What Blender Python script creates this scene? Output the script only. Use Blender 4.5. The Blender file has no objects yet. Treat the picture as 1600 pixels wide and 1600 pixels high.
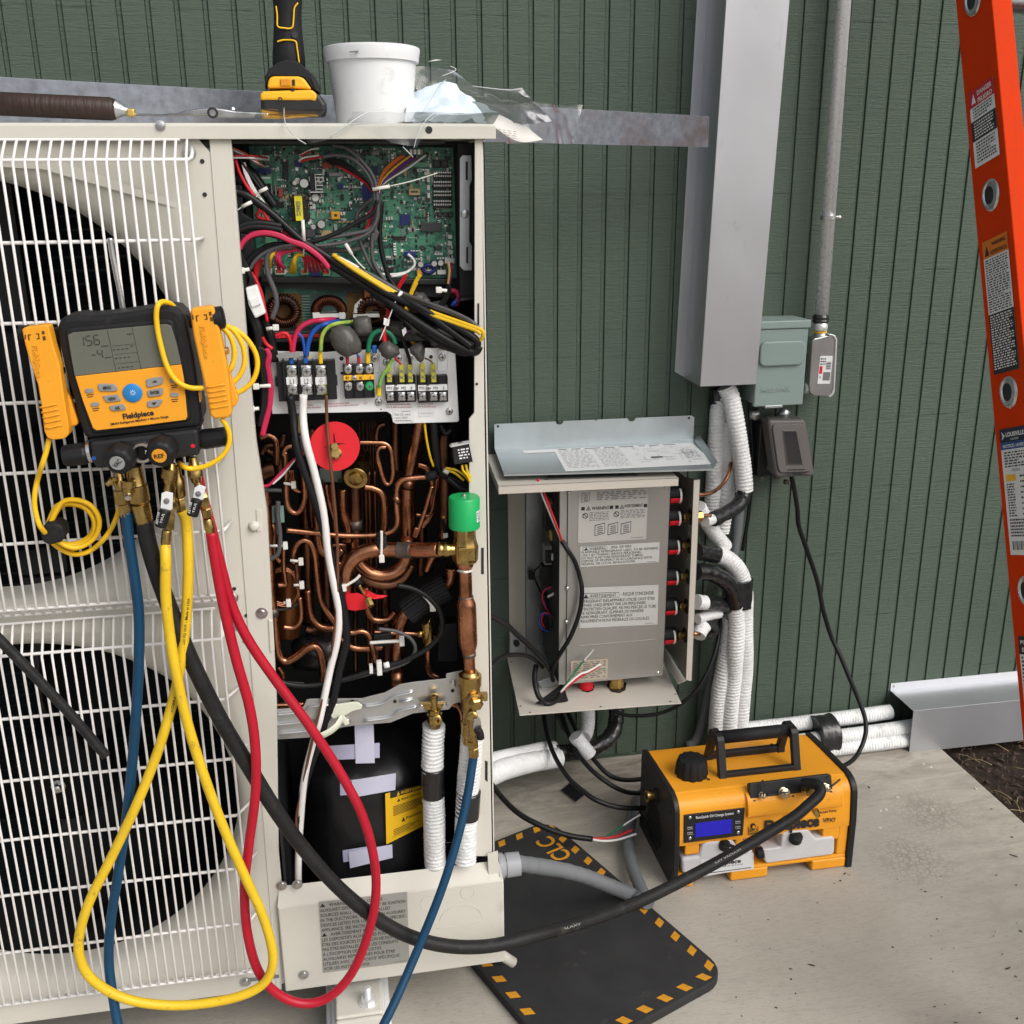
import bpy, math, random
from math import sin, cos, pi, radians
from mathutils import Vector as V, Matrix
random.seed(7)
SC = bpy.context.scene
COL = SC.collection

# ---------------------------------------------------------------- camera
CX, CD, CH = .13394, 2.13555, 1.33932
YAW, PITCH, ROLL, FOC = 0.177535765, 0.307069579, -0.00900680664, 1600.0
_f = V((sin(YAW)*cos(PITCH), cos(YAW)*cos(PITCH), -sin(PITCH)))
_r0 = V((cos(YAW), -sin(YAW), 0)); _u0 = _r0.cross(_f)
CR = _r0*cos(ROLL) + _u0*sin(ROLL)
CU = _u0*cos(ROLL) - _r0*sin(ROLL)
CF = _f
CO = V((CX, -CD, CH))
cam_data = bpy.data.cameras.new('camera')
cam = bpy.data.objects.new('camera', cam_data); COL.objects.link(cam)
cam_data.sensor_width = 36; cam_data.sensor_fit = 'HORIZONTAL'
cam_data.lens = 36*FOC/1600
cam_data.clip_start = .05; cam_data.clip_end = 900
cam.matrix_world = Matrix(((CR.x, CU.x, -CF.x, CO.x), (CR.y, CU.y, -CF.y, CO.y), (CR.z, CU.z, -CF.z, CO.z), (0, 0, 0, 1)))
SC.camera = cam

# ---------------------------------------------------------------- sky, sun, exposure
world = bpy.data.worlds.new('World'); SC.world = world; world.use_nodes = True
wn = world.node_tree.nodes; wl = world.node_tree.links; wn.clear()
sky = wn.new('ShaderNodeTexSky'); sky.sky_type = 'NISHITA'; sky.sun_disc = False
SUN_EL, SUN_ROT = radians(42), radians(142)
sky.sun_elevation = SUN_EL; sky.sun_rotation = SUN_ROT
sky.air_density = 1.0; sky.dust_density = 4.0; sky.ozone_density = 1.0
hs = wn.new('ShaderNodeHueSaturation'); hs.inputs['Saturation'].default_value = .38   # overcast: grey, not blue
bg = wn.new('ShaderNodeBackground'); bg.inputs['Strength'].default_value = .122
wo = wn.new('ShaderNodeOutputWorld')
wl.new(sky.outputs[0], hs.inputs['Color']); wl.new(hs.outputs[0], bg.inputs['Color']); wl.new(bg.outputs[0], wo.inputs['Surface'])
sd = bpy.data.lights.new('sun', 'SUN'); sd.energy = 1.4; sd.angle = radians(40); sd.color = (1, .965, .92)
sun = bpy.data.objects.new('sun', sd); COL.objects.link(sun)
_sv = V((sin(SUN_ROT)*cos(SUN_EL), cos(SUN_ROT)*cos(SUN_EL), sin(SUN_EL)))
sun.rotation_euler = _sv.to_track_quat('Z', 'Y').to_euler()
SC.view_settings.view_transform = 'Standard'
SC.view_settings.look = 'None'
SC.view_settings.exposure = 0.35
SC.view_settings.gamma = 1
SC.view_settings.use_curve_mapping = False
SC.cycles.max_bounces = 7; SC.cycles.transparent_max_bounces = 12
SC.cycles.diffuse_bounces = 3; SC.cycles.glossy_bounces = 3

# ---------------------------------------------------------------- measuring helpers: sight lines of the survey photo met with real planes
def ray(x, y): return CR*((x-800)/FOC) - CU*((y-800)/FOC) + CF
def at(x, y, Y):                       # point on the plane Y metres in front of the wall
    d = ray(x, y); return CO + d*((-Y-CO.y)/d.y)
def gz(x, y, z=0.):                    # point on a level plane
    d = ray(x, y); return CO + d*((z-CO.z)/d.z)
def ax(x, y, X):                       # point on the plane x = X
    d = ray(x, y); return CO + d*((X-CO.x)/d.x)
def onp(x, y, o, n):                   # point on any plane
    d = ray(x, y); return CO + d*((o-CO).dot(n)/d.dot(n))
def crop(ox, oy, s): return lambda x, y: (ox+x/s, oy+y/s)
ID = lambda x, y: (x, y)
def PT(pts, C=ID, Y=.75):              # [(x,y[,Y])] -> points; a missing Y repeats the last one
    out = []; cy = Y
    for p in pts:
        if len(p) > 2: cy = p[2]
        a, b = C(p[0], p[1]); out.append(at(a, b, cy))
    return out

# ---------------------------------------------------------------- materials
def lin(h):
    h = h.lstrip('#'); o = []
    for i in (0, 2, 4):
        c = int(h[i:i+2], 16)/255; o.append(c/12.92 if c <= .04045 else ((c+.055)/1.055)**2.4)
    return tuple(o)
_M = {}
def mat(name, col, rough=.5, metal=0., var=.12, vs=9., bump=0., bs=60., spec=.35, coat=0., col2=None, stretch=(1, 1, 1), rv=.12, emit=None, trans=0., pos=False, dirt=None, dscale=14., dth=.62, ani=None):
    if name in _M: return _M[name]
    if isinstance(col, str): col = lin(col)
    m = bpy.data.materials.new(name); m.use_nodes = True; _M[name] = m
    n = m.node_tree.nodes; l = m.node_tree.links; b = n['Principled BSDF']
    b.inputs['Roughness'].default_value = rough; b.inputs['Metallic'].default_value = metal
    b.inputs['Specular IOR Level'].default_value = spec; b.inputs['Coat Weight'].default_value = coat
    if trans: b.inputs['Transmission Weight'].default_value = trans
    if pos: tc = n.new('ShaderNodeNewGeometry'); src = tc.outputs['Position']
    else: tc = n.new('ShaderNodeTexCoord'); src = tc.outputs['Object']
    mp = n.new('ShaderNodeMapping'); mp.inputs['Scale'].default_value = stretch; l.new(src, mp.inputs[0])
    nz = n.new('ShaderNodeTexNoise'); nz.inputs['Scale'].default_value = vs; nz.inputs['Detail'].default_value = 6; nz.inputs['Roughness'].default_value = .65
    l.new(mp.outputs[0], nz.inputs['Vector'])
    mx = n.new('ShaderNodeMix'); mx.data_type = 'RGBA'
    c2 = col2 if col2 else tuple(c*(1-var*1.6) for c in col)
    if isinstance(c2, str): c2 = lin(c2)
    c1 = col if col2 else tuple(min(1, c*(1+var*.7)) for c in col)
    mx.inputs['A'].default_value = (*c2, 1); mx.inputs['B'].default_value = (*c1, 1)
    rp = n.new('ShaderNodeMapRange'); rp.inputs['From Min'].default_value = .3; rp.inputs['From Max'].default_value = .7
    l.new(nz.outputs['Fac'], rp.inputs['Value']); l.new(rp.outputs[0], mx.inputs['Factor'])
    out = mx.outputs['Result']
    if dirt:
        d = lin(dirt) if isinstance(dirt, str) else dirt
        n2 = n.new('ShaderNodeTexNoise'); n2.inputs['Scale'].default_value = dscale; n2.inputs['Detail'].default_value = 8; n2.inputs['Roughness'].default_value = .7
        l.new(mp.outputs[0], n2.inputs['Vector'])
        r2 = n.new('ShaderNodeMapRange'); r2.inputs['From Min'].default_value = dth; r2.inputs['From Max'].default_value = dth+.12; r2.inputs['To Max'].default_value = .75
        l.new(n2.outputs['Fac'], r2.inputs['Value'])
        m2 = n.new('ShaderNodeMix'); m2.data_type = 'RGBA'; m2.inputs['B'].default_value = (*d, 1)
        l.new(r2.outputs[0], m2.inputs['Factor']); l.new(out, m2.inputs['A']); out = m2.outputs['Result']
    l.new(out, b.inputs['Base Color'])
    rr = n.new('ShaderNodeMapRange'); rr.inputs['To Min'].default_value = max(.02, rough-rv); rr.inputs['To Max'].default_value = min(1, rough+rv)
    l.new(nz.outputs['Fac'], rr.inputs['Value']); l.new(rr.outputs[0], b.inputs['Roughness'])
    if bump:
        nb = n.new('ShaderNodeTexNoise'); nb.inputs['Scale'].default_value = bs; nb.inputs['Detail'].default_value = 5
        l.new(mp.outputs[0], nb.inputs['Vector'])
        bp = n.new('ShaderNodeBump'); bp.inputs['Strength'].default_value = bump; bp.inputs['Distance'].default_value = .004
        l.new(nb.outputs['Fac'], bp.inputs['Height']); l.new(bp.outputs[0], b.inputs['Normal'])
    if emit:
        b.inputs['Emission Color'].default_value = (*lin(emit[0]), 1); b.inputs['Emission Strength'].default_value = emit[1]
    return m

# ---------------------------------------------------------------- mesh building
WL = {}                                 # world location of every object
class MB:
    def __init__(s): s.v = []; s.f = []; s.sm = []; s.mi = []; s.sharp = False
    def add(s, vs, fs, smooth=False, mi=0):
        o = len(s.v); s.v += [V(p) for p in vs]
        for f in fs: s.f.append([i+o for i in f]); s.sm.append(smooth); s.mi.append(mi)
        return s
    def box(s, a, b, mi=0):
        x0, y0, z0 = [min(a[i], b[i]) for i in range(3)]; x1, y1, z1 = [max(a[i], b[i]) for i in range(3)]
        return s.add([(x0,y0,z0),(x1,y0,z0),(x1,y1,z0),(x0,y1,z0),(x0,y0,z1),(x1,y0,z1),(x1,y1,z1),(x0,y1,z1)],
                     [(0,3,2,1),(4,5,6,7),(0,1,5,4),(1,2,6,5),(2,3,7,6),(3,0,4,7)], False, mi)
    def prism(s, poly, vec, mi=0, smooth=False):
        n = len(poly); vec = V(vec); P = [V(p) for p in poly]
        nr = V((0, 0, 0))
        for i in range(n): nr += P[i].cross(P[(i+1) % n])
        if nr.dot(vec) > 0: P.reverse()
        s.add(P+[p+vec for p in P], [list(range(n)), list(range(2*n-1, n-1, -1))]+[(i, i+n, (i+1) % n+n, (i+1) % n) for i in range(n)][::1], smooth, mi)
        return s
    def tube(s, pts, r, sides=10, sub=5, mi=0, caps=True, rf=None, spline=True, flat=None):
        P = [V(p) for p in pts]
        if spline and len(P) > 2:
            Q = []; n = len(P)
            for i in range(n-1):
                p0 = P[max(i-1, 0)]; p1 = P[i]; p2 = P[i+1]; p3 = P[min(i+2, n-1)]
                for k in range(sub):
                    t = k/sub; t2 = t*t; t3 = t2*t
                    Q.append(.5*((2*p1)+(p2-p0)*t+(2*p0-5*p1+4*p2-p3)*t2+(3*p1-p0-3*p2+p3)*t3))
            Q.append(P[-1])
        else: Q = P
        Q2 = [Q[0]]
        for q in Q[1:]:
            if (q-Q2[-1]).length > 1e-5: Q2.append(q)
        Q = Q2
        if len(Q) < 2: return s
        T = [(Q[min(i+1, len(Q)-1)]-Q[max(i-1, 0)]).normalized() for i in range(len(Q))]
        a = V((0, 0, 1)) if abs(T[0].z) < .9 else V((1, 0, 0))
        N = T[0].cross(a).normalized(); vs = []; fs = []; L = 0
        for i, q in enumerate(Q):
            if i: L += (q-Q[i-1]).length
            N = (N-T[i]*N.dot(T[i])).normalized(); Bn = T[i].cross(N)
            for k in range(sides):
                an = 2*pi*k/sides; rr = rf(L, an, i/(len(Q)-1))*r if rf else r
                e = N*cos(an)*rr + Bn*sin(an)*rr*(flat or 1)
                vs.append(q+e)
        for i in range(len(Q)-1):
            for k in range(sides):
                fs.append((i*sides+k, i*sides+(k+1) % sides, (i+1)*sides+(k+1) % sides, (i+1)*sides+k))
        s.add(vs, fs, True, mi)
        if caps:
            o = len(s.v)-len(vs)
            s.f.append([o+k for k in range(sides)][::-1]); s.sm.append(False); s.mi.append(mi)
            e = o+(len(Q)-1)*sides
            s.f.append([e+k for k in range(sides)]); s.sm.append(False); s.mi.append(mi)
        return s
    def lathe(s, o, axis, prof, sides=20, mi=0, smooth=True, cap=True, rf=None):   # prof: [(distance along axis, radius)]
        s.sharp = True; o = V(o); axis = V(axis).normalized(); a = V((0, 0, 1)) if abs(axis.z) < .9 else V((1, 0, 0))
        N = axis.cross(a).normalized(); Bn = axis.cross(N); vs = []; fs = []
        for d, r in prof:
            for k in range(sides):
                an = 2*pi*k/sides; rr = r*(rf(k) if rf else 1); vs.append(o+axis*d+(N*cos(an)+Bn*sin(an))*rr)
        for i in range(len(prof)-1):
            for k in range(sides): fs.append((i*sides+k, i*sides+(k+1) % sides, (i+1)*sides+(k+1) % sides, (i+1)*sides+k))
        s.add(vs, fs, smooth, mi)
        if cap:
            b = len(s.v)-len(vs); e = b+(len(prof)-1)*sides
            s.f.append([b+k for k in range(sides)][::-1]); s.sm.append(False); s.mi.append(mi)
            s.f.append([e+k for k in range(sides)]); s.sm.append(False); s.mi.append(mi)
        return s
    def out(s, name, mats, parent=None, bev=0., seg=2, solid=0., loc=None):
        if not isinstance(mats, (list, tuple)): mats = [mats]
        if loc is None:
            lo = V([min(p[i] for p in s.v) for i in range(3)]); hi = V([max(p[i] for p in s.v) for i in range(3)]); c = (lo+hi)/2
        else: c = V(loc)
        me = bpy.data.meshes.new(name); me.from_pydata([p-c for p in s.v], [], s.f)
        for m in mats: me.materials.append(m)
        me.polygons.foreach_set('use_smooth', s.sm); me.polygons.foreach_set('material_index', s.mi); me.update()
        if s.sharp: me.set_sharp_from_angle(angle=radians(38))
        o = bpy.data.objects.new(name, me); COL.objects.link(o)
        if parent: o.parent = parent; o.location = c-WL[parent.name]
        else: o.location = c
        WL[o.name] = c.copy()
        if name in ('print', 'small_print'): o['kind'] = 'stuff'
        if bev:
            md = o.modifiers.new('bevel', 'BEVEL'); md.width = bev; md.segments = seg; md.limit_method = 'ANGLE'; md.angle_limit = radians(35)
        if solid:
            md = o.modifiers.new('solid', 'SOLIDIFY'); md.thickness = solid; md.offset = 0
        return o
def thing(name, label, cat, loc, group=None):
    o = bpy.data.objects.new(name, None); COL.objects.link(o); o.location = V(loc); WL[o.name] = V(loc)
    o.empty_display_size = .05
    return tag(o, label, cat, group)
def tag(o, label, cat, group=None):
    o['label'] = label; o['category'] = cat
    if group: o['group'] = group
    return o
def struct(o): o['kind'] = 'structure'; return o
def tube(name, pts, r, m, parent=None, **k): return MB().tube(pts, r, **k).out(name, m, parent)
def slab(name, pts, C, Y, th, m, parent=None, bev=0., seg=2):     # outline on the plane Y, th metres deep towards the wall
    return MB().prism(PT(pts, C, Y), (0, th, 0)).out(name, m, parent, bev, seg)
def lerp(a, b, t): return a+(b-a)*t
def arc(c, r, a0, a1, n, u, v): return [c+u*r*cos(lerp(a0, a1, i/(n-1)))+v*r*sin(lerp(a0, a1, i/(n-1))) for i in range(n)]
def smooth2(P, k=4):                     # a finer outline through the same points
    Q = []
    for i in range(len(P)-1):
        a, b, c, d = P[max(i-1, 0)], P[i], P[i+1], P[min(i+2, len(P)-1)]
        for j in range(k):
            t = j/k; Q.append(tuple(.5*(2*b[n]+(c[n]-a[n])*t+(2*a[n]-5*b[n]+4*c[n]-d[n])*t*t+(3*b[n]-a[n]-3*c[n]+d[n])*t**3) for n in (0, 1)))
    return Q+[P[-1]]
def rrect(cx, cy, w, h, r, n=4):       # rounded rectangle in 2-D
    o = []
    for sx, sy, a in ((1, 1, 0), (-1, 1, pi/2), (-1, -1, pi), (1, -1, 1.5*pi)):
        for i in range(n+1):
            t = a+pi/2*i/n; o.append((cx+sx*(w/2-r)+r*cos(t), cy+sy*(h/2-r)+r*sin(t)))
    return o
def copy_part(src, parent, world_loc, rot=None):                   # a part again elsewhere, sharing its mesh
    c = src.copy(); COL.objects.link(c); c.parent = parent
    c.location = V(world_loc)-(WL[parent.name] if parent else V((0, 0, 0))); WL[c.name] = V(world_loc)
    if rot is not None: c.rotation_euler = rot
    return c

# ---------------------------------------------------------------- flat print
def text_mesh(body, bold=0.):
    cu = bpy.data.curves.new('txt', 'FONT'); cu.body = body; cu.size = 1; cu.offset = bold; cu.resolution_u = 3
    o = bpy.data.objects.new('txt', cu); COL.objects.link(o)
    me = bpy.data.meshes.new_from_object(o)
    vs = [tuple(v.co) for v in me.vertices]; fs = [tuple(p.vertices) for p in me.polygons]
    bpy.data.objects.remove(o); bpy.data.curves.remove(cu); bpy.data.meshes.remove(me)
    return vs, fs
class Sheet:
    """flat print laid on a surface: u to the right, v upward, 0..1, from its top-left, top-right and bottom-left corners"""
    def __init__(s, tl, tr, bl, lift=.0004):
        s.o = V(bl); s.U = V(tr)-V(tl); s.W = V(tl)-V(bl); s.n = s.U.cross(s.W).normalized(); s.lift = lift
        if s.n.dot(CO-s.o) < 0: s.n = -s.n
        s.jobs = {}
    def p(s, u, v, k=1): return s.o+s.U*u+s.W*v+s.n*s.lift*k
    def mb(s, key): return s.jobs.setdefault(key, MB())
    def rect(s, u0, v0, u1, v1, m, k=1):
        s.mb((m.name, 'print')).add([s.p(u0, v0, k), s.p(u1, v0, k), s.p(u1, v1, k), s.p(u0, v1, k)], [(0, 1, 2, 3)]); return s
    def poly(s, pts, m, k=1):
        s.mb((m.name, 'print')).add([s.p(u, v, k) for u, v in pts], [list(range(len(pts)))]); return s
    def text(s, body, u, v, h, m, w=None, bold=0., k=2, align='L', shear=0., v2=None):
        vs, fs = text_mesh(body, bold)
        if not vs: return s
        x0 = min(p[0] for p in vs); x1 = max(p[0] for p in vs)
        lu, lv = s.U.length, s.W.length
        sy = h/.72; sx = (w/(x1-x0)) if w else sy*lv/lu
        off = {'L': -x0*sx, 'C': -(x0+x1)/2*sx, 'R': -x1*sx}[align]
        dv = (v2-v) if v2 is not None else 0
        s.mb((m.name, 'lettering')).add([s.p(u+off+x*sx+shear*y*sx, v+y*sy+(dv*(x-x0)/(x1-x0) if dv else 0), k) for x, y, z in vs], fs); return s
    def lines(s, u0, v0, u1, v1, n, m, fill=.5, gap=.18, k=2, word=.09):
        h = (v1-v0)/n; mb = s.mb((m.name, 'small_print'))
        for i in range(n):
            v = v1-(i+.5)*h; u = u0; end = u1-(random.random()*.3*(u1-u0) if i % 4 == 3 else 0)
            while u < end:
                w = (u1-u0)*word*(.4+random.random()); e = min(u+w, end)
                mb.add([s.p(u, v-h*fill/2, k), s.p(e, v-h*fill/2, k), s.p(e, v+h*fill/2, k), s.p(u, v+h*fill/2, k)], [(0, 1, 2, 3)])
                u = e+(u1-u0)*word*gap*2
        return s
    def out(s, parent):
        for (mn, nm), mb in s.jobs.items(): mb.out(nm, bpy.data.materials[mn], parent)
def px_sheet(tl, tr, bl, C=ID, Y=.75, lift=.0004): return Sheet(at(*C(*tl), Y), at(*C(*tr), Y), at(*C(*bl), Y), lift)

# ---------------------------------------------------------------- shared materials
M = dict(
 cream=mat('cream_enamel', (.585, .565, .50), .42, var=.035, vs=5, bump=.04, bs=260, dirt=(.42, .38, .31), dscale=9, dth=.62),
 wire_white=mat('white_wire_coating', (.74, .72, .635), .35, var=.03),
 black=mat('black_plastic', (.016, .016, .017), .45, var=.2),
 rubber=mat('black_rubber', (.015, .015, .016), .6, spec=.22, var=.25, bump=.15, bs=300, dirt=(.055, .052, .048), dscale=30, dth=.62),
 dark=mat('dark_steel_and_shade', (.02, .021, .022), .5, var=.2),  # dark parts, and the shade painted onto panels inside the cabinet
 galv=mat('galvanised_steel', (.52, .54, .55), .38, .85, var=.1, vs=24, rv=.1, col2=(.38, .41, .43)),
 zinc=mat('zinc_plate', (.74, .755, .76), .34, .55, var=.08, vs=10),
 alu=mat('aluminium_sheet', (.51, .52, .545), .40, .72, var=.05, vs=4, stretch=(1, 1, .6), dirt=(.37, .38, .40), dscale=17, dth=.62),
 term=mat('bright_zinc_plate', (.86, .87, .88), .35, .25, var=.04, vs=10),
 screw=mat('bright_screw', (.6, .6, .6), .28, 1.),
 brass=mat('brass', (.52, .36, .13), .26, 1., var=.18, vs=60, col2=(.30, .20, .07)),
 copper=mat('copper', (.66, .30, .165), .27, 1., vs=26, col2=(.24, .10, .055), bump=.03, dirt=(.10, .06, .045), dscale=20, dth=.6),
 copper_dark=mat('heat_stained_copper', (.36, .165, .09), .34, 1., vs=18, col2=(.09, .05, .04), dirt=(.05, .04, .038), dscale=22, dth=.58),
 solder=mat('brazed_joint', (.16, .13, .11), .5, .8, vs=60),
 white=mat('white_plastic', (.74, .75, .74), .4, var=.03),
 whitetape=mat('white_foil_wrap', (.74, .75, .75), .45, var=.06, vs=40, bump=.5, bs=150, dirt=(.50, .50, .48), dscale=16, dth=.60),
 blacktape=mat('black_tape', (.014, .014, .015), .26, var=.2, bump=.45, bs=45, spec=.6),
 yellow=mat('yellow_plastic', (.83, .345, .018), .38, var=.06, vs=14, dirt=(.38, .17, .03), dscale=28, dth=.60),
 cable_yellow=mat('yellow_cable', (.85, .50, .012), .38, var=.05),
 red=mat('red_plastic', (.62, .012, .022), .42, var=.06),
 green=mat('green_plastic', (.012, .36, .10), .35, var=.05),
 print_black=mat('black_print', (.02, .02, .02), .6, var=0),
 print_grey=mat('grey_print', (.16, .16, .16), .6, var=0),
 print_white=mat('white_print', (.72, .72, .72), .6, var=0),
 print_yellow=mat('yellow_print', (.80, .42, .02), .6, var=0),
 label_white=mat('white_label', (.70, .71, .71), .45, var=.02),
 label_silver=mat('silver_label', (.46, .45, .43), .42, .25, var=.03),
 cord=mat('black_cord', (.010, .010, .011), .40, spec=.25, var=.15),
 tie=mat('nylon_tie', (.68, .67, .62), .4, var=.03),
)
# painted siding: rough-sawn grain runs across the boards
def siding_material():
    m = bpy.data.materials.new('green_painted_siding'); m.use_nodes = True
    n = m.node_tree.nodes; l = m.node_tree.links; b = n['Principled BSDF']
    g = n.new('ShaderNodeNewGeometry')
    def noise(sc, scale, det=6, ro=.6):
        mp = n.new('ShaderNodeMapping'); mp.inputs['Scale'].default_value = sc; l.new(g.outputs['Position'], mp.inputs[0])
        z = n.new('ShaderNodeTexNoise'); z.inputs['Scale'].default_value = scale; z.inputs['Detail'].default_value = det; z.inputs['Roughness'].default_value = ro
        l.new(mp.outputs[0], z.inputs['Vector']); return z.outputs['Fac']
    def rng(s, a, b_, c=0, d=1):
        r = n.new('ShaderNodeMapRange'); l.new(s, r.inputs['Value'])
        for k, v in zip(('From Min', 'From Max', 'To Min', 'To Max'), (a, b_, c, d)): r.inputs[k].default_value = v
        return r.outputs[0]
    def mix(f, a, bb):
        x = n.new('ShaderNodeMix'); x.data_type = 'RGBA'; l.new(f, x.inputs['Factor'])
        for k, v in (('A', a), ('B', bb)):
            if isinstance(v, tuple): x.inputs[k].default_value = (*v, 1)
            else: l.new(v, x.inputs[k])
        return x.outputs['Result']
    grain = noise((9, 9, 190), 1.0, 7, .7)
    fine = noise((40, 40, 420), 1.0, 4, .6)
    chips = noise((60, 60, 210), 1.0, 3, .5); rough = noise((70, 70, 330), 1.0, 8, .75)
    sz = n.new('ShaderNodeSeparateXYZ'); l.new(g.outputs['Position'], sz.inputs[0]); wv = n.new('ShaderNodeMath'); wv.operation = 'MULTIPLY_ADD'; wv.inputs[1].default_value = .010; l.new(noise((5, 5, 3), 1.0, 3), wv.inputs[0]); l.new(sz.outputs['Z'], wv.inputs[2])
    md = n.new('ShaderNodeMath'); md.operation = 'PINGPONG'; md.inputs[1].default_value = .083; l.new(wv.outputs[0], md.inputs[0])
    blot = noise((1, 1, 1), 2.2, 4)
    c = mix(rng(blot, .3, .7), (.066, .095, .071), (.081, .113, .084))
    c = mix(rng(grain, .60, .78, 0, .55), c, (.036, .053, .040))
    c = mix(rng(fine, .62, .80, 0, .35), c, (.10, .132, .105))
    c = mix(rng(rough, .56, .70, 0, .5), c, (.036, .053, .040)); c = mix(rng(rough, .44, .30, 0, .5), c, (.145, .185, .15))
    sc = n.new('ShaderNodeMath'); sc.operation = 'MULTIPLY'; l.new(rng(md.outputs[0], .0007, .0016, .8, 0), sc.inputs[0]); l.new(rng(noise((13, 13, 2), 1.0, 3), .46, .6), sc.inputs[1]); c = mix(sc.outputs[0], c, (.025, .038, .03))
    c = mix(rng(chips, .745, .77, 0, .7), c, (.27, .29, .26))
    l.new(c, b.inputs['Base Color']); b.inputs['Roughness'].default_value = .55; b.inputs['Specular IOR Level'].default_value = .4
    ad = n.new('ShaderNodeMath'); ad.operation = 'ADD'; l.new(grain, ad.inputs[0]); l.new(rough, ad.inputs[1])
    bp = n.new('ShaderNodeBump'); bp.inputs['Strength'].default_value = .75; bp.inputs['Distance'].default_value = .0035
    l.new(ad.outputs[0], bp.inputs['Height']); l.new(bp.outputs[0], b.inputs['Normal'])
    return m
M['siding'] = siding_material()
# ================================================================ SETTING
def concrete_material():
    m = bpy.data.materials.new('concrete'); m.use_nodes = True
    n = m.node_tree.nodes; l = m.node_tree.links; b = n['Principled BSDF']
    g = n.new('ShaderNodeNewGeometry')
    def noise(sc, scale, det=6, ro=.6, dist=0.):
        mp = n.new('ShaderNodeMapping'); mp.inputs['Scale'].default_value = sc; mp.inputs['Rotation'].default_value = (0, 0, .35); l.new(g.outputs['Position'], mp.inputs[0])
        z = n.new('ShaderNodeTexNoise'); z.inputs['Scale'].default_value = scale; z.inputs['Detail'].default_value = det; z.inputs['Roughness'].default_value = ro; z.inputs['Distortion'].default_value = dist
        l.new(mp.outputs[0], z.inputs['Vector']); return z.outputs['Fac']
    def rng(s, a, b_, c=0, d=1):
        r = n.new('ShaderNodeMapRange'); l.new(s, r.inputs['Value'])
        for k, v in zip(('From Min', 'From Max', 'To Min', 'To Max'), (a, b_, c, d)): r.inputs[k].default_value = v
        return r.outputs[0]
    def mix(f, a, bb):
        x = n.new('ShaderNodeMix'); x.data_type = 'RGBA'; l.new(f, x.inputs['Factor'])
        for k, v in (('A', a), ('B', bb)):
            if isinstance(v, tuple): x.inputs[k].default_value = (*v, 1)
            else: l.new(v, x.inputs[k])
        return x.outputs['Result']
    c = mix(rng(noise((1, 1, 1), 3.0, 8, .6), .3, .7), (.375, .345, .292), (.46, .428, .365))
    c = mix(rng(noise((2, 14, 1), 5.0, 7, .65, .6), .52, .74, 0, .4), c, (.31, .29, .255))     # broom sweeps
    c = mix(rng(noise((1, 1, 1), 9.0, 8, .75, .4), .60, .72, 0, .35), c, (.27, .235, .195))         # tracked-in soil
    # more tracked-in soil by the wall and by the bed of soil
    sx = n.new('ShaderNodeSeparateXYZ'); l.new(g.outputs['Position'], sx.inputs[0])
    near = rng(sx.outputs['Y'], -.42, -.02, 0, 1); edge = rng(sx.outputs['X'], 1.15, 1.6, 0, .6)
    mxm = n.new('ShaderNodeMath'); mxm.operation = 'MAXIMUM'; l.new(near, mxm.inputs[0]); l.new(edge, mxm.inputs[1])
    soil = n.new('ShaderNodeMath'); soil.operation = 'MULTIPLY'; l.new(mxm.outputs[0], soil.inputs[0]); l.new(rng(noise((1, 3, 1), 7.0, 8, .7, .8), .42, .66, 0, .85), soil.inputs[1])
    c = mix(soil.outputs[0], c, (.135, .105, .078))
    sp = n.new('ShaderNodeTexVoronoi'); sp.inputs['Scale'].default_value = 70; l.new(g.outputs['Position'], sp.inputs['Vector'])
    c = mix(rng(noise((3, 30, 1), 14.0, 6, .7, .3), .50, .68, 0, .6), c, (.26, .242, .212)); c = mix(rng(noise((1, 1, 1), 120.0, 3, .6), .62, .74, 0, .55), c, (.20, .18, .155)); c = mix(rng(sp.outputs['Distance'], .02, .07, .4, 0), c, (.20, .18, .15))
    # boot tread prints
    vt = n.new('ShaderNodeTexVoronoi'); vt.feature = 'DISTANCE_TO_EDGE'; vt.inputs['Scale'].default_value = 75; l.new(g.outputs['Position'], vt.inputs['Vector'])
    vd = n.new('ShaderNodeVectorMath'); vd.operation = 'DISTANCE'; vd.inputs[1].default_value = (1.40, -.36, 0); l.new(g.outputs['Position'], vd.inputs[0])
    v2 = n.new('ShaderNodeVectorMath'); v2.operation = 'DISTANCE'; v2.inputs[1].default_value = (1.27, -.50, 0); l.new(g.outputs['Position'], v2.inputs[0])
    mn = n.new('ShaderNodeMath'); mn.operation = 'MINIMUM'; l.new(vd.outputs['Value'], mn.inputs[0]); l.new(v2.outputs['Value'], mn.inputs[1])
    pm = n.new('ShaderNodeMath'); pm.operation = 'MULTIPLY'; l.new(rng(mn.outputs[0], .02, .11, .42, 0), pm.inputs[0]); l.new(rng(vt.outputs['Distance'], .05, .12, 1, 0), pm.inputs[1])
    c = mix(pm.outputs[0], c, (.17, .135, .10))
    l.new(c, b.inputs['Base Color']); b.inputs['Roughness'].default_value = .8; b.inputs['Specular IOR Level'].default_value = .3
    fb = noise((1, 1, 1), 160, 5, .7)
    bp = n.new('ShaderNodeBump'); bp.inputs['Strength'].default_value = .35; bp.inputs['Distance'].default_value = .0025
    l.new(fb, bp.inputs['Height']); l.new(bp.outputs[0], b.inputs['Normal'])
    return m
M['concrete'] = concrete_material()
M['soil'] = mat('dark_soil', (.045, .032, .022), .95, vs=30, col2=(.018, .013, .010), bump=1., bs=90, pos=True, spec=.2)
M['chip'] = mat('bark_chip', (.075, .052, .036), .9, var=.4, vs=40, bump=.4)
M['straw'] = mat('dry_straw', (.34, .26, .15), .8, var=.2)

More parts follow.
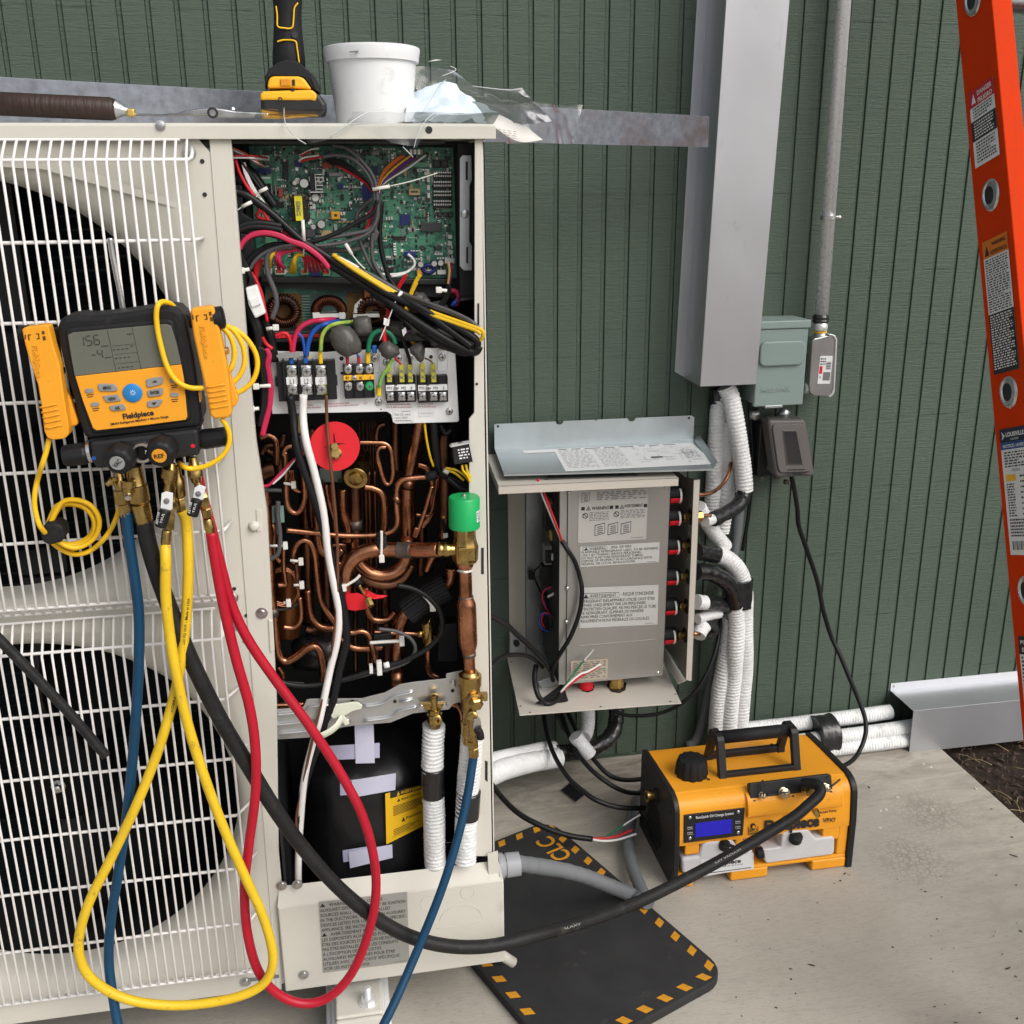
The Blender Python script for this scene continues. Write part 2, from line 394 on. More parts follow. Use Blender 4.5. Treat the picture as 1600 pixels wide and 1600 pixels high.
struct(MB().add([(-300, -300, -.05), (300, -300, -.05), (300, 300, -.05), (-300, 300, -.05)], [(0, 1, 2, 3)]).out('ground', mat('pale_bounce_gravel', (.24, .225, .20), .9, var=.3, vs=60, bump=.6, bs=40, pos=True, spec=.2)))  # ground out of view, made pale gravel to bounce fill light
struct(MB().add([(1.5, -3.2, -.031), (6, -3.2, -.031), (6, .02, -.031), (1.5, .02, -.031)], [(0, 1, 2, 3)]).out('soil_bed', M['soil']))
mb = MB()                                            # pad with a sawn joint across it under the unit
mb.box((-4.5, -5.5, -.12), (.071, .4, 0)); mb.box((.074, -5.5, -.12), (1.578, .4, 0))
struct(mb.out('concrete_pad', M['concrete'], bev=.006))
# bark chips and straw on the soil bed
mb = MB()
for i in range(2600):
    x = 1.592+random.random()**1.5*1.2; y = -random.random()*1.6; L = .004+random.random()**2*.013; w = .002+random.random()*.004; a = random.random()*pi; z = -.031+random.random()*.012
    dx, dy = cos(a)*L, sin(a)*L; ex, ey = -sin(a)*w, cos(a)*w; t = random.uniform(-.006, .006)
    mb.add([(x-dx, y-dy, z-t), (x+ex, y+ey, z+.004), (x+dx, y+dy, z+t), (x-ex, y-ey, z+.003), (x, y, z+.008)], [(0, 3, 4), (3, 2, 4), (2, 1, 4), (1, 0, 4)])
o = mb.out('bark_chips', M['chip']); o['kind'] = 'stuff'
mb = MB()
for i in range(90):
    x = 1.585+random.random()*.5; y = -.1-random.random()*.7; a = random.random()*pi; L = .02+random.random()*.05; z = -.018+random.random()*.01
    mb.tube([(x, y, z), (x+cos(a)*L*.5, y+sin(a)*L*.5, z+.006), (x+cos(a)*L, y+sin(a)*L, z)], .0009, sides=4, sub=2)
o = mb.out('straw_bits', M['straw']); o['kind'] = 'stuff'
# flecks of leaf, paper and twig on the pad
M['fleck_white'] = mat('pale_fleck', (.7, .68, .6), .7); M['fleck_dark'] = mat('dark_fleck', (.03, .025, .02), .8)
mb = MB()
def fleck(x, y, r, mi, lng=1.):
    p = gz(x, y, .001); n = 6; a0 = random.random()*6
    mb.add([p+V((cos(a0)*cos(k*2*pi/n)*r*lng-sin(a0)*sin(k*2*pi/n)*r, sin(a0)*cos(k*2*pi/n)*r*lng+cos(a0)*sin(k*2*pi/n)*r, .0012*(k % 2)*random.random())) for k in range(n)], [list(range(n))], False, mi)
for x, y in ((1443, 1194), (1455, 1199), (1403, 1246), (1385, 1265), (1457, 1265), (1375, 1294), (1525, 1232), (1376, 1267)): fleck(x, y, .0028, 0, 1.6)
for x, y, l_ in ((1588, 1383, 1.4), (1581, 1308, 2), (1584, 1337, 6), (1358, 1230, 3), (1549, 1264, 2), (1446, 1393, 1.5), (1236, 1530, 1.5), (1268, 1508, 4), (1313, 1376, 2), (1464, 1436, 1.5), (1575, 1513, 4), (1595, 1455, 2.5), (1320, 1365, 3), (1395, 1480, 1.5)): fleck(x, y, .0017, 1, l_)
for k in range(40):
    fleck(random.uniform(1080, 1600), random.uniform(1350, 1600), .0007+random.random()*.0008, 1, 1+random.random()*2)
o = mb.out('debris_flecks', [M['fleck_white'], M['fleck_dark']]); o['kind'] = 'stuff'

# ---------------------------------------------------------------- the sided wall: every board a part
SP, GW = .0508, .010
wall = thing('sided_wall', 'dark green building wall of narrow vertical grooved boards behind everything', 'wall', (0, 0, 0))
mb = MB(); mb.box((-2.2, .0061, -.12), (4.2, .16, 3.35)); mb.out('backing', M['siding'], wall)
w = SP-GW; b = .0008
prof = [(-w/2, .0060), (-w/2, b), (-w/2+b, 0), (w/2-b, 0), (w/2, b), (w/2, .0060)]
mb = MB()
z0, z1 = .012, 3.35
mb.box((w/2+.0014, .0036, z0), (w/2+GW-.0014, .0062, z1)); vs = [(x, y, z) for z in (z0, z1) for x, y in prof]; n = len(prof)
mb.add(vs, [(i, i+1, i+1+n, i+n) for i in range(n-1)]+[tuple(range(n))[::-1]])
brd = None
for i in range(-42, 80):
    c = V((i*SP+GW+w/2, .0044, (z0+z1)/2))
    if brd is None: brd = mb.out('siding_board', M['siding'], wall, loc=(0, .0, 0)); brd.location = V((i*SP+GW+w/2, 0, 0))
    else:
        o = brd.copy(); COL.objects.link(o); o.location = V((i*SP+GW+w/2, 0, 0))

# ================================================================ DUCT COVERS
t = thing('line_set_duct', 'tall grey sheet metal duct cover running up the wall', 'duct cover', at(1110, 595, 0))
DZ0 = .938; DZ1 = 3.2
fx0, fx1, sx0, DY = .882, .9035, .9035, .1028
mb = MB()
xr = 1.0275
mb.prism([(.882, -.0005, .951), (.904, -.0005, .938), (.951, -.0005, DZ1), (.930, -.0005, DZ1)], (0, -.0016, 0))
mb.out('wall_flange', M['alu'], t)
q0 = V((.904, -.002, .936)); q1 = V((.951, -.002, DZ1)); dy = V((0, -DY, 0)); rx = V((.1235, 0, 0))
mb = MB().add([q0, q1, q1+dy, q0+dy], [(0, 1, 2, 3)]); mb.out('side_panel', M['alu'], t, solid=.0012)
mb = MB().add([q0+dy, q1+dy, q1+dy+rx+V((.008, 0, 0)), q0+dy+rx], [(0, 1, 2, 3)]); mb.out('front_panel', M['alu'], t, solid=.0012)
mb = MB().add([q0+rx, q1+rx, q1+dy+rx+V((.008, 0, 0)), q0+dy+rx], [(0, 1, 2, 3)]); mb.out('side_panel', M['alu'], t, solid=.0012)

t = thing('line_set_duct', 'low grey sheet metal duct cover along the foot of the wall, right of the pump', 'duct cover', (1.66, 0, 0))
x0, x1 = 1.4893, 2.6
MB().add([(x0, -.001, .1325), (x1, -.001, .1325), (x1, -.001, .112), (x0, -.001, .112)], [(0, 1, 2, 3)]).out('wall_flange', M['alu'], t, solid=.0012)
MB().add([(x0, -.001, .112), (x1, -.001, .112), (x1, -.109, .112), (x0, -.109, .112)], [(0, 1, 2, 3)]).out('top_panel', M['alu'], t, solid=.0012)
MB().add([(x0, -.109, .112), (x1, -.109, .112), (x1, -.112, -.002), (x0, -.112, -.002)], [(0, 1, 2, 3)]).out('front_panel', M['alu'], t, solid=.0012)
MB().add([(x0, -.112, -.002), (x1, -.112, -.002), (x1, -.085, .001), (x0, -.085, .001)], [(0, 1, 2, 3)]).out('bottom_lip', M['alu'], t, solid=.0012)
MB().lathe((1.5, -.001, .123), (0, -1, 0), [(0, .004), (.002, .004), (.003, .002)], 10).out('screw', M['screw'], t)

# ================================================================ ELECTRICAL
E5 = crop(1080, 480, 5)
M['greenbox'] = mat('grey_green_enamel', (.235, .30, .285), .38, var=.03, vs=6, bump=.02)
YD = .085
t = thing('disconnect_box', 'grey-green metal disconnect box with embossed lid beside the tall duct', 'electrical box', (1.09, 0, .88))
xl, xr_, zb, zt, zl = 1.0355, 1.1480, .882, 1.0655, 1.0475
MB().box((xl+.003, -.0005, zb+.003), (xr_-.003, -YD+.012, zt-.003)).out('case', M['greenbox'], t, .003)
MB().box((xl, -YD+.0125, zb), (xr_, -YD, zl)).out('door', M['greenbox'], t, .0022)
MB().box((xl-.003, -.001, zl+.001), (xr_+.0035, -YD-.004, zt)).out('rain_hood', M['greenbox'], t, .0025)
pl_ = [at(*E5(x, y), YD) for x, y in ((535, 268), (880, 265), (872, 448), (532, 452))]
a, c_ = pl_[0], pl_[2]
rr = rrect((a.x+c_.x)/2, (a.z+c_.z)/2, c_.x-a.x, a.z-c_.z, .014, 5)
MB().prism([V((x, -YD, z)) for x, z in rr], (0, -.0075, 0)).out('handle_boss', M['greenbox'], t, .006, 4)
s = px_sheet((555, 620), (790, 610), (545, 668), E5, YD+.0004)
s.text('MILBANK', .0, .05, .8, M['greenbox'], w=1., bold=.01, k=3)
for (mn, nm), mb in s.jobs.items():
    o = mb.out('lettering', mat('embossed_grey_green', (.29, .36, .34), .35, var=0), t)
MB().box((1.06, -YD-.003, zb-.004), (1.10, -YD+.01, zb+.002)).out('latch', M['galv'], t, .001)

M['cast'] = mat('cast_aluminium', (.46, .46, .46), .30, .85, var=.08)
t = thing('conduit_fitting', 'silver cast conduit elbow with barcode sticker, right of the disconnect box', 'conduit fitting', at(1285, 620, .0))
YB = .066
p = [(948, 262), (962, 245), (985, 240), (1090, 215), (1120, 225), (1138, 255), (1118, 660), (1100, 690), (1075, 702), (960, 695), (930, 670), (925, 600)]
MB().prism(PT(p, E5, YB), (0, .034, 0)).out('housing', M['cast'], t, .0045, 4)
p = [(1070, 214), (1100, 210), (1128, 222), (1143, 255), (1122, 665), (1104, 692), (1086, 704), (1075, 700), (1100, 675), (1112, 640), (1130, 260), (1115, 230)]
MB().prism(PT(p, E5, YB+.003), (0, .03, 0)).out('cover_plate', M['zinc'], t, .001)
c0, c1 = at(*E5(1005, 262), .05), at(*E5(1012, 150), .05)
MB().tube([c0, lerp(c0, c1, .6)], .0135, sides=20).out('hub', M['cast'], t)
MB().lathe(lerp(c0, c1, .58), c1-c0, [(0, .0142), (.003, .0142)], 20).out('gasket_ring', M['cable_yellow'], t)
MB().lathe(lerp(c0, c1, .72), c1-c0, [(0, .0135), (.004, .015), (.012, .015), (.016, .0125)], 20).out('coupling', M['zinc'], t)
a, b_ = at(*E5(960, 630), .045), at(*E5(875, 632), .045)
MB().tube([a, b_], .0125, sides=18).out('nipple', M['zinc'], t)
s = px_sheet((1008, 380), (1106, 380), (985, 598), E5, YB+.0005)
s.rect(0, 0, 1, 1, M['label_white']); s.rect(.05, .36, .28, .63, M['red'], 2)
for k in range(9): s.rect(.55, .52+.035*k*.9, .93, .52+.035*k*.9+(.012 if k % 3 else .022), M['print_black'], 2)
s.rect(.38, .12, .94, .42, M['print_grey'], 2); s.lines(.06, .66, .5, .94, 3, M['print_black'], word=.3); s.rect(.12, .2, .2, .26, M['print_black'], 2)
s.out(t)

t = thing('conduit_pipe', 'galvanised conduit pipe climbing the wall beside the tall duct', 'conduit', at(1283, 495, .035))
a, b_ = at(1283, 497, .045), at(1319, 0, .045); d = (b_-a)
MB().tube([a-d*.01, a+d*3], .0142, sides=24).out('pipe', mat('bright_conduit', (.74, .75, .76), .28, .35, var=.03, vs=120, rv=.04), t)
cc = lerp(a, b_, .335)
MB().lathe(cc, d, [(-.004, .0152), (-.0035, .0165), (.0035, .0165), (.004, .0152)], 24).out('strap', M['screw'], t)
MB().box(cc+V((.014, -.006, -.004)), cc+V((.024, .004, .004))).out('strap_ear', M['screw'], t, .0015)
MB().lathe(cc+V((.021, -.006, 0)), (0, -1, 0), [(0, .004), (.003, .004), (.004, .002)], 10).out('screw', M['screw'], t)
a2 = at(*E5(1012, 92), .045)
MB().lathe(a2-V((0, 0, .009)), d, [(0, .0145), (.005, .018), (.009, .0165), (.013, .018), (.019, .0145)], 24).out('black_seal', M['blacktape'], t)

M['cover'] = mat('smoke_grey_plastic', (.085, .075, .07), .42, var=.08)
M['window'] = mat('smoked_window', (.008, .0075, .0075), .2, var=.2, spec=.25)
t = thing('outlet_cover', 'smoke-grey weatherproof outlet cover hanging below the disconnect box', 'outlet cover', (1.12, 0, .71))
MB().box((1.071, -.0005, .712), (1.166, -.045, .835)).out('back_box', M['dark'], t, .003)
tl, tr, br, bl = at(*E5(598, 878), .085), at(*E5(897, 876), .085), at(*E5(970, 1322), .118), at(*E5(662, 1334), .118)
def bilerp(u, v): return lerp(lerp(bl, br, u), lerp(tl, tr, u), v)
def rring(r, e=0.): return [bilerp(u, v) for u, v in rrect(.5, .5, 1-e, 1-e, r, 4)]
nrm = (br-bl).cross(tl-bl).normalized(); nrm = nrm if nrm.y < 0 else -nrm
MB().prism(rring(.09), (0, .042, 0)).out('lid', M['cover'], t, .006, 3)
ins = [bilerp(u, v)+nrm*.0005 for u, v in rrect(.5, .5, .86, .84, .1, 5)]
MB().prism(ins, nrm*.004).out('raised_face', M['cover'], t, .004, 3)
wn_ = [V(p)+nrm*.0052 for p in (bilerp(.31, .235), bilerp(.69, .225), bilerp(.66, .80), bilerp(.335, .80))]
MB().prism(wn_, nrm*.0008).out('window', M['window'], t, .0008)
mb = MB(); fr = [(.27, .21), (.73, .2), (.69, .825), (.305, .825)]; inn = [(.315, .24), (.685, .23), (.655, .795), (.34, .795)]
vv = [bilerp(*q)+nrm*.0045 for q in fr]+[bilerp(*q)+nrm*.0066 for q in inn]
mb.add(vv, [(i, (i+1) % 4, (i+1) % 4+4, i+4) for i in range(4)]); mb.out('window_frame', M['cover'], t)
s = Sheet(bilerp(.2, .15)+nrm*.0048, bilerp(.86, .15)+nrm*.0048, bilerp(.2, .03)+nrm*.0048)
s.text('TAYMAC', .06, .05, .5, M['window'], w=.85, bold=.02); s.lines(.15, .65, .8, 1, 1, M['window']); s.out(t)
for x, y in ((615, 1255), (668, 1325), (745, 1365), (555, 1335)):
    q = at(*E5(x, y), .07); MB().box(q-V((.005, .004, .006)), q+V((.005, .008, .004))).out('cover_tab', M['cover'], t, .0015)
q = at(*E5(690, 830), .03)
tube('conduit_stub', [at(*E5(700, 865), .03), at(*E5(740, 800), .03)], .012, M['galv'], t)
MB().tube([at(*E5(490, 800), .03), at(*E5(490, 870), .03)], .013, sides=16).out('conduit_hub', M['cast'], t)
Rc = crop(1200, 600, 2.667)
o = tube('power_cord', PT([(97, 385, .075), (108, 430), (122, 520), (128, 590, .07), (158, 680, .07), (205, 820, .07), (232, 950, .08), (265, 1055, .09), (300, 1130, .11), (335, 1215, .13), (375, 1310, .15), (402, 1385, .17), (408, 1440, .19), (398, 1490, .21), (375, 1540, .23), (350, 1570, .25), (318, 1590, .27), (296, 1600, .29)], Rc), .0052, M['cord'], sides=10, sub=6)
tag(o, 'black power cord from the outlet cover down to the orange pump', 'power cord')
# grey conduit slanting behind the pump, dark cables beside the duct
o = tube('grey_conduit', PT([(1075, 1166, .03), (1100, 1120, .03), (1152, 830, .025), (1150, 780, .02)], Y=.03), .011, mat('grey_pvc', (.14, .15, .16), .45, var=.05), sides=14)
tag(o, 'grey plastic conduit slanting down the wall behind the white pipes', 'conduit')
o = tube('black_cable', PT([(1172, 606, .03), (1172, 650), (1176, 720), (1170, 800), (1160, 860)], Y=.03), .0045, M['cord'])
tag(o, 'black cable hanging straight down beside the white pipe under the duct', 'cable')

# ================================================================ LADDER
M['ladder'] = mat('orange_fibreglass', (.60, .040, .003), .6, spec=.06, var=.05, vs=30, bump=.12, bs=420)
LX, LY, LZ, LA = 1.149, -.5461, 1.6109, .3382
up = V((-.012, sin(LA), cos(LA))).normalized(); dn = -up
back = V((1, 0, 0)).cross(up).normalized()           # across the rail, towards the wall
if back.y < 0: back = -back
xr = V((1, 0, 0))
L0 = V((LX, LY, LZ))
def lp(t, b, x=0.): return L0+dn*t+back*b+xr*x       # t down from the first rung in view, b across the rail
T0, T1 = -1.62, 1.70
lad = thing('ladder', 'orange fibreglass ladder with warning stickers leaning on the wall at right', 'ladder', lp(T1, 0))
HB = .0425
for sx, nm in ((0., 1), (.40, -1)):
    mb = MB()
    sec = [(0, -HB), (.034*nm, -HB), (.034*nm, -HB+.005), (.005*nm, -HB+.006), (.005*nm, HB-.006), (.034*nm, HB-.005), (.034*nm, HB), (0, HB)]
    A = [lp(T0, b, sx+x) for x, b in sec]
    mb.prism(A, dn*(T1-T0)); mb.out('rail', M['ladder'], lad, .0016)
rung0 = None
for k in range(-5, 6):
    t_ = k*.3048; c = lp(t_, 0, 0)
    mb = MB()
    dshape = [(.0155*cos(a)*1.0, .0195*sin(a)*(1.0 if sin(a) < 0 else .85)) for a in [2*pi*i/20 for i in range(20)]]
    ri = [c+up*z_*1.05+back*x_*.95 for x_, z_ in dshape]
    ro = [c+up*z_*1.38+back*x_*1.33 for x_, z_ in dshape]
    n = len(ri); vs = [p-xr*.0005 for p in ro]+[p-xr*.004 for p in [lerp(a, b_, .5) for a, b_ in zip(ro, ri)]]+[p-xr*.002 for p in ri]+[p+xr*.40 for p in ri]
    mb.add(vs, [(i+j*n, (i+1) % n+j*n, (i+1) % n+(j+1)*n, i+(j+1)*n) for j in range(3) for i in range(n)], True)
    o = mb.out('rung', M['screw'], lad)
    mb = MB().add([p-xr*.0006 for p in ri], [list(range(n))]); mb.out('rung_hollow_shade', M['dark'], o); e = [c+(p-c)*.98-xr*.0009 for p in ri]; k2 = [c+(p-c)*.74+back*.0035-xr*.0009 for p in ri]; MB().add(e+k2, [(i, (i+1) % n, (i+1) % n+n, i+n) for i in range(n)], True).out('rung_bore', M['galv'], o)  # dark disc paints the shade in the hollow rung, crescent its inner wall
def rail_sheet(t0, t1, b0=-.030, b1=.030): return Sheet(lp(t0, b1, -.0006), lp(t0, b0, -.0006), lp(t1, b1, -.0006))
def lt(px_, py_):                                      # distance down the rail of a sighted point
    p = ax(px_, py_, LX); return (p-L0).dot(dn)
W_, K_ = M['label_white'], M['print_black']
M['sign_red'] = mat('safety_red', (.45, .012, .03), .5, var=.02); M['sign_orange'] = mat('safety_orange', (.62, .17, .015), .5, var=.02); M['sign_blue'] = mat('notice_blue', (.012, .06, .24), .5, var=.02); M['sign_navy'] = mat('navy_print', (.012, .02, .05), .5, var=.02)
s = rail_sheet(lt(1535, 130), lt(1545, 250)); s.rect(0, 0, 1, 1, W_); s.rect(0, .78, 1, 1, M['sign_red'], 2)
s.text('DANGER', .36, .895, .06, M['print_white'], w=.58, bold=.02, k=3); s.text('PELIGRO', .36, .80, .06, M['print_white'], w=.58, bold=.02, k=3); s.poly([(.1, .82), (.28, .82), (.2, .95)], M['print_white'], 3)
s.rect(0, .34, 1, .60, K_, 2); s.lines(.12, .62, .9, .77, 4, K_); s.lines(.12, .36, .9, .58, 6, M['print_white'], k=3); s.lines(.12, .04, .9, .32, 7, K_); s.out(lad)
s = rail_sheet(lt(1556, 368), lt(1572, 580)); s.rect(0, 0, 1, 1, W_); s.rect(0, .87, 1, 1, M['sign_orange'], 2)
s.text('WARNING', .38, .945, .03, K_, w=.55, bold=.02, k=3); s.text('ADVERTENCIA', .3, .885, .03, K_, w=.66, bold=.02, k=3); s.poly([(.08, .885), (.26, .885), (.17, .965)], K_, 3)
s.rect(0, 0, 1, .45, K_, 2); s.lines(.06, .46, .94, .86, 22, K_, word=.12); s.lines(.06, .03, .94, .44, 22, M['print_white'], k=3, word=.12); s.out(lad)
s = rail_sheet(lt(1577, 668), lt(1590, 868), -.034, .03); s.rect(0, 0, 1, 1, W_); s.rect(0, .89, 1, 1, M['sign_navy'], 2); s.rect(0, .835, 1, .889, M['sign_blue'], 2)
s.text('LOUISVILLE', .24, .935, .034, M['print_white'], w=.66, bold=.03, k=3); s.poly([(.08, .91), (.2, .945), (.08, .98), (.12, .945)], M['print_white'], 3); s.text('LADDER', .4, .905, .016, M['print_white'], w=.3, k=3)
s.text('NOTICE / AVISO', .1, .848, .026, M['print_white'], w=.8, bold=.02, k=3)
s.text('FE3216', .35, .66, .02, K_, w=.28); s.rect(.1, .585, .45, .635, M['print_yellow'], 2); s.lines(.1, .69, .85, .82, 6, K_, word=.14); s.lines(.1, .3, .38, .57, 13, K_, word=.3); s.lines(.6, .3, .92, .64, 8, K_, word=.2, fill=.3); s.lines(.1, .14, .7, .29, 6, K_)
for k in range(16): s.rect(.12+.05*k, .04, .12+.05*k+(.014 if k % 3 else .03), .11, K_, 2)
s.out(lad)
s = rail_sheet(lt(1592, 996), lt(1605, 1215), -.034, .03); s.rect(0, 0, 1, 1, W_); s.rect(0, .87, 1, 1, K_, 2); s.text('PORTABLE', .08, .945, .028, M['print_white'], w=.8, bold=.02, k=3); s.text('ÉCHELLES', .12, .89, .028, M['print_white'], w=.7, bold=.02, k=3); s.lines(.06, .03, .94, .86, 30, K_, word=.12); s.out(lad)
# ================================================================ MAT
M['mat_foam'] = mat('black_foam', (.026, .026, .027), .85, var=.2, vs=12, bump=.1, bs=500, dirt=(.07, .065, .06), dscale=30, dth=.62)
M['mat_paint'] = mat('worn_yellow_print', (.60, .27, .015), .7, var=.15, vs=90, dirt=(.05, .04, .03), dscale=90, dth=.66)
t = thing('kneeling_mat', 'black foam kneeling mat with yellow hazard dashes around its rim', 'mat', (.55, -.55, 0))
c0 = V((.5496, -.2438, 0)); d1 = V((.384, -.923, 0)).normalized(); d2 = V((-.923, -.384, 0)).normalized()
ML, MW, MZ = .553, .362, .019
def mp(a, b, z=MZ): return c0+d1*a+d2*b+V((0, 0, z))
pts = [mp(ML/2+y, MW/2+x, 0) for x, y in rrect(0, 0, MW, ML, .045, 6)]
MB().prism(pts, (0, 0, MZ)).out('pad', M['mat_foam'], t, .003)
for k in range(12):
    a = .035+.0445*k
    for b, sg in ((.017, 1), (MW-.017, -1)):
        mb = MB(); pp = [mp(a-.010+x, b+y*sg, MZ+.0006) for x, y in ((-.006, -.0085), (.010, -.0085), (.018, .0085), (.002, .0085))]
        mb.add(pp, [(0, 1, 2, 3)]).out('hazard_dash', M['mat_paint'], t)
for k in range(7):
    b = .048+.0445*k
    for a, sg in ((.017, 1), (ML-.017, -1)):
        mb = MB(); pp = [mp(a+y*sg, b-.010+x, MZ+.0006) for x, y in ((-.006, -.0085), (.010, -.0085), (.018, .0085), (.002, .0085))]
        mb.add(pp, [(0, 1, 2, 3)]).out('hazard_dash', M['mat_paint'], t)
s = Sheet(mp(.135, .075)+V((0, 0, .0006)), mp(.052, .075)+V((0, 0, .0006)), mp(.135, .034)+V((0, 0, .0006)))
s.text('CLC', 0, 0, 1, M['mat_paint'], w=1, bold=.02); s.out(t)

# ================================================================ VACUUM PUMP
P4 = crop(980, 1100, 4.211)
M['pump'] = mat('orange_yellow_casing', (.87, .36, .022), .40, var=.05, vs=12, dirt=(.40, .16, .03), dscale=20, dth=.65)
M['milk'] = mat('milky_plastic', (.62, .61, .62), .35, var=.06, vs=12)
M['lcd_blue'] = mat('lit_blue_screen', (.012, .014, .10), .12, var=0, emit=('#2a17ff', .28))
pump = thing('vacuum_pump', 'orange and black vacuum pump with carry handle standing on the concrete', 'pump', (.94, -.39, 0))
PX0, PX1 = .757, 1.1175
body = [(-.28, .001), (-.28, .170), (-.2835, .180), (-.294, .188), (-.44, .196), (-.462, .195), (-.478, .189), (-.487, .178), (-.4905, .163), (-.4965, .112), (-.4965, .100)]
mb = MB()
upper = [(y, z) for y, z in body]+[(-.4965, .098), (-.46, .098), (-.46, .03), (-.28, .03)]
# upper casing, then the low skirt with feet left round the two bottle bays
prof = [(-.282, .03)]+smooth2(body[1:-1])+[(-.4965, .098), (-.452, .096), (-.452, .03)]
mb.prism([V((PX0, y, z)) for y, z in prof], (PX1-PX0, 0, 0))
mb.out('casing', M['pump'], pump, .0025)
for a, b_ in ((PX0, .790), (.868, .948), (1.043, PX1)):       # feet under the bays
    MB().box((a, -.4975, .001), (b_, -.30, .024)).out('foot', M['pump'], pump, .004, 3)
MB().box((PX0, -.4955, .022), (PX1, -.30, .031)).out('bay_floor', M['pump'], pump, .003)
MB().box((.876, -.4945, .0305), (.892, -.4525, .0985)).out('bay_divider', M['pump'], pump, .003)
MB().box((1.096, -.4945, .0305), (PX1, -.4525, .0985)).out('bay_divider', M['pump'], pump, .003)
MB().box((.770, -.4945, .074), (.800, -.453, .0985)).out('bay_shoulder', M['pump'], pump, .003)
MB().box((1.062, -.4945, .068), (1.098, -.453, .0985)).out('bay_shoulder', M['pump'], pump, .003)
# black end caps
cap = [(-.276, .0), (-.276, .172), (-.281, .184), (-.293, .192), (-.44, .2), (-.464, .199), (-.481, .192), (-.491, .18), (-.495, .163), (-.5005, .112), (-.5005, .0)]
for xa, xb in ((PX0-.0005, PX0-.012), (PX1+.0005, PX1+.0135)):
    MB().prism([V((xa, y, z)) for y, z in cap[:1]+smooth2(cap[1:-1], 3)+cap[-1:]], (xb-xa, 0, 0)).out('end_cap', M['black'], pump, .0035, 3)
# fan louvre holes in the left end
mb = MB(); xs = PX0-.0127
for i in range(9):
    for j in range(11):
        y = -.335-.0105*i-(.005 if j % 2 else 0); z = .025+.0098*j
        if (y+.375)**2/.052**2+(z-.07)**2/.052**2 > 1: continue
        mb.add([V((xs, y+.0038*cos(k*pi/3), z+.0044*sin(k*pi/3))) for k in range(6)], [list(range(6))])
o = mb.out('vent_hole', mat('vent_dark', (.003, .003, .003), .9), pump); o['kind'] = 'stuff'
q = ax(*P4(190, 600), PX0-.012)
MB().lathe(q, (-1, 0, 0), [(0, .018), (.001, .018), (.0012, .0145), (.006, .0145)], 20).out('port_recess', M['black'], pump)
MB().lathe(q, (-1, 0, 0), [(.004, .0115), (.012, .0125), (.020, .0125), (.021, .0115), (.021, .0085), (.012, .0085)], 20, cap=False).out('gas_ballast', M['brass'], pump)
for y, z in ((-.47, .16), (-.485, .10), (-.3, .16), (-.485, .03)): MB().lathe((PX0-.012, y, z), (-1, 0, 0), [(0, .004), (.002, .0035)], 10, smooth=False).out('screw', M['dark'], pump)
# oil filler knob
k0 = V((.8125, -.3985, .191))
MB().lathe(k0, (0, 0, 1), [(0, .040), (.003, .040), (.004, .036)], 32).out('filler_collar', M['pump'], pump)
o = MB().lathe(k0, (0, 0, 1), [(.003, .033), (.006, .034), (.032, .031), (.040, .028), (.042, .024), (.0425, 0.001)], 36, rf=lambda k: 1.0 if k % 3 else .91).out('filler_knob', M['rubber'], pump)
# handle
for y in (-.4215, -.3425): MB().box((.872, y-.006, .190), (1.030, y+.006, .206)).out('handle_rail', M['black'], pump, .0025)
for x in (.862, 1.022):
    o = MB()
    outer = [(-.431, .190), (-.405, .268), (-.398, .275), (-.364, .275), (-.357, .268), (-.333, .190)]
    inner = [(-.412, .204), (-.396, .252), (-.366, .252), (-.351, .204)]
    # a frame: outer left side, top, right side, foot
    for q_ in ([outer[0], outer[1], outer[2], (-.396, .252), (-.412, .204), (-.412, .190)], [outer[2], outer[3], (-.366, .252), (-.396, .252)], [outer[3], outer[4], outer[5], (-.351, .190), (-.351, .204), (-.366, .252)]):
        o.prism([V((x, y, z)) for y, z in q_], (.016, 0, 0))
    o.out('handle_post', M['black'], pump, .0015)
MB().tube([(.866, -.381, .262), (1.034, -.381, .262)], .0135, sides=18).out('handle_grip', M['rubber'], pump)
for x, y in ((.868, -.424), (1.0, -.424), (1.0, -.34)): MB().lathe((x+.012, y, .206), (0, 0, 1), [(0, .003), (.0015, .003)], 10, smooth=False).out('screw', M['dark'], pump)
for q in ((535, 495), (1130, 420)):
    c = gz(*P4(*q), .1965); MB().lathe(c-V((0, 0, .004)), (0, 0, 1), [(0, .0032), (.0045, .0032)], 10, smooth=False).out('screw', mat('dark_red_plug', (.10, .02, .01), .5), pump)
# raised port housing and manifold plate
pp = PT([(775, 500), (1385, 425), (1415, 640), (815, 745)], P4, .4925)
fr = [V((p.x, -.4985, p.z)) for p in PT([(800, 590), (1385, 500), (1408, 640), (815, 740)], P4, .497)]
a, b_, c_, d_ = [at(*P4(*q), .49) for q in ((780, 560), (1398, 470), (1412, 640), (815, 742))]
prof2 = [(-.47, .193), (-.4845, .190), (-.4955, .178), (-.5005, .160), (-.5005, .149), (-.49, .145)]
MB().prism([V((.895, y, z)) for y, z in smooth2(prof2[:5])+prof2[5:]], (.203, 0, 0)).out('port_housing', M['pump'], pump, .003, 3)
n = V((0, -.93, .37)).normalized(); o0 = V((.99, -.4905, .1825)); tx = V((1, 0, 0)); ty = n.cross(tx); ty = ty if ty.z > 0 else -ty
def ppt(x, y): return onp(*P4(x, y), o0+n*.001, n)
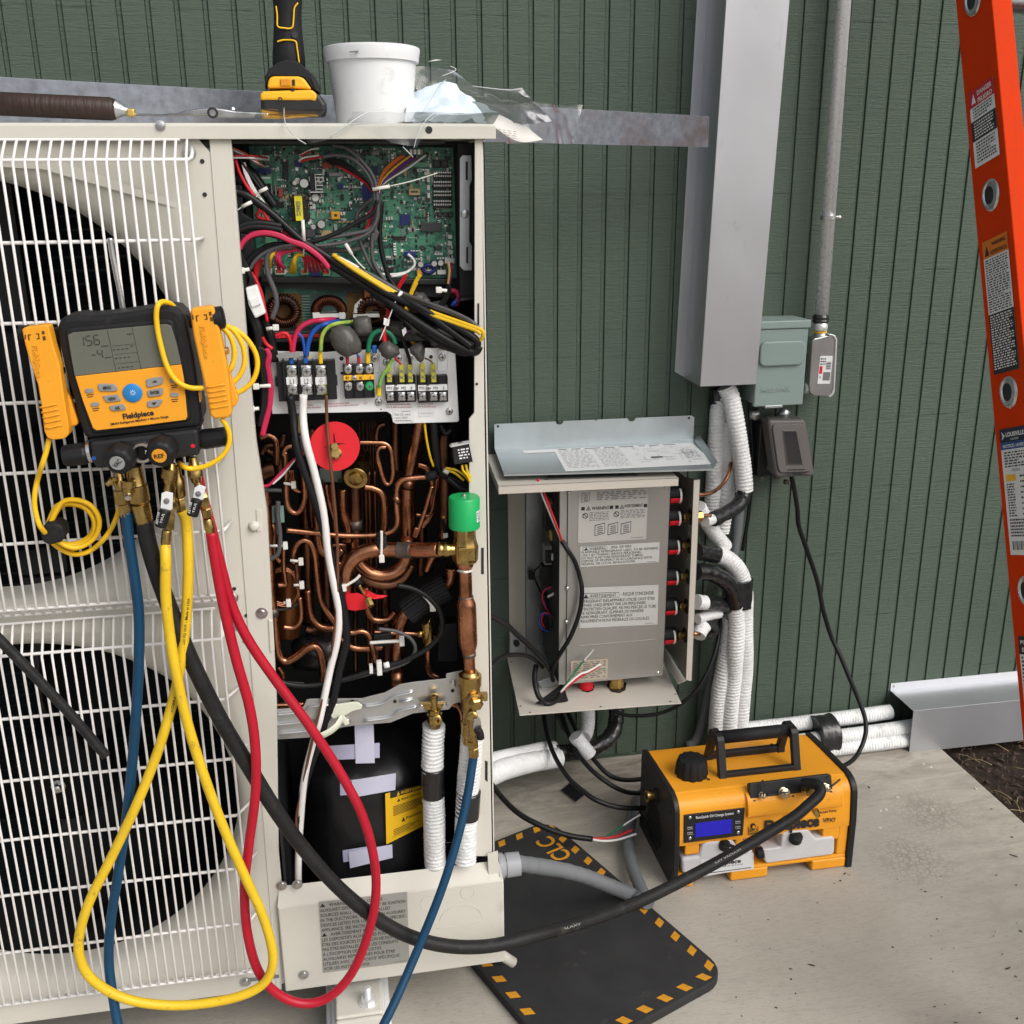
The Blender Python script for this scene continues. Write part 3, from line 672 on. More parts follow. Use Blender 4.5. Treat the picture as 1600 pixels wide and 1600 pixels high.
# a straight sloping plate on the shoulder
c4 = [ppt(*q) for q in ((795, 528), (1335, 462), (1362, 605), (822, 672))]
cen = sum(c4, V((0, 0, 0)))/4; wU = (c4[1]-c4[0]).length; hU = (c4[0]-c4[3]).length; uu = (c4[1]-c4[0]).normalized(); vv_ = n.cross(uu); vv_ = vv_ if vv_.z > 0 else -vv_
MB().prism([cen+uu*x+vv_*y for x, y in rrect(0, 0, wU, hU, .004)], -n*.012).out('port_plate', M['black'], pump, .001)
M['pbrass'] = mat('dull_nickel_brass', (.60, .50, .34), .28, 1., var=.15, vs=50)
for x, y, r in ((890, 592, .0058), (1035, 575, .0098), (1185, 560, .0098), (1308, 540, .0078)):
    c = ppt(x-10, y+6)
    MB().lathe(c, n, [(0, r*1.05), (.003, r*1.05), (.004, r*.8), (.007, r*.8), (.008, r), (.013, r), (.014, r*.75), (.0145, r*.35), (.017, r*.3), (.018, .0003)], 18).out('service_port', M['pbrass'], pump)
for x, y in ((815, 545), (835, 640), (1072, 512), (1090, 610), (1322, 482), (1340, 580)):
    MB().lathe(ppt(x, y), n, [(0, .0034), (.0016, .003)], 10, smooth=False).out('screw', M['screw'] if 0 else M['dark'], pump)
lp_ = [ppt(x, y)+n*z for x, y, z in ((880, 590, .016), (868, 540, .012), (872, 505, .01), (884, 500, .01), (890, 550, .012), (895, 580, .016))]
MB().tube(lp_, .0013, sides=6).out('cap_strap', M['black'], pump)
MB().tube([ppt(x, y)+n*z for x, y, z in ((900, 588, .016), (940, 585, .014), (990, 575, .017), (1030, 570, .019))], .0015, sides=6).out('cap_strap', M['black'], pump)
MB().tube([ppt(x, y)+n*z for x, y, z in ((1310, 535, .018), (1345, 515, .014), (1385, 490, .01))], .002, sides=6).out('cap_strap', M['black'], pump)
# display panel on the front, just proud of the casing
nf = V((0, -.991, .13)).normalized(); of = V((.83, -.4938, .138))
def fp(x, y, e=0.): return onp(*P4(x, y), of+nf*e, nf)
c4 = [fp(372, 728), fp(772, 680), fp(758, 860), fp(372, 912)]
MB().prism([c+nf*.003 for c in c4], -nf*.008).out('display_panel', M['black'], pump, .0012)
s = Sheet(fp(372, 728, .0033), fp(772, 680, .0033), fp(372, 912, .0033), .0003)
s.rect(.185, .10, .80, .66, mat('display_surround', (.006, .006, .007), .15, spec=.7), 1)
s.text('RunQuick Oil Change System', .20, .80, .095, M['print_white'], w=.62, bold=.012)
for u, v in ((.1, .87), (.895, .87), (.1, .135), (.895, .13)):
    MB().lathe(s.p(u, v), nf, [(0, .0034), (.0012, .0034), (.0022, .0022)], 12, smooth=False).out('screw', M['screw'], pump)
for v in (.50, .31):
    s.text('MAX' if v > .4 else 'MIN', .06, v, .05, M['print_white'], w=.08); s.rect(.06, v-.045, .15, v-.035, M['print_white']); s.text('MAX' if v > .4 else 'MIN', .85, v, .05, M['print_white'], w=.08); s.rect(.85, v-.045, .94, v-.035, M['print_white'])
s.out(pump)
MB().prism([s.p(u, v, 1.4) for u, v in ((.19, .14), (.79, .14), (.79, .64), (.19, .64))], nf*.0006).out('screen', M['lcd_blue'], pump)
# lettering
s = Sheet(fp(780, 735, .0), fp(1385, 640, .0), fp(800, 880, .0), .0009)
s2 = Sheet(fp(890, 775, 0), fp(1262, 735, 0), fp(897, 838, 0), .0012)
s2.text('Fieldpiece', 0, .02, 1.12, M['print_black'], w=.98, bold=.05, shear=.2); s2.out(pump)
s2 = Sheet(fp(1280, 742, 0), fp(1366, 738, 0), fp(1284, 780, 0), .0012); s2.text('VPX7', 0, .1, .75, M['print_black'], w=1, bold=.02, shear=.12); s2.out(pump)
s2 = Sheet(fp(1025, 722, 0), fp(1373, 680, 0), fp(1028, 752, 0), .0012); s2.text('10 CFM', 0, .15, .6, M['print_black'], w=.26, bold=.02); s2.text('Vacuum Pump', .63, .2, .55, M['print_black'], w=.37, bold=.02); s2.out(pump)
s2 = Sheet(fp(793, 795, 0), fp(860, 790, 0), fp(796, 862, 0), .0012)
for a, b_, c_, d_ in ((0, 0, 1, .05), (0, 0, .06, .8), (.94, 0, 1, .8)): s2.rect(a, b_, c_, d_, M['print_black'])
s2.text('EPO', .12, .35, .26, M['print_black'], w=.76, bold=.03); s2.rect(.15, .12, .85, .22, M['print_black']); s2.poly([(.5+.26*cos(2*pi*k/14), .85+.3*sin(2*pi*k/14)) for k in range(14)], M['print_black']); s2.poly([(.52+.14*cos(2*pi*k/14), .84+.16*sin(2*pi*k/14)) for k in range(14)], M['pump'], 3); s2.out(pump)
# bottles lying in the bays
def bottle(pxs, y0, y1, nm):
    P_ = PT(pxs, P4, .497); P_ = [V((p.x, y0, p.z)) for p in P_]
    return MB().prism(P_, (0, y1-y0, 0)).out(nm, M['milk'], pump, .006, 4)
b1 = bottle([(358, 1018), (470, 1000), (490, 930), (520, 905), (690, 890), (735, 955), (828, 962), (835, 1010), (832, 1072), (700, 1105), (470, 1150), (362, 1110)], -.4985, -.455, 'oil_bottle')
b2 = bottle([(890, 955), (1010, 940), (1020, 850), (1060, 835), (1190, 825), (1240, 885), (1350, 872), (1364, 885), (1362, 975), (1345, 990), (920, 1048), (905, 1035)], -.4985, -.455, 'oil_bottle')
s2 = Sheet(at(*P4(480, 1020), .4995), at(*P4(830, 975), .4995), at(*P4(485, 1130), .4995), .0006); s2.rect(0, 0, 1, .98, M['label_white']); s2.text('Fieldpiece', .2, .5, .25, M['print_black'], w=.55, bold=.03, shear=.2); s2.lines(.2, .36, .8, .44, 1, M['print_grey']); s2.rect(.05, .1, .95, .14, M['print_black'], 2); s2.out(b1)
c = at(*P4(1105, 872), .4995); MB().lathe(c-V((0, 0, .008)), V((0, -.35, 1)), [(0, .0135), (.014, .0135), (.015, .012), (.0155, .001)], 24, rf=lambda k: 1 if k % 2 else .96).out('bottle_cap', M['rubber'], b2)
c = at(*P4(872, 978), .4995); MB().lathe(c+V((.006, 0, 0)), V((-1, 0, -.1)), [(0, .0115), (.012, .0115), (.013, .009)], 20, rf=lambda k: 1 if k % 2 else .96).out('bottle_cap', M['rubber'], b2)
c = at(*P4(640, 925), .501); MB().lathe(c, V((0, -.35, 1)), [(-.008, .011), (.004, .011), (.006, .008)], 18).out('bottle_cap', M['rubber'], b1)
MB().tube([c+V((-.006, -.004, .006)), c+V((.014, -.012, .002)), c+V((.018, -.014, -.006))], .003, sides=8).out('bottle_spout', M['rubber'], b1)

# ================================================================ BRANCH BOX
B3 = crop(750, 620, 3.077)
M['boxwall'] = mat('cream_cover_plate', (.53, .49, .43), .40, var=.03, vs=5)
M['boxfront'] = mat('brushed_box_panel', (.43, .425, .41), .34, .8, var=.05, vs=5, stretch=(1, 1, .2))
M['lidgalv'] = mat('spangled_galvanised', (.48, .525, .54), .36, .7, var=.06, vs=14)
box = thing('branch_box', 'opened refrigerant branch box with warning labels mounted on the siding', 'equipment box', (.68, 0, .30))
MB().box((.507, -.0005, .297), (.545, -.008, .79)).out('back_strip', M['boxwall'], box, .001)
MB().box((.5455, -.0005, .300), (.85, -.02, .79)).out('back_plate', M['galv'], box, .001)
p4_ = [gz(*B3(*q), .300) for q in ((135, 1265), (880, 1245), (968, 1472), (190, 1530))]; p4_[0].y = -.004; p4_[1].y = -.004
MB().prism(p4_, (0, 0, -.0025)).out('bottom_cover', M['boxwall'], box, .0008)
for q in ((150, 1275), (195, 1487), (240, 1517), (580, 1490), (915, 1465), (940, 1430)):
    c = gz(*B3(*q), .3006); MB().lathe(c, (0, 0, 1), [(0, .0022), (.0003, .0022)], 10).out('screw_hole', M['print_black'], box)
for pts in ([(265, 1475), (395, 1380), (405, 1400), (425, 1462), (410, 1468), (330, 1478)], [(478, 1385), (500, 1372), (535, 1375), (550, 1390), (545, 1412), (520, 1422), (490, 1415)], [(608, 1385), (630, 1365), (680, 1362), (705, 1375), (700, 1410), (670, 1425), (630, 1418)]):
    MB().add([gz(*B3(*q), .3007) for q in pts], [list(range(len(pts)))]).out('pipe_opening', M['print_black'], box)
for (x, y), m_ in (((510, 1395), 'red'), ((655, 1395), 'brass')):
    c = gz(*B3(x, y), .302); MB().lathe(c, (0, 0, 1), [(-.02, .015), (.008, .016), (.03, .016)], 18).out('pipe_stub', M[m_], box)
    MB().lathe(c+V((0, .004, .012)), (0, 0, 1), [(0, .018), (.03, .018)], 18).out('pipe_insulation', M['rubber'], box)
# top cover with a turned-down lip
a_, b_, c_ = gz(*B3(30, 280), .787), gz(*B3(90, 430), .787), gz(*B3(955, 390), .787); a_.y = -.003; d_ = V((c_.x+.012, -.003, .787))
MB().prism([a_, b_, c_, d_], (0, 0, -.002)).out('top_cover', M['boxwall'], box, .0006)
MB().prism([b_, c_, c_-V((0, 0, .0165)), b_-V((0, 0, .0165))], (0, .002, 0)).out('cover_lip', M['boxwall'], box, .0006)
MB().prism([a_+V((-.0005, 0, 0)), b_+V((-.0005, 0, 0)), b_-V((.0005, 0, .0165)), a_-V((.0005, 0, .0165))], (.002, 0, 0)).out('cover_lip', M['boxwall'], box, .0006)
# side cover with the pipe holes
sx_ = .858
sp_ = [ax(*B3(*q), sx_) for q in ((1055, 398), (1015, 1365), (992, 1345), (887, 1200))]+[V((sx_, -.02, .76)), ax(*B3(985, 385), sx_)]
MB().prism(sp_, (.0018, 0, 0)).out('side_cover', mat('brown_grey_sheet', (.27, .245, .21), .4, .25, var=.06, vs=5), box, .0005)
MB().prism([sp_[0]+V((-.012, -.0016, 0)), sp_[0]+V((0, -.0016, 0)), sp_[1]+V((0, -.0016, 0)), sp_[1]+V((-.012, -.0016, .004))], (0, .0016, 0)).out('side_flange', M['boxwall'], box)
f0, f1 = ax(*B3(885, 1200), sx_), ax(*B3(990, 1365), sx_)
MB().add([f0, f1, f1+V((-.018, 0, -.006)), f0+V((-.018, 0, -.006))], [(0, 1, 2, 3)]).out('side_lip', M['boxwall'], box, solid=.0016)
# front panel
FY = .22
fpn = [at(*B3(*q), FY) for q in ((446, 448), (915, 430), (880, 1345), (433, 1375))]
x0 = .592; x1 = .806; zt_ = .770; zb_ = .330
MB().box((x0, -FY, zb_), (x1, -FY+.0018, zt_)).out('front_panel', M['boxfront'], box, .0006)
MB().box((.576, -FY+.004, zb_-.002), (.5918, -FY+.0055, zt_)).out('front_edge', M['boxfront'], box, .0005)
MB().box((x1-.001, -FY+.002, zb_), (x1+.0006, -.03, zt_)).out('right_wall', M['boxfront'], box)
MB().box((.576, -FY+.006, zb_-.002), (x1, -.02, zb_)).out('inner_floor', M['galv'], box)
for u, v in ((895, 437), (855, 1328), (420, 922), (415, 1083), (428, 460)):
    c = at(*B3(u, v), FY+.0005); MB().lathe(c, (0, -1, 0), [(0, .0042), (.0015, .0042), (.003, .0025)], 12, smooth=False).out('screw', M['screw'], box)
MB().box((x0+.028, -FY-.0008, .4155), (x1-.02, -FY, .4175)).out('panel_crease', M['boxfront'], box)
s = px_sheet((475, 452), (808, 436), (470, 703), B3, FY+.0006)
s.rect(0, 0, 1, .99, M['label_silver']); K_ = M['print_black']; G_ = M['print_grey']
s.lines(.26, .80, .98, .97, 5, G_, word=.12); s.text('WARNING', .19, .625, .065, K_, w=.25, bold=.02); s.text('AVERTISSEMENT', .66, .64, .06, K_, w=.27, bold=.015)
for u in (.04, .45, .53, .945): s.rect(u, .625, u+.05, .69, K_, 2)
for u in (.105, .59): s.poly([(u, .62), (u+.075, .62), (u+.0375, .705)], K_, 2); s.poly([(u+.014, .632), (u+.061, .632), (u+.0375, .688)], M['label_silver'], 3); s.rect(u+.032, .638, u+.043, .67, K_, 4)
for u in (.1, .55):
    s.poly([(u+.042*cos(k*pi/8), .52+.055*sin(k*pi/8)) for k in range(16)], K_, 2); s.poly([(u+.03*cos(k*pi/8), .52+.04*sin(k*pi/8)) for k in range(16)], M['label_silver'], 3); s.poly([(u-.03, .555), (u-.022, .565), (u+.03, .487), (u+.022, .477)], K_, 4)
s.lines(.16, .41, .44, .59, 6, G_, word=.14); s.lines(.61, .43, .97, .6, 6, G_, word=.14)
for u in (.24, .43, .62):
    s.poly([(u, .12), (u+.15, .16), (u+.15, .37), (u, .33)], K_, 2); s.poly([(u+.008, .135), (u+.142, .172), (u+.142, .355), (u+.008, .317)], M['label_silver'], 3)
    for k in range(4): s.poly([(u+.035, .16+.038*k), (u+.09, .175+.038*k), (u+.12, .168+.038*k), (u+.12, .188+.038*k), (u+.09, .198+.038*k), (u+.035, .183+.038*k)], G_, 4)
s.poly([(.04, .77), (.16, .80), (.16, .96), (.04, .95)], G_, 2); s.poly([(.05, .782), (.152, .81), (.152, .95), (.05, .938)], M['label_silver'], 3)
for k in range(4): s.rect(.07, .80+.035*k, .135, .82+.035*k, G_, 4)
s.lines(.78, .03, .95, .06, 1, G_); s.out(box)
M['label_lite'] = mat('pale_silver_label', (.52, .52, .505), .4, .15, var=.02)
s = px_sheet((482, 720), (863, 698), (482, 818), B3, FY+.0006); s.rect(0, 0, 1, 1, M['label_lite'])
s.rect(.03, .80, .335, .97, K_, 2); s.rect(.034, .815, .331, .955, M['label_lite'], 3); s.text('WARNING', .11, .825, .115, K_, w=.2, k=4); s.poly([(.045, .82), (.095, .82), (.07, .95)], K_, 4); s.text('- RISK OF FIRE', .36, .82, .13, K_, w=.28)
for k, (b_, w_) in enumerate((('FLAMMABLE REFRIGERANT USED. TO BE REPAIRED', .97), ('ONLY BY TRAINED SERVICE PERSONNEL.', .76), ('DO NOT PUNCTURE REFRIGERANT TUBING.', .78), ('DISPOSE OF PROPERLY IN ACCORDANCE WITH', .89), ('FEDERAL OR LOCAL REGULATIONS.', .68))): s.text(b_, .015, .655-.145*k, .115, K_, w=w_)
s.lines(.85, .03, .96, .08, 1, G_); s.out(box)
s = px_sheet((478, 918), (858, 903), (478, 1112), B3, FY+.0006); s.rect(0, 0, 1, 1, M['label_lite'])
s.rect(.02, .73, .50, .86, K_, 2); s.rect(.024, .74, .496, .85, M['label_lite'], 3); s.text('AVERTISSEMENT', .13, .755, .08, K_, w=.33, k=4); s.poly([(.05, .745), (.11, .745), (.08, .845)], K_, 4); s.text("- RISQUE D'INCENDIE", .52, .765, .085, K_, w=.42)
for k, (b_, w_) in enumerate((('RÉFRIGÉRANT INFLAMMABLE UTILISÉ. DOIT ÊTRE', .94), ('RÉPARÉ UNIQUEMENT PAR UN PERSONNEL', .83), ("D'ENTRETIEN QUALIFIÉ. NE PAS PERCER LE TUBE", .96), ('DE RÉFRIGÉRANT. ÉLIMINER DE MANIÈRE', .80), ('APPROPRIÉE CONFORMÉMENT AUX', .66), ('RÉGLEMENTATIONS FÉDÉRALES OU LOCALES.', .88))): s.text(b_, .015, .625-.098*k, .075, K_, w=w_, v2=.632-.098*k)
s.lines(.84, .03, .95, .06, 1, G_); s.out(box)
M['label_beige'] = mat('beige_label', (.42, .36, .27), .5, var=.03)
s = px_sheet((437, 1270), (615, 1257), (435, 1368), B3, FY+.0006); s.rect(0, 0, 1, 1, M['label_beige']); s.lines(.06, .08, .95, .93, 9, G_, word=.2); s.out(box)
# electronics at the open left side
random.seed(3)
MB().box((.5765, -.05, .345), (.5835, -.205, .755)).out('inner_wall', M['dark'], box, .001)
EC = [mat('component_%s' % n, c, .5, var=.1) for n, c in (('black', (.012, .012, .012)), ('grey', (.22, .22, .21)), ('white', (.66, .66, .62)), ('blue', (.01, .03, .28)), ('pcb', (.015, .11, .06)), ('amber', (.55, .38, .08)))]
def chip(nm, x0, y0, x1, y1, Y, dp, k, bv=.0012):
    a = at(*B3(x0, y0), Y); b_ = at(*B3(x1, y1), Y); MB().box((a.x, -Y, a.z), (b_.x, -Y+dp, b_.z)).out(nm, EC[k], box, bv)
for a in ((315, 440, 392, 640, .13, .03, 0), (330, 500, 350, 560, .135, .02, 1), (340, 650, 372, 690, .145, .02, 5), (312, 720, 398, 805, .14, .03, 1), (318, 745, 345, 800, .15, .02, 0), (345, 757, 388, 785, .155, .02, 2), (300, 820, 350, 905, .13, .03, 0), (352, 838, 388, 900, .15, .02, 3), (350, 985, 385, 1030, .14, .02, 3), (340, 1045, 395, 1110, .15, .04, 0), (300, 960, 345, 1130, .11, .03, 0), (340, 1120, 400, 1240, .13, .03, 0), (335, 1180, 400, 1262, .10, .02, 4), (352, 800, 398, 980, .10, .02, 0)): chip('component', *a[:4], a[4], a[5], a[6])
def bw(pts, r, m_, nm='wire', par=box, Y=.2, **k): return tube(nm, PT(pts, B3, Y), r, M[m_] if isinstance(m_, str) else m_, par, sides=7, **k)
M['wire_red'] = mat('red_wire', (.55, .012, .02), .4, var=.05); M['wire_white'] = mat('white_wire', (.72, .70, .68), .4, var=.03); M['wire_green'] = mat('green_wire', (.01, .15, .07), .4, var=.05)
M['wire_blue'] = mat('blue_wire', (.012, .07, .33), .4, var=.05); M['wire_purple'] = mat('purple_wire', (.10, .02, .16), .4); M['wire_pink'] = mat('pink_wire', (.50, .02, .075), .4); M['wire_grey'] = mat('grey_wire', (.075, .073, .075), .42, var=.06); M['wire_yellow'] = mat('yellow_wire', (.72, .45, .015), .4); M['wire_orange'] = mat('orange_wire', (.62, .14, .02), .4); M['wire_brown'] = mat('brown_wire', (.13, .05, .025), .4)
bw([(345, 915, .15), (310, 930), (300, 970), (320, 1020), (345, 1060)], .0018, 'wire_pink'); bw([(365, 940, .16), (340, 955), (325, 962)], .003, 'wire_white')
bw([(345, 1060, .15), (320, 1020), (308, 980)], .0018, 'wire_purple'); bw([(330, 1050, .15), (300, 1040), (285, 1070), (300, 1115), (335, 1130)], .0018, 'wire_blue'); bw([(340, 1045, .15), (310, 1040), (295, 1075), (310, 1110)], .0018, 'wire_red')
bw([(325, 480, .15), (350, 515), (390, 510)], .0016, 'wire_red'); bw([(340, 490, .15), (360, 520), (392, 500)], .0016, 'wire_green'); bw([(270, 830, .08), (290, 810), (320, 800)], .0018, 'cord'); bw([(265, 830, .08), (262, 870), (290, 940), (300, 1000)], .002, 'cord')
MB().box(at(*B3(230, 835), .03), at(*B3(260, 880), .045)).out('cable_clip', EC[0], box, .001)
mb = MB().prism(PT([(280, 1370), (370, 1340), (425, 1352), (430, 1372), (295, 1405)], B3, .17), (0, .006, 0)); mb.out('cord_bracket', M['galv'], box, .001)
MB().prism(PT([(145, 1130), (175, 1135), (222, 1225), (222, 1232), (145, 1228)], B3, .03), (0, .002, 0)).out('mount_ear', M['galv'], box)
s = px_sheet((155, 1155), (195, 1160), (155, 1200), B3, .0305); s.poly([(.5+.4*cos(k*pi/6), .4+.4*sin(k*pi/6)) for k in range(12)], K_); s.out(box)
# ports on the right
for k, (bx, by) in enumerate(((985, 470), (1000, 577), (1002, 715), (996, 862), (990, 1005), (982, 1145))):
    c = at(*B3(bx, by), .203); c.x = .8085
    MB().lathe(c+V((0, .002, .004)), (1, 0, 0), [(0, .0155), (.028, .0155), (.032, .012)], 18).out('pipe_insulation', M['rubber'], box)
    mb = MB(); arcp = [(-.0175*sin(a), -.0165*cos(a)) for a in [lerp(-1.45, 1.45, i/10) for i in range(11)]]
    inp = [(y*.86, z*.86) for y, z in arcp[::-1]]
    mb.prism([c+V((0, -y, z)) for y, z in arcp+inp], (.026, 0, 0)); mb.out('red_sleeve', M['red'], box, .0008)
    MB().lathe(c+V((.020, .0, .0)), (1, 0, 0), [(0, .0178), (.004, .0178)], 18, cap=False).out('cable_tie', M['tie'], box)
    if k:
        MB().lathe(c+V((.027, 0, 0)), (1, 0, 0), [(0, .008), (.004, .0085), (.005, .011), (.014, .011), (.015, .0085), (.026, .0085)], 6, smooth=False).out('flare_nut', M['brass'], box)
        MB().lathe((sx_-.0006, c.y-.002, c.z), (1, 0, 0), [(0, .017), (.0003, .017)], 20).out('pipe_hole', M['print_black'], box)
c = at(*B3(1062, 573), .19); MB().lathe(c-V((.014, 0, 0)), (1, 0, 0), [(0, .009), (.001, .0115), (.016, .0115), (.017, .008)], 6, smooth=False).out('flare_nut', M['brass'], box)
for v in (520, 600, 655, 780, 925): 
    q = at(*B3(1020, v), .2); q.x = sx_-.0006; MB().lathe(q, (-1, 0, 0), [(0, .0016), (.0004, .0016)], 8).out('screw_hole', M['label_white'], box)
# the galvanised cover resting on top
lid = thing('box_cover', 'loose galvanised cover panel with wiring diagram lying on the branch box', 'cover panel', (.68, -.13, .79))
LZ_ = .803
lp4 = [gz(*B3(*q), LZ_) for q in ((70, 250), (115, 372), (1120, 345), (1025, 205))]
MB().prism(lp4, (0, 0, -.0014)).out('panel', M['lidgalv'], lid, .0004)
a_, b_ = lp4[0]+V((0, -.0006, 0)), lp4[3]+V((0, -.0006, 0)); hgt = .0545
mb = MB(); U_ = b_-a_
def fl(u, h_): return a_+U_*u+V((0, 0, h_*hgt*(1+.0*u)))
edge = [(0, 0), (1, 0), (1, .92), (.985, 1), (.70, 1), (.695, .9), (.685, .86), (.675, .86), (.665, .9), (.66, 1), (.508, 1), (.506, .96), (.498, .96), (.496, 1), (.34, 1), (.335, .9), (.325, .86), (.315, .86), (.305, .9), (.30, 1), (.012, 1), (0, .98)]
mb.prism([fl(u, h_) for u, h_ in edge], (0, .0014, 0)); mb.out('upright_flange', M['lidgalv'], lid)
c_ = lp4[1]; d_ = lp4[2]
MB().prism([c_, d_, d_-V((0, 0, .004)), c_-V((0, 0, .004))], (0, .0012, 0)).out('front_lip', M['lidgalv'], lid)
r0, r1 = lp4[3], lp4[2]
r2 = gz(*B3(1150, 325), LZ_)
MB().prism([r0+V((.001, 0, 0)), r1+V((.001, 0, 0)), r1+V((.014, .012, .010)), r0+V((.014, 0, .010))], (0, 0, -.0012)).out('side_flange', M['lidgalv'], lid)
for u in (.018, .972):
    MB().lathe(fl(u, .9)-V((0, .0003, 0)), (0, -1, 0), [(0, .0028), (.0004, .0028)], 10).out('screw_hole', M['print_black'], lid)
s = Sheet(gz(*B3(352, 253), LZ_), gz(*B3(1018, 222), LZ_), gz(*B3(412, 360), LZ_), .0006)
pq = [gz(*B3(*q), LZ_)+V((0, 0, .0006)) for q in ((352, 253), (1018, 222), (1118, 340), (412, 360))]
s.rect(0, 0, 1.0, 1, M['label_white']); s.rect(-.215, .86, 0, 1., M['label_white'])
G_ = mat('pale_grey_print', (.45, .46, .47), .6, var=0)
for u0, u1 in ((.03, .24), (.27, .45)): s.lines(u0, .1, u1, .92, 14, G_, word=.16, fill=.28)
s.lines(.03, .93, .9, .97, 1, K_, word=.1)
for k in range(60):
    u, v = random.uniform(.5, .93), random.uniform(.1, .9)
    if random.random() < .5: s.rect(u, v, u+random.uniform(.02, .09), v+.008, G_, 2)
    else: s.rect(u, v, u+.0022, min(.95, v+random.uniform(.05, .2)), G_, 2)
s.rect(.62, .38, .70, .42, K_, 3); s.lines(.86, .3, .97, .7, 7, G_, word=.3); s.rect(.45, .1, .452, .93, G_, 2)
s.out(lid)
o = MB().prism([gz(*B3(*q), .7885) for q in ((310, 398), (760, 380), (740, 365), (330, 380))], (0, 0, .001)).out('plastic_bag', mat('grey_film', (.12, .12, .12), .2), None)
tag(o, 'flattened dark plastic bag between the branch box top and the loose cover', 'plastic bag')

# ================================================================ WIRES OF THE BRANCH BOX
def bcord(pts, r, label, C=B3, cat='cable', nm='black_cable', grp=None, m_='cord'):
    o = tube(nm, PT(pts, C), r, M[m_], None, sides=10, sub=6); return tag(o, label, cat, grp)
bcord([(393, 692, .225), (420, 735, .235), (455, 790), (478, 860), (490, 920, .24), (486, 1000), (465, 1080), (432, 1160), (395, 1220, .235), (365, 1270, .225), (345, 1330, .21), (352, 1365, .2)], .0048, 'black cable arching in front of the branch box warning labels')
w1 = thing('stripped_wires', 'bare-ended red, white and black wires standing up at the top of the branch box', 'wires', at(*B3(393, 692), .23))
bw([(392, 695, .226), (365, 630, .23), (335, 560), (310, 500), (285, 440), (265, 408)], .0022, 'wire_white', par=w1); bw([(394, 693, .228), (372, 630, .234), (345, 560), (318, 490), (295, 430), (277, 395)], .0022, 'wire_red', par=w1); bw([(393, 690, .226), (352, 620, .226), (325, 550), (318, 470), (305, 420), (301, 400)], .0022, 'cord', par=w1)
bcord([(270, 1290, .2), (262, 1345, .22), (268, 1400, .24), (285, 1445, .25), (318, 1474, .25), (352, 1468, .25), (376, 1445, .25), (388, 1420, .25)], .0055, 'black cable looped down through the bottom cover opening')
w2 = thing('stripped_wires', 'bare-ended red, white and green wires fanned over the bottom of the front panel', 'wires', at(*B3(390, 1420), .24))
bw([(388, 1422, .25), (430, 1385, .25), (500, 1335, .24), (550, 1310, .235), (578, 1290, .235)], .0022, 'wire_red', par=w2); bw([(388, 1420, .252), (425, 1380, .252), (480, 1335, .245), (520, 1320, .24), (580, 1285, .235)], .0022, 'wire_white', par=w2); bw([(386, 1418, .25), (420, 1375, .25), (455, 1325, .24), (500, 1268, .235)], .002, 'wire_green', par=w2); bw([(500, 1268, .235), (530, 1235), (547, 1215)], .0012, 'wire_white', par=w2)
bcord([(42, 1045, .45), (75, 1065, .42), (130, 1098, .36), (180, 1145, .31), (230, 1190, .27), (280, 1240, .24), (318, 1285, .22), (340, 1320, .2)], .0055, 'upper black cable running from the outdoor unit to the branch box')
bcord([(45, 1310, .45), (70, 1280, .42), (110, 1250, .37), (165, 1240, .32), (225, 1246, .27), (270, 1270, .23), (300, 1300, .2)], .0045, 'lower black cable running from the outdoor unit to the branch box')
bcord([(1165, 1030, .06), (1152, 1120, .07), (1135, 1210, .09), (1095, 1320, .11), (1040, 1410, .12), (960, 1480, .12), (870, 1520, .11), (780, 1533, .1), (700, 1530, .09), (640, 1510, .08)], .0042, 'black cable sweeping in an arc below the branch box')

# ================================================================ WHITE-WRAPPED PIPES
import mathutils
def lineset(pts, C, r, name='insulated_pipe', m_='whitetape', parent=None, pitch=.0080, amp=.055, Y=.1, seed=0., mesh=None):
    P_ = PT(pts, C, Y); L = sum((P_[i+1]-P_[i]).length for i in range(len(P_)-1))
    sub = max(4, int(L/(len(P_)-1)/.0017))
    nz = mathutils.noise
    def rf(l, a, t_):
        w = 2*pi*l/pitch+.9*sin(a+seed)+3.2*nz.noise(V((l*30, seed, cos(a)*.8)))
        return 1+amp*(sin(w)*.75+.5*nz.noise(V((l*240, sin(a)*2.2+seed, cos(a)*2.2))))+.05*nz.noise(V((l*14, sin(a)*.8, cos(a)*.8+seed)))
    return MB().tube(P_, r, sides=18, sub=sub, rf=rf).out(name, M[m_], parent)
def tapeband(pts, C, r, parent=None, name='black_tape', Y=.1, seed=0.):
    P_ = PT(pts, C, Y); L = sum((P_[i+1]-P_[i]).length for i in range(len(P_)-1)); nz = mathutils.noise
    def rf(l, a, t_): return 1+.10*nz.noise(V((l*55+seed, sin(a)*1.5+l*20, cos(a)*1.5)))+.03*nz.noise(V((l*220, sin(a)*4+seed, cos(a)*4)))
    return MB().tube(P_, r, sides=18, sub=max(5, int(L/(len(P_)-1)/.003)), rf=rf).out(name, M['blacktape'], parent)
def pipe(label, grp=None): pass
o = lineset([(1182, -50, .06), (1205, 0, .062), (1222, 80, .066), (1240, 180, .07), (1256, 290), (1268, 390), (1272, 450)], B3, .0192, seed=1)
tag(o, 'white-wrapped pipe coming out of the duct in front, ending in black tape', 'insulated pipe')
tapeband([(1268, 445, .07), (1262, 490, .08), (1225, 535, .10), (1170, 565, .12), (1120, 590, .14)], B3, .0165, parent=o, seed=2)
lineset([(1128, 585, .135), (1105, 592, .145), (1082, 598, .155)], B3, .0115, parent=o, name='bare_foam_end', amp=.05)
o = lineset([(1168, -10, .02), (1150, 60, .022), (1142, 160), (1135, 280), (1128, 400), (1118, 520), (1108, 600)], B3, .020, seed=3)
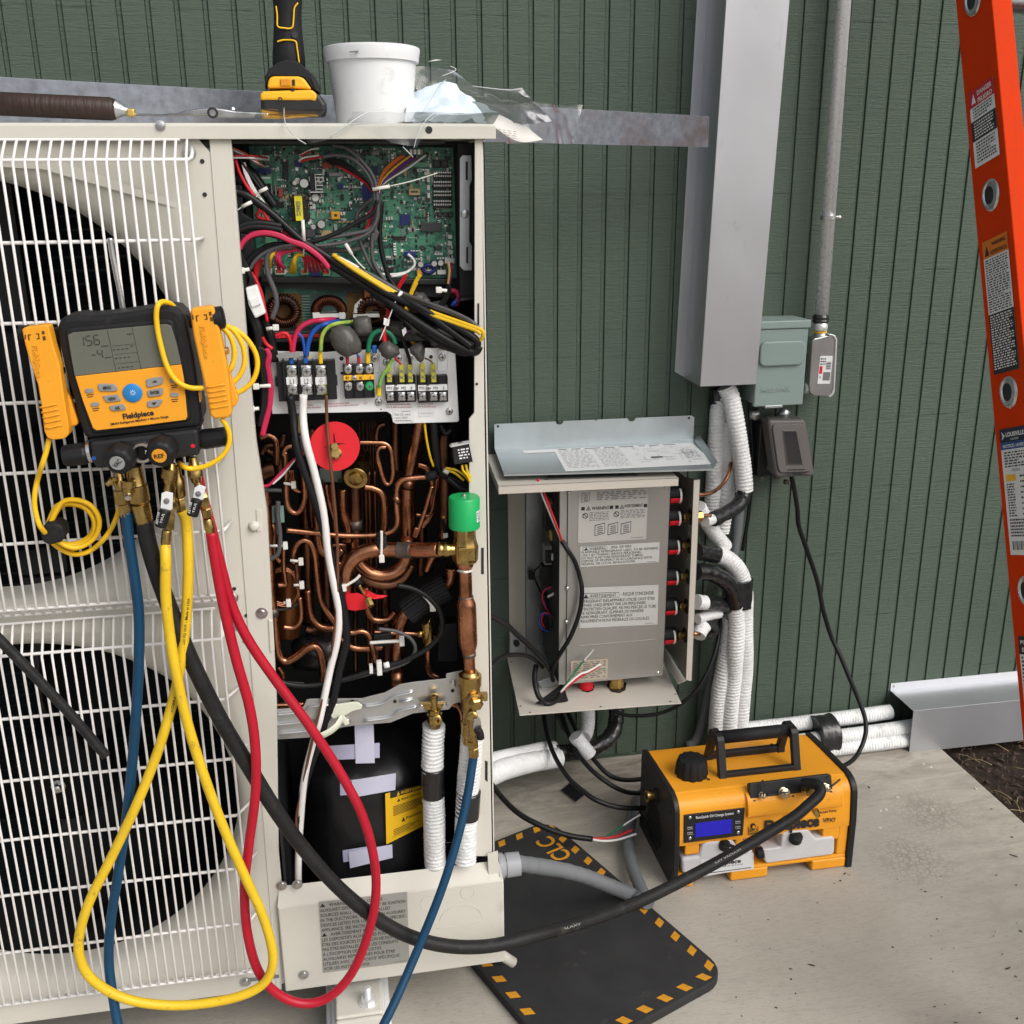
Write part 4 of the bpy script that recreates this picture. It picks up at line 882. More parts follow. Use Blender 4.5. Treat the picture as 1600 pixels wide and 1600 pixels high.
tag(o, 'white-wrapped pipe hanging behind at left of the bundle, black tape at its top', 'insulated pipe')
tapeband([(1150, -40, .02), (1148, 20), (1147, 42)], B3, .019, parent=o, seed=4)
o = lineset([(1200, 120, .03), (1195, 250, .032), (1190, 380), (1182, 500), (1170, 590), (1160, 650)], B3, .018, seed=5)
tag(o, 'white-wrapped pipe half hidden between the two others under the duct', 'insulated pipe')
o = tube('copper_pipe', PT([(1052, 470, .16), (1090, 468, .15), (1130, 452, .13), (1170, 415, .1), (1195, 370, .08), (1205, 320, .05)], B3), .0042, M['copper'], sides=10, sub=6)
tag(o, 'thin bare copper pipe curving out of the top branch port', 'pipe')
o = lineset([(1050, 530, .13), (1090, 600, .11), (1130, 660, .09), (1180, 722, .08)], B3, .0165, seed=6)
tag(o, 'short white-wrapped pipe stub slanting down with an open cut end', 'insulated pipe')
tube('copper_pipe', PT([(1066, 573, .165), (1085, 571, .16), (1108, 570, .155)], B3), .0042, M['copper'], o)
# the lower bundle
o = lineset([(1140, 760, .10), (1190, 780, .095), (1235, 825, .09), (1262, 885, .085), (1272, 960, .08), (1272, 1080, .07), (1275, 1200), (1272, 1320, .06), (1262, 1450), (1252, 1560), (1245, 1680), (1238, 1760)], B3, .0195, seed=7)
tag(o, 'rightmost white-wrapped pipe of the lower bundle, arching out of the second port', 'insulated pipe'); pA = o
tapeband([(1042, 745, .14), (1090, 752, .12), (1142, 764, .1)], B3, .0175, parent=o, seed=8)
o = lineset([(1228, 1000, .095), (1232, 1100, .09), (1228, 1220), (1218, 1350, .08), (1205, 1480), (1196, 1600), (1185, 1760)], B3, .0195, seed=9)
tag(o, 'front white-wrapped pipe of the lower bundle, black elbow at its top', 'insulated pipe')
tapeband([(1040, 842, .15), (1085, 842, .14), (1130, 855, .13), (1180, 885, .12), (1212, 930, .11), (1224, 1005, .1)], B3, .0185, parent=o, seed=10)
o = lineset([(1205, 1060, .07), (1196, 1180, .07), (1175, 1300), (1152, 1420), (1140, 1540), (1135, 1660), (1130, 1760)], B3, .0195, seed=11)
tag(o, 'leftmost white-wrapped pipe of the lower bundle above the pump', 'insulated pipe')
lineset([(1040, 985, .15), (1060, 988, .145), (1080, 990, .14)], B3, .0165, parent=o, name='white_wrap_end', seed=12)
tapeband([(1076, 990, .14), (1120, 992, .12), (1165, 998, .1), (1200, 1010, .09)], B3, .0165, parent=o, seed=13)
lineset([(1150, 1040, .09), (1100, 1050, .11), (1045, 1068, .13)], B3, .012, parent=o, name='white_wrap_end', seed=14)
o = tapeband([(1252, 880, .09), (1250, 930, .09), (1246, 1012, .09)], B3, .030, name='tape_band', seed=15)
o.scale = (1, .72, 1); tag(o, 'wide black tape band binding the lower white pipes together', 'tape band')
o = lineset([(1078, 1100, .12), (1060, 1125, .13), (1050, 1150, .14)], B3, .0165, seed=16)
tag(o, 'short white pipe end with black taped elbow at the lowest branch port', 'insulated pipe')
tapeband([(1075, 1095, .12), (1110, 1090, .10), (1122, 1120, .09), (1100, 1155, .09)], B3, .0125, parent=o, seed=17)
tube('copper_pipe', PT([(1025, 1138, .16), (1055, 1142, .15)], B3), .0042, M['copper'], o)
# pipes passing behind the pump into the low duct
def zrow(z, Y0, Y1, x0, x1, sag, seed, lab, r=.0185):
    global _tmp
    pts = [V((lerp(x0, x1, k/6), -lerp(Y0, Y1, k/6), z-sag*sin(pi*k/6))) for k in range(7)]
    L = x1-x0; sub = int(L/6/.0017); nz = mathutils.noise
    def rf(l, a, t_):
        return 1+.04*sin(2*pi*l/.0075+1.3*nz.noise(V((l*30, seed, cos(a)))))+.05*nz.noise(V((l*14, sin(a), cos(a)+seed)))
    o = MB().tube(pts, r, sides=18, sub=sub, rf=rf).out('insulated_pipe', M['whitetape']); return tag(o, lab, 'insulated pipe')
zrow(.071, .045, .034, 1.085, 1.475, .002, 1., 'topmost white-wrapped pipe lying along the wall foot into the low duct')
zrow(.048, .088, .072, 1.085, 1.56, .004, 2., 'middle white-wrapped pipe lying along the wall foot into the low duct')
zrow(.020, .095, .085, 1.10, 1.58, .001, 3., 'lowest white-wrapped pipe lying along the wall foot into the low duct')
zrow(.019, .045, .045, 1.10, 1.56, .0, 4., 'rear white-wrapped pipe lying against the wall foot into the low duct')
mb = MB(); nz = mathutils.noise
mb.tube([(1.255, -.068, .047), (1.28, -.066, .047), (1.305, -.065, .047)], .048, sides=24, sub=8, rf=lambda l, a, t_: 1+.06*nz.noise(V((l*60, sin(a)*2, cos(a)*2))))
o = mb.out('tape_band', M['blacktape']); tag(o, 'black tape band round the white pipes lying beside the pump', 'tape band')
# the pair going left to the outdoor unit
Z5 = crop(760, 1080, 5.3333)
o = lineset([(850, 100, .06), (850, 200, .07), (848, 270, .085), (838, 330, .10), (815, 385, .12)], Z5, .0155, seed=20, pitch=.007)
tag(o, 'white-wrapped pipe dropping from the bottom of the branch box', 'insulated pipe')
o = tapeband([(1085, 150, .05), (1080, 240, .06), (1060, 330, .08), (1000, 410, .1), (930, 455, .115), (850, 490, .125), (760, 505, .135), (680, 510, .14), (590, 520, .15)], Z5, .0185, name='insulated_pipe', seed=21)
tag(o, 'black taped pipe elbow bending left under the branch box', 'insulated pipe')
o = lineset([(600, 555, .155), (500, 570, .17), (380, 590, .2), (250, 620, .25), (120, 660, .31), (0, 710, .37), (-150, 760, .44)], Z5, .022, seed=22, amp=.05)
tag(o, 'thick white-wrapped pipe running left from the elbow to the outdoor unit, in front', 'insulated pipe')
o = lineset([(560, 480, .13), (450, 490, .15), (320, 520, .18), (180, 550, .23), (60, 580, .28), (-60, 620, .34)], Z5, .0175, seed=23, amp=.05)
tag(o, 'thinner white-wrapped pipe running left from the elbow, behind the thick one', 'insulated pipe')
o = lineset([(740, 370, .16), (790, 440, .162), (860, 530, .164)], Z5, .0165, seed=24, amp=.02)
tag(o, 'white paper tape patch wrapped over the black pipe elbow', 'tape patch')
# three cables to behind the pump and one stripped cable
bcord([(478, 190, .06), (500, 330, .11), (540, 470, .18), (600, 600, .235), (690, 730, .28), (790, 820, .31), (900, 900, .335), (1040, 955, .345), (1180, 975, .345), (1320, 972, .33)], .0052, 'nearest of the three black cables sweeping from the branch box behind the pump', Z5, grp=None)
bcord([(625, 180, .05), (660, 290, .1), (710, 420, .15), (770, 530, .19), (850, 630, .22), (950, 720, .245), (1070, 800, .26), (1190, 845, .262), (1330, 850, .25)], .0052, 'middle of the three black cables sweeping from the branch box behind the pump', Z5)
bcord([(680, 180, .05), (730, 290, .09), (790, 410, .13), (860, 520, .16), (930, 610, .185), (1010, 690, .205), (1100, 732, .21), (1200, 740, .205), (1330, 728, .19)], .0052, 'farthest of the three black cables sweeping from the branch box behind the pump', Z5)
o = MB().prism([gz(*Z5(*q), .004) for q in ((625, 825), (720, 750), (840, 850), (745, 922))], (0, 0, .002)).out('tape_flag', M['blacktape'], None, .0006)
tag(o, 'square black tape flag stuck on the nearest sweeping cable', 'tape flag')
o = MB().prism(PT([(600, 185), (640, 180), (655, 280), (700, 330), (690, 390), (620, 310), (598, 240)], Z5, .05), (0, .02, 0)).out('cable_guard', M['blacktape'], None, .004)
tag(o, 'black tape bunch on the cables just under the branch box', 'tape wrap')
sc_ = thing('stripped_cable', 'black cable with stripped red, white and green ends lying on the mat', 'cable', gz(*Z5(880, 1230), 0))
tube('sheath', PT([(20, 750, .48), (100, 850, .43), (200, 960, .39), (300, 1040, .37), (420, 1105, .365), (560, 1165, .365), (720, 1210, .365), (880, 1232, .365)], Z5), .0058, M['cord'], sc_, sides=10, sub=6)
tube('wire', PT([(880, 1228, .365), (980, 1225), (1080, 1210), (1160, 1180), (1215, 1155)], Z5), .0026, M['wire_red'], sc_, sides=8)
tube('wire', PT([(880, 1236, .367), (980, 1248), (1080, 1240), (1170, 1215), (1250, 1188)], Z5), .0026, M['wire_white'], sc_, sides=8)
tube('wire', PT([(880, 1226, .363), (980, 1220), (1030, 1195), (1090, 1150), (1140, 1120)], Z5), .0022, M['wire_green'], sc_, sides=8)
tube('wire', PT([(1140, 1120, .36), (1200, 1080), (1282, 1028)], Z5), .0018, M['wire_white'], sc_, sides=8)
# ================================================================ OUTDOOR UNIT
random.seed(11)
C = crop(350, 200, 3.902); A1 = crop(380, 215, 8.889); A2 = crop(550, 215, 8.889); A3 = crop(370, 370, 8.889); A4 = crop(550, 370, 7.273)
T4 = crop(400, 430, 4.324); K3 = crop(400, 640, 3.479); L2 = crop(400, 1040, 2.857); K7 = crop(400, 640, 7.273)
unit = thing('outdoor_unit', 'cream outdoor heat pump unit with two fan grilles and its service side open', 'heat pump', (-.17, -.585, .115))
UF = -.75; CR_ = M['cream']
MB().box((-.70, -.757, 1.4000), (.3645, -.412, 1.4175)).out('top_lid', CR_, unit, .0045, 3)
MB().box((-.70, -.7585, 1.3985), (.3645, -.7565, 1.4145)).out('lid_skirt', CR_, unit, .0008)
for q in ((251, 196), (670, 203)):
    c = at(*q, .7586)
    if q[0] < 400: MB().lathe(c, (0, -1, 0), [(0, .0062), (.0012, .0062), (.0014, .0046), (.004, .0042), (.0044, .002)], 16, smooth=False).out('screw', M['screw'], unit)
    else: MB().lathe(c, (0, -1, 0), [(0, .0046), (.0004, .0046)], 16).out('screw_hole', M['print_black'], unit)
# front panel: two cells blending from a square frame down a bell mouth to the fan opening
FX, FR = -.318, .275
def fan_cell(zc, z0, z1):
    mb = MB(); n = 96; x0, x1 = -.69, .014
    rings = []
    def rect_pt(a):
        dx, dz = cos(a), sin(a); t = 1e9
        if dx > 1e-6: t = min(t, (x1-FX)/dx)
        if dx < -1e-6: t = min(t, (x0-FX)/dx)
        if dz > 1e-6: t = min(t, (z1-zc)/dz)
        if dz < -1e-6: t = min(t, (z0-zc)/dz)
        return t
    prof = [(1, 0, .750), (.55, .0, .750), (.50, 0, .7485), (.36, 0, .744), (.2, 0, .738), (.1, 0, .730), (.035, 0, .718), (0, 0, .700), (0, 0, .688)]
    for f, _, Y in prof:
        row = []
        for i in range(n):
            a = 2*pi*i/n; R_ = rect_pt(a); r = FR+(R_-FR)*f
            row.append(V((FX+cos(a)*r, -Y, zc+sin(a)*r)))
        rings.append(row)
    vs = [p for r in rings for p in r]
    fs = [(j*n+i, j*n+(i+1) % n, (j+1)*n+(i+1) % n, (j+1)*n+i) for j in range(len(rings)-1) for i in range(n)]
    mb.add(vs, fs, True)
    mb.out('fan_shroud', CR_, unit)
fan_cell(1.085, .795, 1.3985); fan_cell(.459, .1165, .790)
MB().box((-.69, -.7495, .7895), (.014, -.746, .7955)).out('panel_joint', CR_, unit)
MB().prism([V((x, -.7502, z)) for x, z in ((-.30, 1.372), (-.19, 1.365), (-.06, 1.325), (-.022, 1.312), (-.022, 1.318), (-.06, 1.333), (-.18, 1.378), (-.30, 1.384))], (0, .001, 0)).out('shroud_rib', CR_, unit)
# right-hand strip of the cabinet with the seam
MB().prism(PT([(327, 216), (357, 216), (384, 560), (396, 690), (413, 800), (428, 1090), (433, 1380), (440, 1546), (432, 1546)], ID, .7515)[:9], (0, .0015, 0)).out('corner_panel', CR_, unit, .0004)
MB().prism(PT([(357, 216), (361, 216), (388, 560), (400, 690), (417, 800), (432, 1090), (436, 1380), (433, 1380), (428, 1090), (413, 800), (396, 690), (384, 560)], ID, .7514), (0, .016, 0)).out('panel_flange', CR_, unit)
for q in ((316, 252), (320, 304), (366, 920), (382, 1002), (384, 984), (385, 962)):
    MB().lathe(at(*q, .7506), (0, -1, 0), [(0, .0028), (.0003, .0028)], 12).out('screw_hole', M['print_black'], unit)
for q in ((296, 238), (363, 934), (368, 976), (409, 958), (384, 1534)):
    MB().lathe(at(*q, .7516), (0, -1, 0), [(0, .0085), (.0008, .0085), (.001, .0055), (.0042, .005), (.0046, .0025)], 16, smooth=False).out('screw', M['screw'], unit)
MB().lathe(at(397, 822, .752), (0, -1, 0), [(0, .008), (.002, .0075), (.006, .005), (.007, .003)], 14).out('cover_peg', CR_, unit)
MB().prism(PT([(400, 796), (408, 796), (409, 830), (402, 832)], ID, .753), (0, .002, 0)).out('latch_tab', CR_, unit, .0006)
MB().prism(PT([(419, 968), (426, 970), (429, 1016), (422, 1020)], ID, .7535), (0, .003, 0)).out('latch_tab', CR_, unit, .001)
MB().prism(PT([(382, 1530), (436, 1523), (436, 1528), (382, 1535)], ID, .7525), (0, .0005, 0)).out('rating_strip', M['print_grey'], unit)
# grilles
def grille(ztop, z_a, z_b, zbot, hz, xw, xb, xe):
    mb = MB(); xl = -.63; xr = -.012; Yg = .786
    for z in hz: mb.tube([(xl, -Yg, z), (xb-.002, -Yg, z), (xb, -Yg+.001, z), (xe, -.752, z+.001)], .0023, sides=8, spline=False)
    for z in (ztop, zbot): mb.tube([(xl, -.757, z), (xw-.008, -.757, z)], .002, sides=8, spline=False)
    for z, s_ in ((z_a, 1), (z_b, -1)): mb.tube([(xl, -Yg, z), (xb+.002, -Yg, z), (xb+.005, -.782, z+.002*s_), (xb+.0055, -.772, z+.008*s_), (xb+.004, -.762, z+.013*s_)], .0023, sides=8, spline=False)
    g = mb.out('fan_grille', M['wire_white'], unit)
    w0 = None; x = xw
    while x > -.62:
        if w0 is None:
            w0 = MB().tube([(x, -.756, ztop), (x, -.762, ztop-.004), (x, -Yg+.004, z_a+.004), (x, -Yg-.0035, z_a-.004), (x, -Yg-.0035, (z_a+z_b)/2), (x, -Yg-.0035, z_b+.004), (x, -Yg+.004, z_b-.004), (x, -.762, zbot+.003), (x, -.756, zbot)], .00175, sides=8, spline=False).out('grille_wire', M['wire_white'], g); wx = x
        else:
            copy_part(w0, g, WL[w0.name]+V((x-wx, 0, 0)))
        x -= .0130
    return g
grille(1.3985, 1.3745, .812, .793, [1.281, 1.186, 1.088, .998, .904], -.0178, -.0170, -.0098); grille(.7815, .7475, .184, .163, [.6545, .559, .465, .374, .276], -.034, -.037, -.0185)
# fans, coil and cabinet inside
M['fan'] = mat('dark_fan_plastic', (.005, .0055, .006), .6, var=.15, spec=.06)
M['coil'] = mat('black_coil_fins', (.005, .007, .007), .6, spec=.08, var=.3, vs=30, stretch=(1, 1, 40), col2=(.012, .020, .022))
for zc, a0 in ((1.085, .5), (.459, 1.4)):
    mb = MB(); mb.lathe((FX, -.60, zc), (0, -1, 0), [(-.05, .075), (.02, .075), (.035, .055), (.04, .02), (.041, .001)], 28)
    fan = mb.out('fan_hub', M['fan'], unit)
    for k in range(3):
        b = a0+2*pi*k/3; mb = MB(); vs = []; n1, n2 = 6, 8
        for i in range(n1):
            r = lerp(.07, .262, i/(n1-1)); sw = .35*i/(n1-1)
            for j in range(n2):
                a = b-sw+lerp(-.5, .5, j/(n2-1)); vs.append(V((FX+r*cos(a), -.60+lerp(-.035, .045, j/(n2-1)), zc+r*sin(a))))
        mb.add(vs, [(i*n2+j, i*n2+j+1, (i+1)*n2+j+1, (i+1)*n2+j) for i in range(n1-1) for j in range(n2-1)], True); mb.out('fan_blade', M['fan'], fan, solid=.003)
    MB().lathe((FX, -.642, zc), (0, -1, 0), [(0, .011), (.002, .011), (.003, .007), (.012, .006), (.014, .003)], 12).out('hub_nut', M['screw'], fan)
    mb = MB().box((FX-.035, -.545, zc-.31), (FX+.035, -.535, zc+.31)); mb.out('motor_bracket', M['dark'], unit)
mb = MB(); mb.box((-.69, -.425, .118), (.02, -.418, 1.395)); mb.out('coil_panel', M['coil'], unit)
mb = MB()
for k in range(62): mb.box((-.685, -.4275, .13+.0202*k), (.015, -.4255, .1335+.0202*k))
o = mb.out('coil_fin', mat('coil_tube_row', (.008, .014, .015), .45), unit); o['kind'] = 'stuff'
MB().box((-.695, -.746, .1165), (-.690, -.415, 1.398)).out('left_side', CR_, unit)
MB().tube(PT([(172, 372, .79), (176, 400, .79), (190, 470, .79), (197, 520, .79), (200, 560, .79)]), .0035, sides=10).out('grille_hook', M['screw'], unit)
MB().box((-.69, -.716, .1172), (.017, -.415, .120)).out('fan_floor', M['dark'], unit)
MB().box((.017, -.745, .118), (.021, -.42, 1.397)).out('partition', M['dark'], unit)
MB().box((.021, -.424, .118), (.352, -.418, 1.397)).out('back_wall', M['dark'], unit)
MB().box((.021, -.748, .118), (.352, -.43, .122)).out('base_tray', M['dark'], unit)
MB().box((.021, -.745, 1.394), (.3, -.43, 1.3975)).out('top_shade_panel', M['dark'], unit)  # inner top coloured dark for the shade in the cabinet
MB().box((.3445, -.744, .30), (.3465, -.42, 1.397)).out('side_shade_panel', M['dark'], unit)  # dark sheet added for shade on the inner side, like the other inner panels
MB().box((.3475, -.747, .117), (.3495, -.415, 1.3985)).out('side_panel', CR_, unit)
po = [(742, 217), (753, 217), (757, 650), (763, 1000), (769, 1338), (737, 1338), (734, 1000), (733, 780), (733, 655), (741, 645)]
MB().prism(PT(po, ID, .7505), (0, .004, 0)).out('corner_post', CR_, unit, .0008)
for q in ([(746, 474), (749, 474), (749, 508), (746, 508)], [(752, 856), (756, 856), (756, 897), (752, 897)], [(758, 1188), (762, 1190), (762, 1222), (758, 1218)]):
    MB().add(PT(q, ID, .7512), [(0, 1, 2, 3)]).out('slot', M['print_black'], unit)
MB().lathe(at(745, 600, .751), (0, -1, 0), [(0, .002), (.0002, .002)], 10).out('screw_hole', M['print_black'], unit)
# low piping cover
cov = MB()
cl, cr2 = .0055, .3615
cov.prism([V((cl, y, z)) for y, z in ((-.7625, .1165), (-.7625, .2775), (-.757, .2775), (-.757, .1165))], (cr2-cl, 0, 0))
cov = cov.out('piping_cover', CR_, unit, .005, 3)
MB().box((cr2-.006, -.7565, .117), (cr2, -.55, .2775)).out('cover_side', CR_, unit, .002)
MB().add([V((cl, -.7615, .2772)), V((cr2-.004, -.7615, .2772)), V((cr2-.02, -.7465, .3035)), V((.009, -.7465, .3045))], [(0, 1, 2, 3)]).out('cover_flange', CR_, unit, solid=.0014)
MB().prism(PT([(762, 1335), (778, 1330), (780, 1372), (764, 1374)], ID, .757), (0, .002, 0)).out('cover_ear', CR_, unit)
MB().prism(PT([(763, 1262), (768, 1270), (776, 1335), (764, 1338)], ID, .735), (0, .02, 0)).out('dark_gusset', M['dark'], unit)
for q in (L2(115, 982), L2(185, 976), L2(213, 1380)):
    MB().lathe(at(*q, .7635 if q[1] > 1450 else .754), (0, -1, 0), [(0, .0082), (.0008, .0082), (.001, .0055), (.0042, .005), (.0046, .0025)], 16, smooth=False).out('screw', M['screw'], unit)
for c_, rx_, a0, a1 in ((at(*L2(915, 1150), .7628), .036, .15, pi*.93), (at(*L2(775, 1060), .7628), .014, 0, 2*pi), (at(*L2(945, 1012), .7628), .011, 0, 2*pi)):
    MB().tube([c_+V((cos(lerp(a0, a1, i/20))*rx_, 0, sin(lerp(a0, a1, i/20))*rx_)) for i in range(21)], .0004, sides=6, sub=1, caps=False).out('knockout_ring', CR_, unit)
MB().tube(PT([L2(805, 1175), L2(900, 1160), L2(1005, 1140)], ID, .7628), .0004, sides=6).out('knockout_ring', CR_, unit)
M['label_grey'] = mat('grey_warning_label', (.33, .325, .30), .5, .1, var=.03)
s = px_sheet((498, 1409), (636, 1393), (505, 1520), ID, .7632)
s.rect(0, 0, 1, 1, M['label_grey']); K_ = M['print_black']
rows = [('WARNING - RISK OF FIRE -', .02, .68, 1), ('AUXILIARY DEVICES WHICH MAY BE IGNITION', 0, .98, 0), ('SOURCES SHALL NOT BE INSTALLED', 0, .80, 0), ('IN THE DUCTWORK, OTHER THAN AUXILIARY', 0, .98, 0), ('DEVICES LISTED FOR USE WITH THE SPECIFIC', 0, .98, 0), ('APPLIANCE. SEE INSTRUCTIONS', 0, .70, 0), ("AVERTISSEMENT RISQUE D'INCENDIE -", .02, .88, 1), ('LES DISPOSITIFS AUXILIAIRES POUVANT', 0, .88, 0), ("ÊTRE DES SOURCES D'IGNITION NE DOIVENT", 0, .92, 0), ('PAS ÊTRE INSTALLÉS DANS LES CONDUITS', 0, .88, 0), ("À L'EXCEPTION DES DISPOSITIFS", 0, .68, 0), ('AUXILIAIRES RÉPERTORIÉS POUR ÊTRE', 0, .84, 0), ('UTILISÉS AVEC LE DISPOSITIF SPÉCIFIQUE.', 0, .90, 0), ('VOIR LES INSTRUCTIONS.', 0, .54, 0)]
for k, (b_, u, w_, tri) in enumerate(rows):
    v = .925-.0685*k
    if tri: s.poly([(.01, v), (.07, v), (.04, v+.05)], K_, 2); u = .10
    s.text(b_, .01+u, v, .045, K_, w=w_*.985-u*.3, v2=v-.004)
s.lines(.82, .02, .97, .035, 1, M['print_grey']); s.out(cov)
# front foot and its anchor bolt
mb = MB(); fz = .088
ft = thing('support_foot', 'white plastic support foot with a bolt under the outdoor unit', 'support foot', (.12, -.60, 0))
mb.box((.066, -.90, .0005), (.170, -.38, .058)); mb.out('base_block', M['white'], ft, .006, 3)
MB().box((.076, -.89, .0585), (.084, -.40, .075)).out('rim', M['white'], ft, .003); MB().box((.152, -.89, .0585), (.160, -.40, .075)).out('rim', M['white'], ft, .003)
MB().box((.085, -.885, .0585), (.151, -.765, .0645)).out('deck', M['label_white'], ft, .002)
pc = gz(575, 1548, .100)
MB().box((.083, -.812, .090), (.157, -.66, .0975)).out('unit_foot', CR_, unit, .004, 3)
MB().box((.083, -.82, .075), (.157, -.812, .0945)).out('foot_lip', CR_, unit, .003)
bc = gz(575, 1566, .098); bc = V((bc.x, bc.y, .0975))
MB().lathe(bc, (0, 0, 1), [(0, .0145), (.002, .0145)], 20).out('washer', M['zinc'], unit); MB().lathe(bc, (0, 0, 1), [(.002, .0115), (.0105, .0115)], 6, smooth=False).out('nut', M['zinc'], unit); MB().lathe(bc, (0, 0, 1), [(.0105, .0068)]+[(.011+.0015*k, .0068 if k % 2 else .0060) for k in range(12)]+[(.030, .004)], 14).out('bolt', M['zinc'], unit)
MB().prism(PT([(737, 1480), (760, 1470), (800, 1500), (803, 1508), (790, 1512), (760, 1500)], ID, .66), (0, .01, 0)).out('drain_elbow', M['dark'], unit, .003)
MB().tube([at(762, 1478, .72), at(802, 1504, .715)], .009, sides=14).out('drain_stub', CR_, unit)

# ---------------------------------------------------------------- control boards
def pcb_material():
    m = bpy.data.materials.new('circuit_board_green'); m.use_nodes = True
    n = m.node_tree.nodes; l = m.node_tree.links; b = n['Principled BSDF']; g = n.new('ShaderNodeNewGeometry')
    def rng(s, a, b_, c=0, d=1):
        r = n.new('ShaderNodeMapRange'); l.new(s, r.inputs['Value'])
        for k, v in zip(('From Min', 'From Max', 'To Min', 'To Max'), (a, b_, c, d)): r.inputs[k].default_value = v
        return r.outputs[0]
    def mix(f, a, bb):
        x = n.new('ShaderNodeMix'); x.data_type = 'RGBA'; l.new(f, x.inputs['Factor'])
        for k, v in (('A', a), ('B', bb)):
            if isinstance(v, tuple): x.inputs[k].default_value = (*v, 1)
            else: l.new(v, x.inputs[k])
        return x.outputs['Result']
    z = n.new('ShaderNodeTexNoise'); z.inputs['Scale'].default_value = 55; z.inputs['Detail'].default_value = 2; l.new(g.outputs['Position'], z.inputs['Vector'])
    c = mix(rng(z.outputs['Fac'], .49, .52), (.018, .125, .085), (.055, .225, .135))
    v = n.new('ShaderNodeTexVoronoi'); v.inputs['Scale'].default_value = 520; l.new(g.outputs['Position'], v.inputs['Vector'])
    c = mix(rng(v.outputs['Distance'], .15, .25, .6, 0), c, (.01, .05, .035))
    v2 = n.new('ShaderNodeTexVoronoi'); v2.inputs['Scale'].default_value = 300; v2.distance = 'CHEBYCHEV'; l.new(g.outputs['Position'], v2.inputs['Vector'])
    c = mix(rng(v2.outputs['Distance'], .1, .13, .5, 0), c, (.22, .38, .27))
    l.new(c, b.inputs['Base Color']); b.inputs['Roughness'].default_value = .35
    return m
M['pcb'] = pcb_material()
PCY = .665
pcb = slab('circuit_board', [(150, 95), (1400, 118), (1420, 915), (205, 905)], C, PCY, .002, M['pcb'], unit, .0004)
slab('board_frame', [(110, 70), (1530, 90), (1545, 1060), (1440, 1040), (160, 960)], C, PCY-.006, .004, M['dark'], unit)
CM = [mat('part_'+n_, c, r_, me_, var=.08) for n_, c, r_, me_ in (('black', (.012, .012, .013), .4, 0), ('dark_grey', (.05, .05, .052), .45, 0), ('grey', (.27, .27, .27), .4, .2), ('silver', (.62, .62, .6), .3, .9), ('white', (.72, .71, .66), .45, 0), ('tan', (.45, .33, .17), .5, 0), ('navy', (.012, .022, .13), .4, 0), ('brick_red', (.34, .06, .03), .45, 0), ('amber', (.66, .32, .03), .4, 0), ('lime_yellow', (.80, .72, .03), .45, 0), ('mint', (.13, .36, .22), .5, 0))]
def comp(nm, C_, x0, y0, x1, y1, h, k, par=None, Y=None, bv=.0004):
    Y = PCY if Y is None else Y; a = at(*C_(x0, y0), Y+h*.5); b_ = at(*C_(x1, y1), Y+h*.5)
    return MB().box((a.x, -Y-h, a.z), (b_.x, -Y, b_.z)).out(nm, CM[k] if isinstance(k, int) else k, par or pcb, bv)
# named parts on the board
for a in ((660, 1065, 810, 1215, .0016, 6), (945, 1500, 1010, 1565, .0014, 1), (1175, 1500, 1245, 1565, .0014, 1), (135, 655, 265, 865, .003, 6), (290, 400, 355, 515, .002, 6), (910, 840, 960, 915, .0016, 1), (1030, 830, 1085, 890, .0016, 1), (1310, 1235, 1370, 1310, .002, 1), (530, 1130, 565, 1165, .001, 0), (570, 1370, 745, 1420, .004, 0), (850, 430, 895, 480, .0015, 0), (750, 400, 800, 450, .0015, 0)): comp('chip', A2, *a)
for a in ((1335, 1350, 1390, 1405, .003, 4), (1335, 1440, 1390, 1500, .003, 4), (1005, 475, 1050, 520, .002, 4), (130, 190, 240, 235, .005, 1), (275, 190, 380, 240, .005, 2), (850, 340, 1065, 405, .005, 10)): comp('connector', A2, *a)
o = comp('connector', A2, 785, 710, 945, 800, .006, 5, bv=.0008); comp('pin_row', A2, 815, 740, 915, 765, .0065, 1, o)
o = slab('display_module', [(955, 1185), (1248, 1180), (1250, 1300), (960, 1305)], A2, PCY+.005, .005, CM[1], pcb, .0006)
for k in range(4):                                             # four banks of DIP switches
    y = 470+k*132
    o = comp('switch_bank', A2, 1125, y, 1392, y+112, .004, 0)
    for j in range(10): comp('switch_lever', A2, 1135+j*25, y+52, 1150+j*25, y+76, .0052, 4, o, bv=0)
    for j in range(10): comp('switch_pin', A2, 1135+j*25, y+4, 1148+j*25, y+26, .0042, 3, o, bv=0)
for x in (1215, 1293, 1370):
    o = comp('push_button', A2, x-36, 1035, x+36, 1105, .0025, 0); MB().lathe(at(*A2(x, 1070), PCY+.0025), (0, -1, 0), [(0, .0026), (.0015, .0026)], 14).out('button_cap', CM[1], o)
for x in (1175, 1285):
    o = comp('rotary_switch', A2, x-52, 310, x+52, 420, .004, 0); MB().lathe(at(*A2(x, 365), PCY+.004), (0, -1, 0), [(0, .0036), (.001, .0034)], 14).out('dial', CM[1], o)
MB().lathe(at(*A2(1370, 1590), PCY), (0, -1, 0), [(0, .0032), (.0006, .0032)], 16).out('mount_pad', M['label_lite'], pcb)
